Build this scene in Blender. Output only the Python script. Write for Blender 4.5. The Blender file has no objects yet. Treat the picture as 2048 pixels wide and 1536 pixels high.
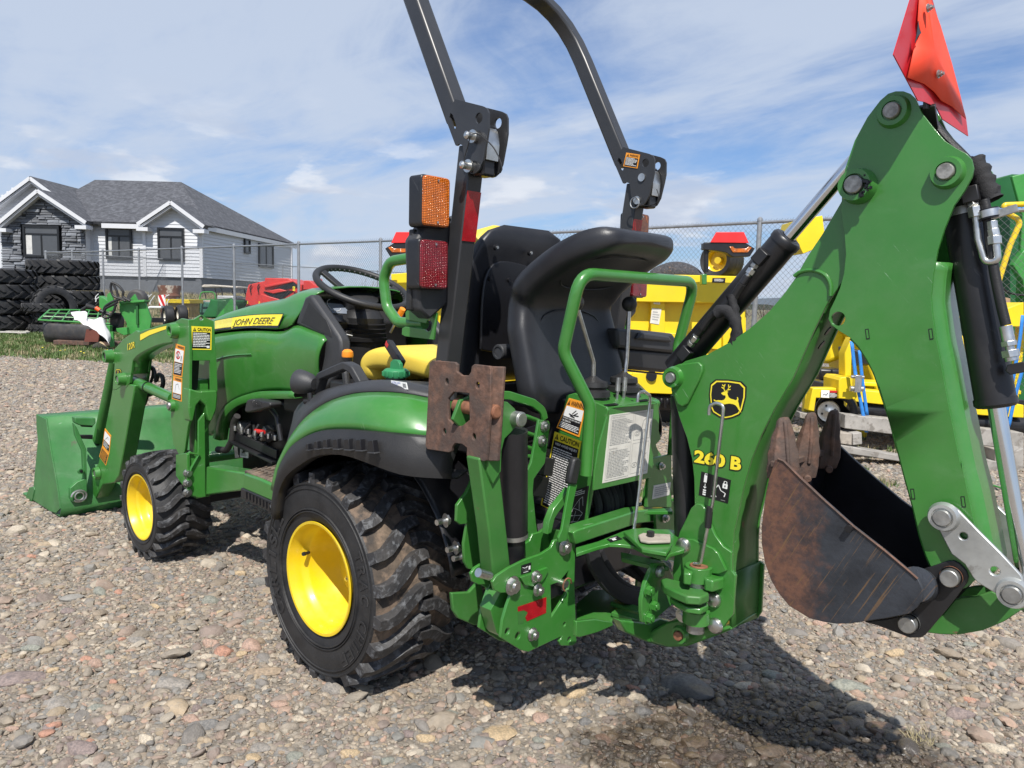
import bpy, bmesh, math, random
import numpy as np
from mathutils import Vector, Matrix, noise as mn
from mathutils.geometry import tessellate_polygon, delaunay_2d_cdt
rng = random.Random(7)
PI = math.pi
S = bpy.context.scene
COL = S.collection

# ------------------------------------------------------------------ camera
CAMP = Vector((-1.9108, 1.796, 1.1511))
YAW, PITCH, ROLL, FPX = math.radians(-46.8), math.radians(6.1248), math.radians(1.4901), 1521.64
CV = Vector((math.cos(YAW)*math.cos(PITCH), math.sin(YAW)*math.cos(PITCH), -math.sin(PITCH)))
_r = Vector((math.sin(YAW), -math.cos(YAW), 0)); _u = _r.cross(CV)
CR = _r*math.cos(ROLL) + _u*math.sin(ROLL)
CU = _u*math.cos(ROLL) - _r*math.sin(ROLL)
cd = bpy.data.cameras.new('camera'); cam = bpy.data.objects.new('camera', cd); COL.objects.link(cam)
cd.sensor_width = 36; cd.lens = FPX/2048*36; cd.clip_start = .05; cd.clip_end = 6000
mw = Matrix.Identity(4)
for i in range(3):
    mw[i][0] = CR[i]; mw[i][1] = CU[i]; mw[i][2] = -CV[i]; mw[i][3] = CAMP[i]
cam.matrix_world = mw
S.camera = cam

# ------------------------------------------------------------------ light
SUNDIR = Vector((-.95, 0.93, 1.78)).normalized()
sun_el = math.asin(SUNDIR.z)
sl = bpy.data.lights.new('sun', 'SUN'); sl.energy = 4.6; sl.angle = math.radians(.55); sl.color = (1, .955, .89)
so = bpy.data.objects.new('sun', sl); COL.objects.link(so)
so.rotation_euler = (-SUNDIR).to_track_quat('-Z', 'Y').to_euler(); so.location = (-6, 6, 9)
W = bpy.data.worlds.new('World'); S.world = W; W.use_nodes = True
nt = W.node_tree; nt.nodes.clear()
def nn(t, ty, **kw):
    n = t.nodes.new(ty)
    for k, v in kw.items(): setattr(n, k, v)
    return n
def mth(t, op, a, b=None, c=None, clamp=False):
    n = t.nodes.new('ShaderNodeMath'); n.operation = op; n.use_clamp = clamp
    for i, x in enumerate((a, b, c)):
        if x is None: continue
        if isinstance(x, (int, float)): n.inputs[i].default_value = x
        else: t.links.new(x, n.inputs[i])
    return n.outputs[0]
def mixc(t, f, a, b, blend='MIX'):
    n = t.nodes.new('ShaderNodeMix'); n.data_type = 'RGBA'; n.blend_type = blend
    for sock, x in ((n.inputs[0], f), (n.inputs[6], a), (n.inputs[7], b)):
        if isinstance(x, (int, float)): sock.default_value = x
        elif isinstance(x, tuple): sock.default_value = (x[0], x[1], x[2], 1)
        else: t.links.new(x, sock)
    return n.outputs[2]
def ramp(t, f, lo, hi):
    n = t.nodes.new('ShaderNodeMapRange'); n.inputs[1].default_value = lo; n.inputs[2].default_value = hi
    n.interpolation_type = 'SMOOTHSTEP'
    t.links.new(f, n.inputs[0]); return n.outputs[0]
def noi(t, vec, scale, detail=4, rough=.5, dist=0):
    n = t.nodes.new('ShaderNodeTexNoise'); n.inputs['Scale'].default_value = scale
    n.inputs['Detail'].default_value = detail; n.inputs['Roughness'].default_value = rough
    n.inputs['Distortion'].default_value = dist
    if vec is not None: t.links.new(vec, n.inputs['Vector'])
    return n.outputs['Fac']
sky = nn(nt, 'ShaderNodeTexSky', sky_type='NISHITA', sun_disc=False)
sky.sun_elevation = sun_el; sky.sun_rotation = math.atan2(SUNDIR.x, SUNDIR.y)
sky.air_density = 1.0; sky.dust_density = .6; sky.ozone_density = 1.6
tc = nn(nt, 'ShaderNodeTexCoord'); sp = nn(nt, 'ShaderNodeSeparateXYZ'); nt.links.new(tc.outputs['Generated'], sp.inputs[0])
zc = mth(nt, 'MAXIMUM', sp.outputs[2], 0.0)
dn = mth(nt, 'ADD', zc, .16)
cb = nn(nt, 'ShaderNodeCombineXYZ')
nt.links.new(mth(nt, 'DIVIDE', sp.outputs[0], dn), cb.inputs[0]); nt.links.new(mth(nt, 'DIVIDE', sp.outputs[1], dn), cb.inputs[1])
mp = nn(nt, 'ShaderNodeMapping'); nt.links.new(cb.outputs[0], mp.inputs[0])
mp.inputs['Rotation'].default_value = (0, 0, math.radians(20)); mp.inputs['Scale'].default_value = (.75, 1.5, 1); mp.inputs['Location'].default_value = (12.1, 4.4, 0)
n1 = noi(nt, mp.outputs[0], 1.1, 9, .58, .5)
n2 = noi(nt, mp.outputs[0], .42, 5, .5, .3)
n3 = noi(nt, mp.outputs[0], 4.5, 8, .65, .6)
cf = mth(nt, 'ADD', mth(nt, 'MULTIPLY', n1, .5), mth(nt, 'ADD', mth(nt, 'MULTIPLY', n2, .42), mth(nt, 'MULTIPLY', n3, .1)))
wisp = ramp(nt, cf, .385, .575)
# horizon bank of cumulus
v3 = nn(nt, 'ShaderNodeMapping'); nt.links.new(tc.outputs['Generated'], v3.inputs[0]); v3.inputs['Scale'].default_value = (1, 1, 3.2); v3.inputs['Location'].default_value = (3.1, .7, 0)
nc = noi(nt, v3.outputs[0], 6.5, 8, .55, .2)
band = mth(nt, 'MULTIPLY', ramp(nt, sp.outputs[2], -.02, .05), mth(nt, 'SUBTRACT', 1.0, ramp(nt, sp.outputs[2], .10, .27)))
cum = mth(nt, 'MULTIPLY', ramp(nt, nc, .50, .60), band)
haz = mth(nt, 'SUBTRACT', 1.0, ramp(nt, sp.outputs[2], 0.0, .42))
deep = mixc(nt, .9, sky.outputs[0], mixc(nt, 1.0, sky.outputs[0], (.50, .74, 1.06), 'MULTIPLY'))
base = mixc(nt, mth(nt, 'MULTIPLY', haz, .38), deep, (3.6, 4.8, 7.0))
c1 = mixc(nt, mth(nt, 'MULTIPLY', wisp, .90), base, (4.9, 5.6, 6.8))
nsh = noi(nt, v3.outputs[0], 11, 5, .5, .2)
cumcol = mixc(nt, ramp(nt, nsh, .38, .62), (4.6, 5.1, 6.2), (7.4, 7.6, 8.0))
c2 = mixc(nt, mth(nt, 'MULTIPLY', cum, .75), c1, cumcol)
bg = nn(nt, 'ShaderNodeBackground'); bg.inputs[1].default_value = .096
out = nn(nt, 'ShaderNodeOutputWorld'); nt.links.new(c2, bg.inputs[0]); nt.links.new(bg.outputs[0], out.inputs[0])
S.view_settings.view_transform = 'Standard'; S.view_settings.look = 'None'
S.view_settings.exposure = 0.32; S.view_settings.gamma = 1.0; S.view_settings.use_curve_mapping = False
try:
    S.cycles.max_bounces = 6; S.cycles.diffuse_bounces = 3; S.cycles.glossy_bounces = 3; S.cycles.transparent_max_bounces = 6
    S.cycles.use_denoising = True
except Exception: pass

# ------------------------------------------------------------------ tracing helpers
ZR = {'A1': (0, 320, 2.926), 'A2': (0, 600, 2.845), 'A3': (380, 500, 3.491), 'A4': (780, 0, 3.303), 'A5': (780, 430, 3.2),
      'A6': (500, 880, 3.072), 'B1': (840, 700, 2.478), 'B2': (1200, 700, 2.4786), 'B3': (1300, 380, 3.49), 'B4': (1600, 0, 2.56),
      'B5': (1600, 560, 3.84), 'B6': (1480, 760, 2.743), 'N1': (0, 500, 5.689), 'N2': (300, 520, 4.876), 'N3': (1780, 330, 2.694),
      'N6': (1240, 420, 4.0425), 'N7': (0, 330, 6.677), 'P': (0, 0, 1.0)}
def Q(reg, pts):
    a, b, s = ZR[reg]
    return [(a+x/s, b+y/s) for x, y in pts]
def ray(u, v): return CV + CR*((u-1024)/FPX) - CU*((v-768)/FPX)
def hit(p, ax, val):
    d = ray(*p); t = (val-CAMP[ax])/d[ax]; return CAMP + d*t
def onX(p, x): return hit(p, 0, x)
def onY(p, y): return hit(p, 1, y)
def onZ(p, z): return hit(p, 2, z)
def onP(p, o, n):
    d = ray(*p); return CAMP + d*((Vector(o)-CAMP).dot(Vector(n))/d.dot(Vector(n)))
HR = _r.copy(); HV = Vector((math.cos(YAW), math.sin(YAW), 0))
def BG(a, b, z=0.0):
    p = CAMP + HR*a + HV*b; return Vector((p.x, p.y, z))
def PB(p, b):
    d = ray(*p); t = b/d.dot(HV); return CAMP + d*t
def PS(p, o, n2):           # hit a vertical plane through BG point o with horizontal normal
    return onP(p, o, n2)

# ------------------------------------------------------------------ materials
MATS = {}
def pbr(name, col, rough=.5, metal=0.0, var=.12, vscale=6, bump=0.0, bscale=60, coat=0.0, dust=0.0, dustcol=(.30, .24, .17),
        col2=None, c2lo=.45, c2hi=.6, c2scale=5, rvar=.12, spec=.5, emit=None, estr=0, trans=0, scratch=0.0, bdist=.004, voro=False):
    m = bpy.data.materials.new(name); m.use_nodes = True; t = m.node_tree
    b = t.nodes['Principled BSDF']; tx = nn(t, 'ShaderNodeTexCoord'); ob = tx.outputs['Object']
    n = noi(t, ob, vscale, 5, .6)
    lo = tuple(c*(1-var) for c in col); hi = tuple(min(1, c*(1+var)) for c in col)
    c = mixc(t, ramp(t, n, .3, .7), lo, hi)
    if col2:
        k = noi(t, ob, c2scale, 8, .65, .4); c = mixc(t, ramp(t, k, c2lo, c2hi), c, tuple(col2))
    if scratch:
        mp0 = nn(t, 'ShaderNodeMapping'); t.links.new(ob, mp0.inputs[0]); mp0.inputs['Rotation'].default_value = (.25, .85, .3); mpp = nn(t, 'ShaderNodeMapping'); t.links.new(mp0.outputs[0], mpp.inputs[0]); mpp.inputs['Scale'].default_value = (3, 4, 34)
        sc = noi(t, mpp.outputs[0], 4, 6, .7, .3); msk = noi(t, ob, 5, 2, .5)
        f = mth(t, 'ADD', mth(t, 'MULTIPLY', ramp(t, sc, .63, .70), ramp(t, msk, .52, .62)), mth(t, 'MULTIPLY', ramp(t, noi(t, ob, 6, 8, .7, 1.5), .50, .80), .22))
        c = mixc(t, mth(t, 'MULTIPLY', f, scratch), c, tuple(.30+.8*q_ for q_ in col))
    if dust:
        g = nn(t, 'ShaderNodeNewGeometry'); s3 = nn(t, 'ShaderNodeSeparateXYZ'); t.links.new(g.outputs['Normal'], s3.inputs[0])
        up = mth(t, 'MULTIPLY_ADD', s3.outputs[2], .5, .5, clamp=True)
        dn_ = noi(t, ob, 9, 7, .7)
        f = mth(t, 'MULTIPLY', mth(t, 'MULTIPLY_ADD', up, .7, .3), mth(t, 'MULTIPLY', ramp(t, dn_, .35, .75), dust), clamp=True)
        c = mixc(t, f, c, tuple(dustcol))
        t.links.new(mth(t, 'ADD', mth(t, 'MULTIPLY', f, .5), rough, clamp=True), b.inputs['Roughness'])
    else:
        rn = noi(t, ob, vscale*2.3, 4, .6)
        t.links.new(mth(t, 'MULTIPLY_ADD', rn, rvar*2, rough-rvar, clamp=True), b.inputs['Roughness'])
    t.links.new(c, b.inputs['Base Color'])
    b.inputs['Metallic'].default_value = metal; b.inputs['Specular IOR Level'].default_value = spec
    if coat: b.inputs['Coat Weight'].default_value = coat; b.inputs['Coat Roughness'].default_value = .12
    if trans: b.inputs['Transmission Weight'].default_value = trans
    if emit: b.inputs['Emission Color'].default_value = (*emit, 1); b.inputs['Emission Strength'].default_value = estr
    if bump:
        bn = nn(t, 'ShaderNodeBump'); bn.inputs['Strength'].default_value = bump; bn.inputs['Distance'].default_value = bdist
        if voro:
            vo = nn(t, 'ShaderNodeTexVoronoi'); vo.inputs['Scale'].default_value = bscale; t.links.new(ob, vo.inputs['Vector']); h = vo.outputs['Distance']
        else: h = noi(t, ob, bscale, 5, .6)
        t.links.new(h, bn.inputs['Height']); t.links.new(bn.outputs[0], b.inputs['Normal'])
    MATS[name] = m; return m
GREEN = pbr('green_paint', (.036, .188, .026), .33, var=.08, vscale=3, coat=.5, dust=.20, dustcol=(.17, .22, .13), scratch=.5, bump=.06, bscale=25)
GREEND = pbr('green_paint_worn', (.038, .165, .030), .42, var=.1, vscale=8, dust=.22, dustcol=(.14, .14, .08), col2=(.16, .09, .05), c2lo=.66, c2hi=.74, c2scale=14, scratch=.5, bump=.08, bscale=40)
GREENB = pbr('green_paint_bucket', (.040, .18, .045), .45, var=.15, vscale=5, dust=.25, dustcol=(.16, .20, .14), col2=(.10, .09, .06), c2lo=.66, c2hi=.76, c2scale=7, scratch=.7)
YEL = pbr('yellow_paint', (.80, .555, .008), .33, var=.06, coat=.3, dust=.30, dustcol=(.52, .40, .14), col2=(.45, .30, .08), c2lo=.70, c2hi=.76, c2scale=18)
YELM = pbr('yellow_machine_paint', (.82, .60, .012), .42, var=.06, vscale=3, dust=.12, dustcol=(.5, .4, .14))
SEATY = pbr('yellow_seat_vinyl', (.78, .57, .07), .5, var=.05, bump=.25, bscale=260, dust=.06)
BLK = pbr('black_paint', (.012, .012, .014), .38, var=.2, dust=.09, dustcol=(.14, .13, .11), scratch=.15)
ROPSM = pbr('charcoal_frame_paint', (.030, .031, .034), .33, var=.1, dust=.06, dustcol=(.16, .15, .13), scratch=.08, bump=.03, bscale=60)
PLA = pbr('black_plastic', (.017, .017, .018), .48, var=.15, bump=.15, bscale=350, dust=.10, dustcol=(.12, .11, .10))
PLAG = pbr('charcoal_plastic', (.032, .033, .036), .5, var=.1, bump=.2, bscale=400, dust=.08, dustcol=(.16, .15, .14))
VIN = pbr('black_seat_vinyl', (.017, .018, .022), .40, var=.2, bump=.12, bscale=300, dust=.08, dustcol=(.13, .12, .11))
RUB = pbr('tyre_rubber', (.016, .0165, .018), .55, var=.25, vscale=20, dust=.22, dustcol=(.11, .10, .09), bump=.3, bscale=90)
RUBT = pbr('tyre_groove_soil', (.040, .034, .030), .75, var=.35, vscale=25, dust=.8, dustcol=(.26, .19, .13), bump=.6, bscale=70, col2=(.17, .12, .085), c2lo=.45, c2hi=.6, c2scale=16)
LUG = pbr('tyre_lug', (.024, .025, .028), .55, var=.3, vscale=25, dust=.30, dustcol=(.16, .14, .12), bump=.6, bscale=80, col2=(.105, .11, .118), c2lo=.50, c2hi=.62, c2scale=45)
HOSE = pbr('hose_rubber', (.012, .012, .013), .5, bump=.2, bscale=300, dust=.1, dustcol=(.12, .11, .1))
FAB = pbr('black_hose_sleeve', (.014, .014, .016), .75, bump=.5, bscale=500, dust=.1, dustcol=(.1, .1, .1))
ZINC = pbr('zinc_steel', (.60, .60, .58), .34, 1.0, var=.15, vscale=40, rvar=.1)
CHR = pbr('chrome_rod', (.72, .73, .74), .12, 1.0, var=.05, rvar=.04)
STL = pbr('dull_steel', (.42, .42, .40), .45, .9, var=.25, vscale=30)
ALU = pbr('galvanised_plate', (.50, .51, .49), .42, .75, var=.18, vscale=14, col2=(.30, .29, .26), c2lo=.58, c2hi=.7, c2scale=20)
RUST = pbr('rusty_steel', (.135, .072, .050), .72, .1, var=.45, vscale=34, bump=.5, bscale=90, col2=(.075, .052, .044), c2lo=.40, c2hi=.6, c2scale=14, dust=.3, dustcol=(.24, .165, .12))
RUSTB = pbr('rusty_bolt', (.23, .10, .055), .7, .2, var=.3, vscale=60)
BUCK = pbr('worn_bucket_steel', (.034, .038, .046), .48, .2, var=.35, vscale=12, bump=.3, bscale=60)
t = BUCK.node_tree; b_ = t.nodes['Principled BSDF']; old = b_.inputs['Base Color'].links[0].from_socket; ob = [n for n in t.nodes if n.type == 'TEX_COORD'][0].outputs['Object']
s3 = nn(t, 'ShaderNodeSeparateXYZ'); t.links.new(ob, s3.inputs[0])
gx = mth(t, 'MULTIPLY_ADD', s3.outputs[0], 3.6, 5.16); lowz = mth(t, 'MULTIPLY_ADD', s3.outputs[2], -4.0, 2.15)
f = ramp(t, mth(t, 'ADD', mth(t, 'MAXIMUM', gx, lowz), mth(t, 'MULTIPLY', mth(t, 'SUBTRACT', noi(t, ob, 9, 8, .7), .5), 1.5)), .35, .75)
rc_ = mixc(t, ramp(t, noi(t, ob, 40, 6, .7), .35, .65), (.175, .085, .055), (.085, .05, .042)); c = mixc(t, f, old, rc_)
mp0 = nn(t, 'ShaderNodeMapping'); t.links.new(ob, mp0.inputs[0]); mp0.inputs['Rotation'].default_value = (0, math.radians(27), 0); mp = nn(t, 'ShaderNodeMapping'); t.links.new(mp0.outputs[0], mp.inputs[0]); mp.inputs['Scale'].default_value = (150, 3, 4)
f2 = mth(t, 'MULTIPLY', ramp(t, noi(t, mp.outputs[0], 1.2, 5, .6, .35), .60, .64), ramp(t, noi(t, ob, 6, 2, .5), .40, .50)); c = mixc(t, mth(t, 'MULTIPLY', f2, .6), c, (.20, .115, .05)); t.links.new(c, b_.inputs['Base Color'])
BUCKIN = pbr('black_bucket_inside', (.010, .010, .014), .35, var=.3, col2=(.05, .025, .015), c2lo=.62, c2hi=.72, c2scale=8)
REDR = pbr('red_reflector', (.36, .006, .012), .25, var=.15, vscale=40, coat=.5)
ORG = pbr('orange_fluorescent_fabric', (.90, .07, .025), .6, var=.06, vscale=8)
ORGK = pbr('orange_plastic', (.85, .28, .02), .4, var=.04)
CAPG = pbr('green_cap_plastic', (.03, .22, .085), .45, var=.08)
WHT = pbr('white_print', (.80, .80, .78), .5, var=.03)
WHTD = pbr('weathered_white_label', (.66, .64, .58), .55, var=.08, vscale=20, col2=(.42, .32, .20), c2lo=.68, c2hi=.74, c2scale=30)
YLB = pbr('yellow_label', (.88, .72, .04), .4, var=.03)
OLB = pbr('orange_label', (.85, .33, .03), .45, var=.03)
BKP = pbr('black_print', (.010, .010, .012), .35, var=.05)
REDP = pbr('red_paint', (.55, .02, .02), .4, var=.08, dust=.1)
BLU = pbr('blue_strap', (.03, .22, .62), .6, var=.1, vscale=60, bump=.3, bscale=400)
BLUP = pbr('blue_plastic', (.02, .10, .45), .5)
GRYP = pbr('grey_print', (.32, .32, .31), .5)
WOOD = pbr('weathered_timber', (.34, .30, .25), .8, var=.25, vscale=5, bump=.5, bscale=30, col2=(.22, .19, .16), c2lo=.5, c2hi=.65, c2scale=9)
GRIP = pbr('grip_tape', (.06, .06, .062), .8, bump=1.0, bscale=600, var=.4, vscale=300)
def lens(name, col, sc):
    m = pbr(name, col, .14, var=.2, vscale=40, coat=.7); t = m.node_tree; b = t.nodes['Principled BSDF']
    tx = t.nodes['Texture Coordinate'] if 'Texture Coordinate' in t.nodes else nn(t, 'ShaderNodeTexCoord')
    s3 = nn(t, 'ShaderNodeSeparateXYZ'); t.links.new(tx.outputs['Object'], s3.inputs[0])
    a = mth(t, 'SINE', mth(t, 'MULTIPLY', s3.outputs[2], sc)); c = mth(t, 'SINE', mth(t, 'MULTIPLY', mth(t, 'SUBTRACT', s3.outputs[1], s3.outputs[0]), sc*.7))
    bn = nn(t, 'ShaderNodeBump'); bn.inputs['Strength'].default_value = .7; bn.inputs['Distance'].default_value = .0014
    t.links.new(mth(t, 'MULTIPLY', mth(t, 'ADD', a, 1), mth(t, 'ADD', c, 1)), bn.inputs['Height']); t.links.new(bn.outputs[0], b.inputs['Normal'])
    b.inputs['Subsurface Weight'].default_value = 0
    return m
AMB = lens('amber_lens', (.58, .135, .004), 1500)
REDL = lens('red_lens', (.20, .003, .009), 1500)
GLS = pbr('window_glass', (.075, .080, .088), .04, var=.05, rvar=.01)

# ------------------------------------------------------------------ mesh builder
def perp(d):
    d = Vector(d).normalized(); a = Vector((0, 0, 1)) if abs(d.z) < .9 else Vector((1, 0, 0))
    x = d.cross(a).normalized(); return x, d.cross(x).normalized(), d
def fillet(pts, r, n=6):
    pts = [Vector(p) for p in pts]; o = [pts[0]]
    rs = r if isinstance(r, (list, tuple)) else [r]*len(pts)
    for i in range(1, len(pts)-1):
        a, b, c = pts[i-1], pts[i], pts[i+1]; d1 = (a-b); d2 = (c-b); l1, l2 = d1.length, d2.length
        if l1 < 1e-6 or l2 < 1e-6: continue
        d1 /= l1; d2 /= l2; ang = d1.angle(d2)
        if ang > PI-.03: o.append(b); continue
        tl = min(rs[i]/math.tan(ang/2), l1*.48, l2*.48); p, q = b+d1*tl, b+d2*tl
        for k in range(n+1):
            s = k/n; o.append(p*(1-s)**2 + b*2*s*(1-s) + q*s*s)
    o.append(pts[-1]); return o
def crom(pts, n):      # smooth resample of a polyline through its points
    P = [Vector(p) for p in pts]
    if len(P) == 2: return [P[0].lerp(P[1], i/(n-1)) for i in range(n)]
    E = [P[0]*2-P[1]] + P + [P[-1]*2-P[-2]]; d = []
    for i in range(1, len(E)-2):
        for k in range(12):
            t = k/12; a, b, c, e = E[i-1], E[i], E[i+1], E[i+2]
            d.append(.5*((2*b)+(c-a)*t+(2*a-5*b+4*c-e)*t*t+(3*b-a-3*c+e)*t**3))
    d.append(P[-1]); L = [0]
    for i in range(1, len(d)): L.append(L[-1]+(d[i]-d[i-1]).length)
    o = []; j = 0
    for i in range(n):
        s = L[-1]*i/(n-1)
        while j < len(L)-2 and L[j+1] < s: j += 1
        q = (s-L[j])/max(1e-9, L[j+1]-L[j]); o.append(d[j].lerp(d[j+1], min(1, max(0, q))))
    return o
class G:
    def __init__(s): s.v = []; s.f = []; s.m = []; s.mats = []
    def mi(s, mat):
        if mat is None: return 0
        if mat not in s.mats: s.mats.append(mat)
        return s.mats.index(mat)
    def add(s, vs, fs, mat=None):
        o = len(s.v); i = s.mi(mat); s.v += [Vector(p) for p in vs]
        for f in fs: s.f.append(tuple(o+k for k in f)); s.m.append(i)
        return s
    def box(s, c, size, rot=None, mat=None):
        c = Vector(c); R = rot if rot is not None else Matrix.Identity(3); x, y, z = [q/2 for q in size]
        vs = [c + R @ Vector((a*x, b*y, d*z)) for a in (-1, 1) for b in (-1, 1) for d in (-1, 1)]
        return s.add(vs, [(0, 1, 3, 2), (4, 6, 7, 5), (0, 4, 5, 1), (2, 3, 7, 6), (0, 2, 6, 4), (1, 5, 7, 3)], mat)
    def span(s, a, b, mat=None):
        a = Vector(a); b = Vector(b); return s.box((a+b)/2, [abs(q) for q in (b-a)], None, mat)
    def hexa(s, p, mat=None):      # 8 points: 4 bottom, 4 top
        return s.add(p, [(3, 2, 1, 0), (4, 5, 6, 7), (0, 1, 5, 4), (1, 2, 6, 5), (2, 3, 7, 6), (3, 0, 4, 7)], mat)
    def bar(s, a, b, w, h, up=(0, 0, 1), mat=None):
        a = Vector(a); b = Vector(b); d = (b-a).normalized(); x = d.cross(Vector(up)).normalized(); y = x.cross(d)
        vs = [p + x*sx*w/2 + y*sy*h/2 for p in (a, b) for sx, sy in ((-1, -1), (1, -1), (1, 1), (-1, 1))]
        return s.hexa(vs, mat)
    def cyl(s, a, b, r, r2=None, n=20, mat=None, caps=True):
        a = Vector(a); b = Vector(b); r2 = r if r2 is None else r2; x, y, _ = perp(b-a); vs = []
        for p, q in ((a, r), (b, r2)):
            for k in range(n): t = 2*PI*k/n; vs.append(p + x*math.cos(t)*q + y*math.sin(t)*q)
        fs = [(k, (k+1) % n, n+(k+1) % n, n+k) for k in range(n)]
        if caps: fs += [tuple(range(n))[::-1], tuple(range(n, 2*n))]
        return s.add(vs, fs, mat)
    def lathe(s, prof, o, ax, n=32, mat=None, close=False):   # prof = [(along, radius)]
        o = Vector(o); x, y, d = perp(ax); vs = []; m = len(prof)
        for k in range(n):
            t = 2*PI*k/n; e = x*math.cos(t)+y*math.sin(t)
            for a, r in prof: vs.append(o+d*a+e*r)
        fs = []
        for k in range(n):
            k2 = (k+1) % n
            for j in range(m if close else m-1):
                j2 = (j+1) % m; fs.append((k*m+j, k*m+j2, k2*m+j2, k2*m+j))
        return s.add(vs, fs, mat)
    def ball(s, c, r, n=16, sc=(1, 1, 1), mat=None):
        c = Vector(c); vs = []; m = n//2
        for j in range(m+1):
            a = PI*j/m
            for k in range(n):
                b = 2*PI*k/n; vs.append(c+Vector((math.sin(a)*math.cos(b)*r*sc[0], math.sin(a)*math.sin(b)*r*sc[1], math.cos(a)*r*sc[2])))
        fs = [(j*n+k, (j+1)*n+k, (j+1)*n+(k+1) % n, j*n+(k+1) % n) for j in range(m) for k in range(n)]
        return s.add(vs, fs, mat)
    def tube(s, pts, r, n=12, fr=None, mat=None, caps=True, sec=None, up=None):
        P = fillet(pts, fr) if fr else [Vector(p) for p in pts]
        P = [p for i, p in enumerate(P) if i == 0 or (p-P[i-1]).length > 1e-6]
        T = [(P[min(i+1, len(P)-1)]-P[max(i-1, 0)]).normalized() for i in range(len(P))]
        if up is not None: x = (Vector(up) - T[0]*T[0].dot(Vector(up))).normalized()
        else: x = perp(T[0])[0]
        vs = []; 
        if sec is None: sec = [(math.cos(2*PI*k/n)*r, math.sin(2*PI*k/n)*r) for k in range(n)]
        n = len(sec)
        for i, p in enumerate(P):
            x = (x - T[i]*T[i].dot(x)).normalized(); y = T[i].cross(x)
            for a, b in sec: vs.append(p+x*a+y*b)
        fs = [(i*n+k, i*n+(k+1) % n, (i+1)*n+(k+1) % n, (i+1)*n+k) for i in range(len(P)-1) for k in range(n)]
        if caps: fs += [tuple(range(n))[::-1], tuple((len(P)-1)*n+k for k in range(n))]
        return s.add(vs, fs, mat)
    def plate(s, pts, thick, holes=(), mat=None):      # thick = vector from the traced face to the back face
        pts = [Vector(p) for p in pts]; th = Vector(thick); loops = [pts]+[[Vector(q) for q in h] for h in holes]
        vs = [p for l in loops for p in l]; n = len(vs); fs = []
        nr = Vector((0, 0, 0))
        for i in range(len(pts)): nr += pts[i].cross(pts[(i+1) % len(pts)])
        flip = nr.dot(th) > 0
        if holes:
            e1_ = (pts[1]-pts[0]).normalized(); tn = th.normalized(); e1_ = (e1_-tn*e1_.dot(tn)).normalized(); e2_ = tn.cross(e1_)
            p2 = [Vector(((v-pts[0]).dot(e1_), (v-pts[0]).dot(e2_))) for v in vs]; ed = []; q_ = 0
            for l in loops: ed += [(q_+i, q_+(i+1) % len(l)) for i in range(len(l))]; q_ += len(l)
            r_ = delaunay_2d_cdt(p2, ed, [], 1, 1e-7); back = [o_[0] if o_ else -1 for o_ in r_[3]]; tr = []
            def ins(c, P):
                w = False; j = len(P)-1
                for i in range(len(P)):
                    if (P[i][1] > c[1]) != (P[j][1] > c[1]) and c[0] < (P[j][0]-P[i][0])*(c[1]-P[i][1])/(P[j][1]-P[i][1])+P[i][0]: w = not w
                    j = i
                return w
            lp = []; q_ = 0
            for l in loops: lp.append(p2[q_:q_+len(l)]); q_ += len(l)
            for f_ in r_[2]:
                k_ = [back[i] for i in f_]
                if -1 in k_: continue
                c = (p2[k_[0]]+p2[k_[1]]+p2[k_[2]])/3
                if ins(c, lp[0]) and not any(ins(c, h_) for h_ in lp[1:]): tr.append(k_)
            for t in tr:
                a = (vs[t[1]]-vs[t[0]]).cross(vs[t[2]]-vs[t[0]])
                if a.length < 1e-12: continue
                if a.dot(th) > 0: t = t[::-1]
                fs.append(tuple(t)); fs.append(tuple(n+k for k in t[::-1]))
        else:
            k = tuple(range(n)); k = k[::-1] if flip else k
            fs.append(k); fs.append(tuple(n+q for q in k[::-1]))
        o = 0
        for li, l in enumerate(loops):
            m = len(l); nl = Vector((0, 0, 0))
            for i in range(m): nl += l[i].cross(l[(i+1) % m])
            out = (nl.dot(th) > 0) != (li > 0)
            for i in range(m):
                a, b = o+i, o+(i+1) % m
                fs.append((a, b, b+n, a+n) if out else (b, a, a+n, b+n))
            o += m
        return s.add([v for v in vs]+[v+th for v in vs], fs, mat)
    def grid(s, rows, mat=None, closed=False):
        n = len(rows[0]); vs = [p for r in rows for p in r]; fs = []
        for i in range(len(rows)-1):
            for k in range(n if closed else n-1): k2 = (k+1) % n; fs.append((i*n+k, i*n+k2, (i+1)*n+k2, (i+1)*n+k))
        return s.add(vs, fs, mat)
    def mesh(s, name, smooth=35):
        me = bpy.data.meshes.new(name); me.from_pydata([tuple(v) for v in s.v], [], s.f)
        for m in s.mats: me.materials.append(m)
        if len(s.mats) > 1: me.polygons.foreach_set('material_index', s.m)
        if smooth:
            me.polygons.foreach_set('use_smooth', [True]*len(me.polygons)); me.update()
            me.set_sharp_from_angle(angle=math.radians(smooth))
        me.update(); return me
    def obj(s, name, mat=None, parent=None, smooth=35, bevel=0, fix=False, solid=0, **props):
        if mat is not None and not s.mats: s.mats = [mat]
        me = s.mesh(name, smooth)
        if fix:
            bm = bmesh.new(); bm.from_mesh(me); bmesh.ops.remove_doubles(bm, verts=bm.verts, dist=1e-5); bmesh.ops.recalc_face_normals(bm, faces=bm.faces); bm.to_mesh(me); bm.free()
        o = bpy.data.objects.new(name, me); COL.objects.link(o)
        if solid:
            md = o.modifiers.new('thickness', 'SOLIDIFY'); md.thickness = solid; md.offset = -1
        if bevel:
            md = o.modifiers.new('edge', 'BEVEL'); md.width = bevel; md.segments = 2; md.limit_method = 'ANGLE'; md.angle_limit = math.radians(40); md.use_clamp_overlap = True
        if parent is not None: attach(o, parent)
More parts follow.
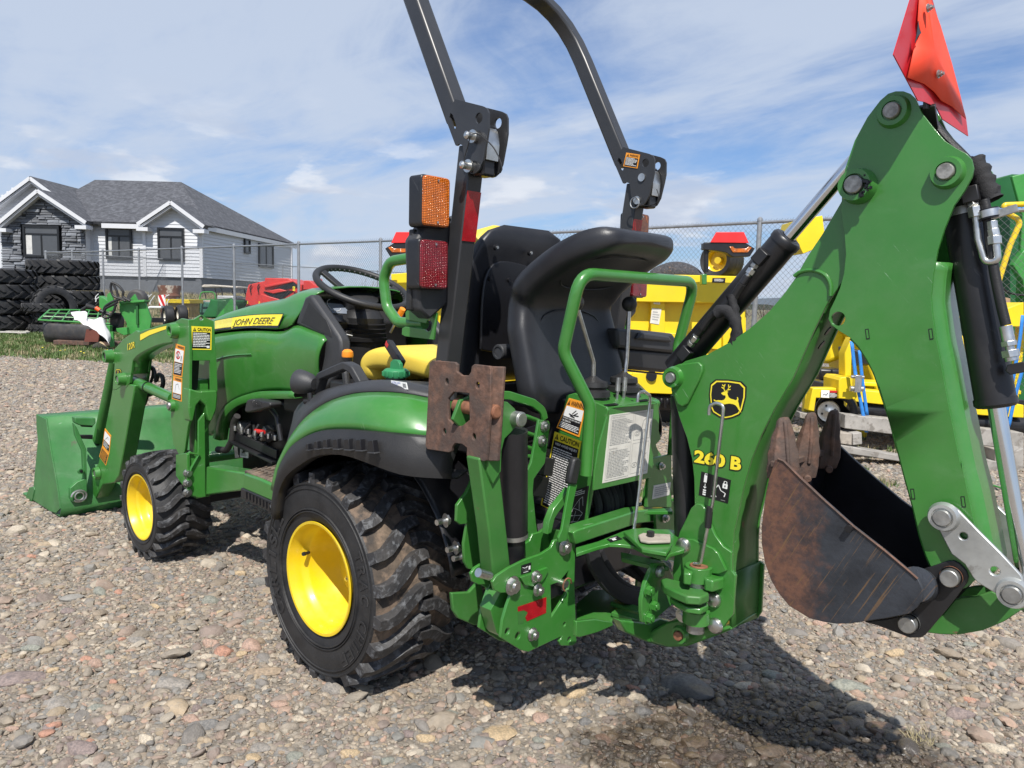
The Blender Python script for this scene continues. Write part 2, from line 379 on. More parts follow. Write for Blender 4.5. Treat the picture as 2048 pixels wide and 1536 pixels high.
        for k, v in props.items(): o[k] = v
        return o
def wloc(o):
    m = Matrix.Identity(4)
    while o is not None:
        m = o.matrix_parent_inverse @ Matrix.LocRotScale(o.location, o.rotation_euler, o.scale) @ m if o.parent else Matrix.LocRotScale(o.location, o.rotation_euler, o.scale) @ m
        o = o.parent
    return m
def attach(o, p):
    inv = wloc(p).inverted(); o.parent = p; o.matrix_parent_inverse = inv
def thing(name, label, cat, loc=(0, 0, 0), group=None, rz=0):
    o = bpy.data.objects.new(name, None); COL.objects.link(o); o.location = loc; o.rotation_euler = (0, 0, rz)
    o.empty_display_size = .2; o['label'] = label; o['category'] = cat
    if group: o['group'] = group
    return o
def tag(o, label, cat, group=None):
    o['label'] = label; o['category'] = cat
    if group: o['group'] = group
    return o
def copy_tree(o, parent=None):
    c = o.copy(); COL.objects.link(c)
    if parent is not None: c.parent = parent
    for ch in list(o.children): copy_tree(ch, c)
    return c
def hexhead(g, p, ax, r=.011, h=.008, washer=True, mat=None):
    ax = Vector(ax).normalized(); p = Vector(p)
    if washer: g.cyl(p, p+ax*.002, r*1.35, n=20, mat=mat); p = p+ax*.002
    g.cyl(p, p+ax*h, r, n=6, mat=mat); g.cyl(p+ax*h, p+ax*(h+.004), r*.55, n=12, mat=mat)
    return g
_bolt = {}
def bolt(p, ax, parent, r=.011, mat=None, name='bolt', h=.008, washer=True):
    mat = mat or ZINC; key = (round(r, 4), mat.name, name, h, washer)
    if key not in _bolt:
        g = G(); hexhead(g, (0, 0, 0), (0, 0, 1), r, h, washer, mat); _bolt[key] = g.mesh(name, 30)
    o = bpy.data.objects.new(name, _bolt[key]); COL.objects.link(o)
    o.location = p; o.rotation_euler = Vector(ax).to_track_quat('Z', 'Y').to_euler()
    o.parent = parent; o.matrix_parent_inverse = wloc(parent).inverted(); return o
def circ(c, r, n1, n2, n=16, a0=0):
    c = Vector(c); return [c+Vector(n1)*math.cos(a0+2*PI*k/n)*r+Vector(n2)*math.sin(a0+2*PI*k/n)*r for k in range(n)]
XA, YA, ZA = Vector((1, 0, 0)), Vector((0, 1, 0)), Vector((0, 0, 1))

# ------------------------------------------------------------------ lettering and decals
_tc = {}
def textgeo(txt, bold=0.0, shear=0.0, space=1.0):
    key = (txt, bold, shear, space)
    if key in _tc: return _tc[key]
    cu = bpy.data.curves.new('lettering', 'FONT'); cu.body = txt; cu.size = 1; cu.offset = bold; cu.shear = shear
    cu.resolution_u = 3; cu.space_character = space; cu.fill_mode = 'FRONT' if hasattr(cu, 'fill_mode') else cu.fill_mode
    o = bpy.data.objects.new('tmp', cu); me = bpy.data.meshes.new_from_object(o)
    vs = [Vector((v.co.x, v.co.y)) for v in me.vertices]; fs = [tuple(p.vertices) for p in me.polygons]
    bpy.data.objects.remove(o); bpy.data.meshes.remove(me); bpy.data.curves.remove(cu)
    x0 = min(v.x for v in vs); x1 = max(v.x for v in vs); y0 = min(v.y for v in vs); y1 = max(v.y for v in vs)
    _tc[key] = ([((v.x-x0)/(x1-x0), (v.y-y0)/(y1-y0)) for v in vs], fs, (x1-x0)/(y1-y0)); return _tc[key]
class Decal:
    """flat print on a quad: TL, TR, BR, BL corners in 3D; u right, v down, both 0..1"""
    def __init__(s, TL, TR, BR, BL, mat, n=None, lift=.0012, skin=True):
        s.c = [Vector(p) for p in (TL, TR, BR, BL)]; s.g = G()
        s.n = (s.c[1]-s.c[0]).cross(s.c[0]-s.c[3]).normalized() if n is None else Vector(n)
        if s.n.dot(CAMP-s.c[0]) < 0 and n is None: s.n = -s.n
        s.l = lift; s.step = .0004
        if skin: s.poly([(0, 0), (1, 0), (1, 1), (0, 1)], mat, 0, side=True)
    def P(s, u, v, k=0):
        a, b, c, d = s.c; return a*(1-u)*(1-v)+b*u*(1-v)+c*u*v+d*(1-u)*v + s.n*(s.l+k*s.step)
    def poly(s, pts, mat, k=1, side=False):
        vs = [s.P(u, v, k) for u, v in pts]
        s.g.add(vs, [tuple(range(len(vs)))], mat)
        if side:
            n = len(vs); bk = [p-s.n*(s.l+.0005) for p in vs]; s.g.add(vs+bk, [(i, (i+1) % n, n+(i+1) % n, n+i) for i in range(n)], mat)
    def tri(s, pts, mat, k=1):
        loops = [[Vector((u, v, 0)) for u, v in pts]]; vs = [s.P(u, v, k) for u, v in pts]
        s.g.add(vs, [tuple(t) for t in tessellate_polygon(loops)], mat)
    def rect(s, a, b, c, d, mat, k=1): s.poly([(a, b), (c, b), (c, d), (a, d)], mat, k)
    def text(s, t, a, b, c, d, mat, k=2, bold=0.0, shear=0.0, space=1.0):
        vs, fs, _ = textgeo(t, bold, shear, space)
        s.g.add([s.P(a+(c-a)*x, d+(b-d)*y, k) for x, y in vs], fs, mat)
    def lines(s, a, b, c, d, n, mat, k=2, fill=.5, seed=1, ragged=True):
        r = random.Random(seed)
        for i in range(n):
            y0 = b+(d-b)*i/n; y1 = y0+(d-b)/n*fill; x = a; end = c-(c-a)*(r.random()*.3 if ragged and r.random() < .5 else 0)
            while x < end:
                w = (c-a)*(.05+r.random()*.12); s.rect(x, y0, min(x+w, end), y1, mat, k); x += w+(c-a)*.02
    def obj(s, parent, name='decal', label=None):
        o = s.g.obj(name, None, parent, smooth=0)
        if label: o['label'] = label
        return o
DEER = [(.06,.50),(.10,.49),(.14,.52),(.22,.50),(.34,.50),(.42,.47),(.46,.40),(.45,.33),(.38,.33),(.33,.30),(.30,.27),(.33,.25),(.38,.22),(.42,.20),(.40,.14),(.43,.17),(.45,.20),(.50,.20),(.54,.21),(.50,.24),(.52,.30),(.56,.38),(.62,.42),(.72,.44),(.80,.46),(.84,.42),(.83,.36),(.85,.35),(.88,.42),(.87,.48),(.90,.56),(.92,.64),(.97,.76),(1.0,.84),(.94,.80),(.86,.68),(.80,.62),(.72,.59),(.60,.58),(.50,.60),(.44,.62),(.38,.60),(.28,.64),(.20,.66),(.12,.66),(.16,.62),(.28,.58),(.20,.55),(.10,.54)]
def stroke(d, pts, w, mat, k):
    for i in range(len(pts)-1):
        (a, b), (c, e) = pts[i], pts[i+1]; L = math.hypot(c-a, e-b) or 1; nx, ny = -(e-b)/L*w/2, (c-a)/L*w/2
        d.poly([(a+nx, b+ny), (c+nx, e+ny), (c-nx, e-ny), (a-nx, b-ny)], mat, k)
def shield(d):       # emblem: black shield, yellow border, leaping deer
    def sh(i):
        pts = [(.16, .02), (.5, 0), (.84, .02), (.98, .14), (.99, .4), (.93, .74), (.86, .86), (.68, .95), (.5, 1), (.32, .95), (.14, .86), (.07, .74), (.01, .4), (.02, .14)]
        return [(.5+(x-.5)*i, .49+(y-.49)*i) for x, y in pts]
    d.poly(sh(1.0), BKP, 0, side=True); d.poly(sh(.93), YLB, 1); d.poly(sh(.86), BKP, 2)
    D = [(.10+x*.80, .14+y*.78) for x, y in DEER]
    d.tri(D, YLB, 3)
    for pl in ([(.44, .31), (.40, .22), (.43, .12)], [(.41, .24), (.34, .20)], [(.42, .18), (.35, .14)], [(.47, .30), (.53, .22), (.52, .12)], [(.53, .21), (.58, .15)], [(.50, .26), (.58, .24)]):
        stroke(d, pl, .022, YLB, 3)
def warn(d, a, b, c, e, k=2, mat=None, bang=None):
    d.poly([((a+c)/2, b), (c, e), (a, e)], mat or BKP, k)
    d.rect((a+c)/2-(c-a)*.06, b+(e-b)*.35, (a+c)/2+(c-a)*.06, b+(e-b)*.7, bang or YLB, k+1)
    d.rect((a+c)/2-(c-a)*.06, b+(e-b)*.78, (a+c)/2+(c-a)*.06, b+(e-b)*.9, bang or YLB, k+1)
# ================================================================== GROUND
def ab(p): d = Vector((p.x-CAMP.x, p.y-CAMP.y, 0)); return d.dot(HR), d.dot(HV)
gm = bpy.data.materials.new('gravel_bed'); gm.use_nodes = True; t = gm.node_tree; b = t.nodes['Principled BSDF']; b.inputs['Roughness'].default_value = .92
tx = nn(t, 'ShaderNodeTexCoord'); ob = tx.outputs['Object']
v1 = nn(t, 'ShaderNodeTexVoronoi'); v1.inputs['Scale'].default_value = 26; t.links.new(ob, v1.inputs['Vector'])
v2 = nn(t, 'ShaderNodeTexVoronoi'); v2.inputs['Scale'].default_value = 11; t.links.new(ob, v2.inputs['Vector'])
sx = nn(t, 'ShaderNodeSeparateXYZ'); t.links.new(v1.outputs['Color'], sx.inputs[0])
c = mixc(t, sx.outputs[0], (.19, .165, .135), (.36, .315, .255))
c = mixc(t, ramp(t, sx.outputs[1], .8, .9), c, (.32, .24, .19))
c = mixc(t, ramp(t, noi(t, ob, .5, 4, .6), .4, .65), c, (.29, .25, .20))
c = mixc(t, ramp(t, v1.outputs['Distance'], .2, .55), c, mixc(t, .5, c, (.17, .145, .115)))
GBC = (t, b, c); bn = nn(t, 'ShaderNodeBump'); bn.inputs['Strength'].default_value = .8; bn.inputs['Distance'].default_value = .02
t.links.new(mth(t, 'ADD', mth(t, 'MULTIPLY', v1.outputs['Distance'], -.6), noi(t, ob, 60, 4, .6)), bn.inputs['Height']); t.links.new(bn.outputs[0], b.inputs['Normal'])
GRA = bpy.data.materials.new('meadow_soil'); GRA.use_nodes = True; t = GRA.node_tree; b = t.nodes['Principled BSDF']; b.inputs['Roughness'].default_value = .95
tx = nn(t, 'ShaderNodeTexCoord'); ob = tx.outputs['Object']
c = mixc(t, ramp(t, noi(t, ob, 1.5, 6, .7), .35, .65), (.10, .115, .04), (.22, .19, .11)); c = mixc(t, ramp(t, noi(t, ob, 14, 5, .7), .4, .6), c, (.14, .12, .075)); t.links.new(c, b.inputs['Base Color'])
def P3(a, b_, z): p = BG(a, b_, z); return (p.x, p.y, p.z)
g = G(); R_ = 2500; n = 64
g.add([(math.cos(2*PI*k/n)*R_, math.sin(2*PI*k/n)*R_, .0) for k in range(n)], [tuple(range(n))], gm)
ground = g.obj('ground', None, None, smooth=0); ground['kind'] = 'structure'
def hgt(a, b_):
    s = lambda x, lo, hi: (lambda q: q*q*(3-2*q))(max(0, min(1, (x-lo)/(hi-lo))))
    return 1.0*s(b_, 27.5, 33.5)*(1-s(a, -9, 6)) + .55*s(b_, 45, 90)
g = G(); A_ = [-60+k*2.0 for k in range(71)]; B_ = [26+k*1.2 for k in range(50)]+[100, 160, 400, 1500]
rows = []
for b_ in B_:
    k_ = max(1, b_/60); rows.append([Vector(P3(a*k_, b_, hgt(a*k_ if k_ == 1 else 50, b_)+.004 + .05*mn.noise(Vector((a*.6, b_*.6, 0))))) for a in A_])
g.grid(rows, GRA); hill = g.obj('grass_bank', None, None, smooth=60); hill['kind'] = 'structure'
# grassy verge on the left, laid on the gravel
vp = [(-40, 13.6), (-13, 13.3), (-10.5, 12.7), (-8.8, 13.0), (-6.4, 12.4), (-4.0, 12.9), (-1.0, 15.0), (1.0, 18), (2, 26.4), (-40, 26.4)]
g = G(); g.add([P3(a, b_, .004) for a, b_ in vp], [tuple(range(len(vp)))], GRA); verge = g.obj('grass_verge', None, None, smooth=0); verge['kind'] = 'structure'

# ---- stones : prototypes
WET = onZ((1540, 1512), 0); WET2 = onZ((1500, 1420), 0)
sm_ = bpy.data.materials.new('river_stone'); sm_.use_nodes = True; t = sm_.node_tree; b = t.nodes['Principled BSDF']
oi = nn(t, 'ShaderNodeObjectInfo'); tx = nn(t, 'ShaderNodeTexCoord'); ge = nn(t, 'ShaderNodeNewGeometry')
cr_ = nn(t, 'ShaderNodeValToRGB'); cr_.color_ramp.interpolation = 'CONSTANT'
cols = [(.235, .212, .180), (.190, .182, .172), (.300, .262, .212), (.255, .222, .178), (.150, .150, .152), (.380, .335, .270), (.270, .205, .170), (.205, .212, .212), (.330, .270, .190), (.215, .180, .165), (.205, .190, .162), (.430, .395, .335), (.27, .24, .20), (.200, .160, .148), (.36, .25, .195), (.310, .285, .240), (.165, .178, .182), (.25, .208, .162)]
while len(cr_.color_ramp.elements) < len(cols): cr_.color_ramp.elements.new(.5)
for i, c in enumerate(cols): e = cr_.color_ramp.elements[i]; e.position = i/len(cols); e.color = (*c, 1)
t.links.new(oi.outputs['Random'], cr_.inputs[0])
av = nn(t, 'ShaderNodeVectorMath', operation='ADD'); t.links.new(tx.outputs['Object'], av.inputs[0])
cx = nn(t, 'ShaderNodeCombineXYZ'); t.links.new(mth(t, 'MULTIPLY', oi.outputs['Random'], 97.0), cx.inputs[0]); t.links.new(cx.outputs[0], av.inputs[1])
n1 = noi(t, av.outputs[0], 1.6, 6, .65); n2 = noi(t, av.outputs[0], 7, 5, .7)
c = mixc(t, ramp(t, n1, .3, .7), mixc(t, 1.0, cr_.outputs[0], (.78, .74, .69), 'MULTIPLY'), mixc(t, 1.0, cr_.outputs[0], (1.48, 1.38, 1.26), 'MULTIPLY'))
c = mixc(t, mth(t, 'MULTIPLY_ADD', ramp(t, n2, .5, .72), .45, .22), c, (.32, .28, .23))
# wetness (a spill beside the backhoe)
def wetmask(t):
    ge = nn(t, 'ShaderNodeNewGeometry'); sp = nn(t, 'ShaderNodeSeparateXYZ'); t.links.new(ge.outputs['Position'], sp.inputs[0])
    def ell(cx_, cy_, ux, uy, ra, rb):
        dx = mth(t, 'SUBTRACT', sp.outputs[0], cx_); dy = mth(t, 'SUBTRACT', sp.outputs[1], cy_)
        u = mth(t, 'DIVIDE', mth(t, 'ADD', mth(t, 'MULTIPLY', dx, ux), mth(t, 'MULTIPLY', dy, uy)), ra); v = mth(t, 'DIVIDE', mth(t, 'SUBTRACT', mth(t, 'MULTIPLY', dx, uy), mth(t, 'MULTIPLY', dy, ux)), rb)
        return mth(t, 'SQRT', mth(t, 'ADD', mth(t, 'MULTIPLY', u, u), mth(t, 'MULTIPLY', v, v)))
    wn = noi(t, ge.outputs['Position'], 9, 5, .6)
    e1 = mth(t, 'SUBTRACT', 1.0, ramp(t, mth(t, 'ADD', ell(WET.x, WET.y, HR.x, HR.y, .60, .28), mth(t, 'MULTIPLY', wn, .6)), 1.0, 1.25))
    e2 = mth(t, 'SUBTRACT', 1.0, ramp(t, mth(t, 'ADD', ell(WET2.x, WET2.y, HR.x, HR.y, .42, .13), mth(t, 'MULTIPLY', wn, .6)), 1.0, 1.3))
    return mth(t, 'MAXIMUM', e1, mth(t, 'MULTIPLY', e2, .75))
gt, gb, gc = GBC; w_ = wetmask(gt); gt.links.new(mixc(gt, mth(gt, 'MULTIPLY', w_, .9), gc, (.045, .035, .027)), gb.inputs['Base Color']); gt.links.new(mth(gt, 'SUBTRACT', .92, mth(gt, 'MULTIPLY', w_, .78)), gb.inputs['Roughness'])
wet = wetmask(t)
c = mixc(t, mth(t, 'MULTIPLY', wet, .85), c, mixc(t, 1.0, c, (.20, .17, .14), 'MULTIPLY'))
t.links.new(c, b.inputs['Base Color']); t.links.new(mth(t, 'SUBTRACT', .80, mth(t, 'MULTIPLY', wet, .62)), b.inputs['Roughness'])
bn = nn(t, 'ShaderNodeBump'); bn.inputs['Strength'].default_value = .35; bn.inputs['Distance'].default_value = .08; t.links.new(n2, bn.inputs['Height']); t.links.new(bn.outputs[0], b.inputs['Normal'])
protos = []
def make_stone(i, sub=2):
    r = random.Random(100+i); bm = bmesh.new(); bmesh.ops.create_icosphere(bm, subdivisions=sub, radius=.5)
    fl = r.uniform(.42, .75); el = r.uniform(.62, .95); off = Vector((i*7.3, i*3.1, 0))
    planes = [(Vector((r.gauss(0, 1), r.gauss(0, 1), r.gauss(0, .8))).normalized(), r.uniform(.30, .44)) for _ in range(r.randint(4, 9))]
    for v in bm.verts:
        p = v.co.copy(); p *= 1+.28*mn.noise(p*2.1+off)
        for nr, d in planes:
            k = p.dot(nr)-d
            if k > 0: p -= nr*k*.88
        v.co = Vector((p.x, p.y*el, p.z*fl))
    me = bpy.data.meshes.new('stone'); bm.to_mesh(me); bm.free(); me.materials.append(sm_)
    me.polygons.foreach_set('use_smooth', [True]*len(me.polygons)); me.update(); me.set_sharp_from_angle(angle=math.radians(38)); return me
stone_me = [make_stone(i) for i in range(16)]
stone_hi = [make_stone(40+i, 3) for i in range(10)]
pc = bpy.data.collections.new('stone_shapes')
for i, me in enumerate(stone_me): o = bpy.data.objects.new('stone_shape_%02d' % i, me); pc.objects.link(o)
def scatter(name, pts, rots, scls, idx, coll, mat):
    me = bpy.data.meshes.new(name); me.vertices.add(len(pts)); me.vertices.foreach_set('co', np.array(pts, dtype=np.float32).ravel())
    for nm, ty, data in (('rot', 'FLOAT_VECTOR', rots), ('scl', 'FLOAT_VECTOR', scls)):
        at = me.attributes.new(nm, ty, 'POINT'); at.data.foreach_set('vector', np.array(data, dtype=np.float32).ravel())
    at = me.attributes.new('idx', 'INT', 'POINT'); at.data.foreach_set('value', np.array(idx, dtype=np.int32))
    me.materials.append(mat)
    o = bpy.data.objects.new(name, me); COL.objects.link(o)
    ng = bpy.data.node_groups.new(name, 'GeometryNodeTree'); ng.interface.new_socket('Geometry', in_out='INPUT', socket_type='NodeSocketGeometry'); ng.interface.new_socket('Geometry', in_out='OUTPUT', socket_type='NodeSocketGeometry')
    gi, go = ng.nodes.new('NodeGroupInput'), ng.nodes.new('NodeGroupOutput'); ip = ng.nodes.new('GeometryNodeInstanceOnPoints'); ci = ng.nodes.new('GeometryNodeCollectionInfo')
    ci.inputs['Collection'].default_value = coll; ci.inputs['Separate Children'].default_value = True; ci.inputs['Reset Children'].default_value = True
    ip.inputs['Pick Instance'].default_value = True
    def att(nm, ty): a = ng.nodes.new('GeometryNodeInputNamedAttribute'); a.data_type = ty; a.inputs['Name'].default_value = nm; return a.outputs['Attribute']
    L = ng.links.new; L(gi.outputs[0], ip.inputs['Points']); L(ci.outputs[0], ip.inputs['Instance']); L(att('idx', 'INT'), ip.inputs['Instance Index'])
    er = ng.nodes.new('FunctionNodeEulerToRotation'); L(att('rot', 'FLOAT_VECTOR'), er.inputs[0]); L(er.outputs[0], ip.inputs['Rotation']); L(att('scl', 'FLOAT_VECTOR'), ip.inputs['Scale'])
    L(ip.outputs[0], go.inputs[0]); md = o.modifiers.new('scatter', 'NODES'); md.node_group = ng; o['kind'] = 'stuff'; return o
rs = np.random.RandomState(11)
pts, rots, scls, idx = [], [], [], []
placed = {}
def lay(b0, b1, dens, s_med, s_sig, smax, margin=.9, zoff=.0):
    amax = .70*b1+margin; area = 2*amax*(b1-b0); n = int(area*dens)
    A = rs.uniform(-amax, amax, n); B = rs.uniform(b0, b1, n); keep = np.abs(A) < .70*B+margin
    A, B = A[keep], B[keep]; n = len(A); s = np.clip(s_med*np.exp(rs.normal(0, s_sig, n)), s_med*.35, smax)
    x = CAMP.x+HR.x*A+HV.x*B; y = CAMP.y+HR.y*A+HV.y*B; U = rs.uniform
    pts.append(np.stack([x, y, zoff+s*U(-.04, .13, n)], 1)); rots.append(np.stack([rs.normal(0, .2, n), rs.normal(0, .2, n), U(0, 6.283, n)], 1))
    scls.append(np.stack([s*U(.8, 1.25, n), s*U(.75, 1.1, n), s*U(.55, .95, n)], 1)); idx.append(rs.randint(0, 16, n))
lay(.9, 4.2, 9500, .0105, .42, .04)
lay(.9, 4.2, 1500, .022, .30, .05)
lay(.9, 4.2, 230, .037, .28, .075)
lay(.9, 4.2, 24, .062, .25, .10)
lay(4.2, 8, 3000, .0185, .42, .06)
lay(4.2, 8, 170, .042, .3, .09)
lay(8, 15.0, 900, .031, .42, .10)
gr = scatter('gravel', np.concatenate(pts), np.concatenate(rots), np.concatenate(scls), np.concatenate(idx), pc, sm_)
# the largest stones, each an object of its own and part of the ground
SC = []
def solid(name, col):
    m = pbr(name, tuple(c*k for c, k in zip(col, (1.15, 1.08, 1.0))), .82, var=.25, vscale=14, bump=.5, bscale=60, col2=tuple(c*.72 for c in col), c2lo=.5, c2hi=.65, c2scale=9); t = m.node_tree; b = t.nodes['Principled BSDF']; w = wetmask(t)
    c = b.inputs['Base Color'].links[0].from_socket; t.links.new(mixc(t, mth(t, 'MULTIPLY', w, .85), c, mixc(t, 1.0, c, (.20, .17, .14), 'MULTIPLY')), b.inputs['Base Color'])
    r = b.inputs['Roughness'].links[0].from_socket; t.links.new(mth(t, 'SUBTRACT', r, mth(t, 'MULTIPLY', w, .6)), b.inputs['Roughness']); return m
scol = [solid('stone_'+n_, c) for n_, c in (('tan', (.40, .32, .21)), ('grey', (.24, .23, .215)), ('slate', (.165, .168, .17)), ('pink', (.35, .255, .21)), ('red', (.38, .22, .165)), ('pale', (.44, .40, .33)), ('brown', (.27, .22, .165)), ('green', (.22, .235, .21)), ('purple', (.21, .175, .17)))]
hm = {}
def stone_at(p, wpx, colr, hi=True, asp=None, zs=None, seed=0):
    q = onZ(p, 0); d = (q-CAMP).dot(CV); w = wpx*d/FPX; r = random.Random(seed); k = r.randrange(10); key = (k, colr)
    if key not in hm:
        me = stone_hi[k].copy(); me.materials.clear(); me.materials.append(scol[colr]); hm[key] = me
    o = bpy.data.objects.new('stone', hm[key]); COL.objects.link(o); a = asp or r.uniform(.6, .95)
    ang = math.atan2(HR.y, HR.x)+r.uniform(-.5, .5); o.rotation_euler = (r.gauss(0, .07), r.gauss(0, .07), ang); o.scale = (w*1.05, w*a*1.2, w*(zs or r.uniform(.45, .66))*1.5); o.location = (q.x, q.y, -o.scale.z*.03+.004)
    o.parent = ground; return o
for i, s_ in enumerate([(1000, 1467, 68, 0, .95, .3), (40, 1362, 84, 8, .75, .28), (345, 1372, 84, 1, .75, .32), (120, 1412, 56, 1, .8, .35), (1375, 1375, 104, 2, .95, .28), (280, 1283, 50, 1, .7, .4), (355, 1298, 46, 5, .5, .5), (445, 1308, 42, 4, .8, .6), (505, 1295, 44, 3, .8, .6), (420, 1290, 34, 3, .8, .6), (385, 1440, 44, 3, .7, .5), (410, 1455, 50, 2, .7, .5), (290, 1482, 34, 5, .8, .6), (160, 1500, 70, 8, .7, .4), (525, 1348, 76, 6, .6, .3), (200, 1186, 42, 7, .5, .4), (420, 1205, 42, 7, .6, .5), (135, 1225, 30, 8, .7, .5), (1325, 1492, 46, 5, .6, .5), (1150, 1392, 58, 0, .55, .4), (1270, 1400, 50, 5, .6, .5), (1288, 1428, 36, 2, .8, .6), (1180, 1325, 42, 2, .8, .5), (1490, 1375, 52, 5, .5, .4), (1545, 1350, 46, 7, .7, .5), (1720, 1415, 70, 5, .6, .4), (1700, 1375, 80, 7, .5, .3), (1640, 1250, 32, 3, .8, .5), (1790, 1310, 44, 0, .7, .5), (1850, 1350, 40, 5, .8, .5), (1760, 1460, 56, 3, .8, .4), (1390, 1490, 66, 6, .9, .3), (1540, 1505, 72, 6, .8, .3), (1210, 1480, 40, 3, .9, .5), (1080, 1440, 36, 3, .9, .5), (980, 1410, 30, 0, .8, .5), (665, 1382, 60, 1, .6, .4), (600, 1440, 40, 5, .7, .5), (560, 1410, 36, 3, .7, .5), (750, 1450, 44, 6, .7, .4), (850, 1480, 40, 0, .7, .4), (900, 1430, 34, 7, .7, .4), (310, 1215, 26, 0, .6, .5), (480, 1150, 30, 0, .5, .5), (260, 1140, 30, 8, .6, .5), (230, 1380, 40, 6, .7, .5), (60, 1300, 46, 7, .6, .4), (190, 1330, 36, 3, .7, .5), (520, 1500, 46, 1, .7, .4), (470, 1400, 50, 6, .6, .4), (700, 1510, 40, 0, .8, .4), (1920, 1430, 60, 8, .6, .4), (1990, 1500, 50, 5, .7, .4), (1940, 1290, 34, 7, .7, .4), (1100, 1370, 30, 6, .8, .5), (1030, 1340, 34, 2, .8, .4), (1240, 1370, 30, 6, .8, .5)]):
    stone_at((s_[0], s_[1]), s_[2], s_[3], asp=s_[4], zs=s_[5]*1.1, seed=i)
r5 = random.Random(77); cnt = 0
while cnt < 235:
    x = r5.uniform(-10, 2060); y = r5.uniform(1030, 1535)
    if 540 < x < 960 and y < 1370: continue
    k = (y-600)/900; stone_at((x, y), r5.uniform(20, 36)*k, r5.choice([0, 1, 1, 2, 3, 5, 6, 6, 6, 7, 8, 8, 4, 1]), seed=500+cnt); cnt += 1
# ---- grass clumps
gcol = bpy.data.collections.new('grass_shapes')
GB = pbr('grass_blade', (.085, .14, .030), .6, var=.3, vscale=3); GD = pbr('dry_grass_blade', (.34, .29, .16), .7, var=.2, vscale=3)
def clump(i, h, n, sp, mat, w=.004):
    r = random.Random(i); g = G()
    for k in range(n):
        a = r.uniform(0, 6.28); rr = sp*math.sqrt(r.random()); x, y = math.cos(a)*rr, math.sin(a)*rr; hh = h*r.uniform(.5, 1.1); l = r.uniform(.1, .6)*hh; b2 = r.uniform(0, 6.28); dx, dy = math.cos(b2), math.sin(b2); px_, py_ = -dy*w, dx*w
        g.add([(x-px_, y-py_, 0), (x+px_, y+py_, 0), (x+dx*l*.4+px_*.7, y+dy*l*.4+py_*.7, hh*.6), (x+dx*l*.4-px_*.7, y+dy*l*.4-py_*.7, hh*.6), (x+dx*l, y+dy*l, hh)], [(0, 1, 2, 3), (3, 2, 4)], mat)
    me = g.mesh('clump', 0); o = bpy.data.objects.new('grass_shape_%02d' % i, me); gcol.objects.link(o)
for i in range(4): clump(i, .10, 46, .13, GB, .006)
for i in range(4, 6): clump(i, .10, 40, .13, GD, .005)
for i in range(6, 8): clump(i, .20, 60, .22, GD, .008)
gp, gr_, gs, gi_ = [], [], [], []
def inpoly(a, b_, P):
    c = False; j = len(P)-1
    for i in range(len(P)):
        if (P[i][1] > b_) != (P[j][1] > b_) and a < (P[j][0]-P[i][0])*(b_-P[i][1])/(P[j][1]-P[i][1])+P[i][0]: c = not c
        j = i
    return c
r6 = random.Random(21)
for k in range(19000):
    a, b_ = r6.uniform(-20, 1.5), r6.uniform(12.2, 26.3)
    if not inpoly(a, b_, vp): continue
    nv = mn.noise(Vector((a*.5, b_*.5, 3)))
    if nv < -.28 and r6.random() < .7: continue
    p = BG(a, b_, .0); gp.append(tuple(p)); gr_.append((0, 0, r6.uniform(0, 6.28))); s = r6.uniform(.5, 1.25); gs.append((s, s, s*r6.uniform(.5, 1.1))); gi_.append(r6.randint(0, 5) if r6.random() < .6 else r6.randint(0, 3))
for k in range(5200):
    a, b_ = r6.uniform(-26, 8), r6.uniform(26.3, 37)
    p = BG(a, b_, hgt(a, b_)); gp.append(tuple(p)); gr_.append((0, 0, r6.uniform(0, 6.28))); s = r6.uniform(.6, 1.5); gs.append((s, s, s)); gi_.append(r6.choice([6, 7, 6, 7, 4, 5, 0, 2]))
for k in range(900):      # sparse tufts on the gravel to the right and along the edge
    a, b_ = r6.uniform(.4, 6), r6.uniform(4.2, 9)
    if mn.noise(Vector((a*.9, b_*.9, 9))) < .12: continue
    p = BG(a, b_, 0); gp.append(tuple(p)); gr_.append((0, 0, r6.uniform(0, 6.28))); s = r6.uniform(.25, .7); gs.append((s, s, s)); gi_.append(r6.randint(0, 5))
for (x, y) in ((1700, 945), (1712, 950), (1725, 940), (1745, 905), (1740, 915), (1325, 800), (1335, 805)):
    p = onZ((x, y), 0); gp.append(tuple(p)); gr_.append((0, 0, x)); gs.append((.35, .35, .35)); gi_.append(x % 6)
scatter('grass', gp, gr_, gs, gi_, gcol, GB)
p = onZ((1845, 1484), 0); g = G(); r7 = random.Random(3)
for k in range(60):
    a, rr = r7.uniform(0, 6.28), .035*math.sqrt(r7.random()); q = p+Vector((math.cos(a)*rr, math.sin(a)*rr, 0)); e = q+Vector((r7.gauss(0, .025), r7.gauss(0, .025), r7.uniform(.015, .04))); g.add([q-HR*.001, q+HR*.001, e], [(0, 1, 2)])
o = g.obj('dry_grass', GD, None, smooth=0); o['kind'] = 'stuff'
# dandelions
for (x, y) in ((130, 700), (162, 703), (168, 706), (121, 701), (85, 695), (215, 700)):
    p = onZ((x, y), .07); g = G(); g.ball(p, .018, 8, (1, 1, .5), YLB); g.cyl(p-ZA*.07, p, .002, n=5, mat=GB); o = g.obj('dandelion', None, None); tag(o, 'yellow dandelion in the grass before the mower, ' + {130: 'second from the left', 162: 'middle of the three on the right', 168: 'lowest of the cluster', 121: 'left of the rock cluster', 85: 'leftmost of all', 215: 'rightmost, beside the rock'}[x], 'flower', 'dandelions in the verge')
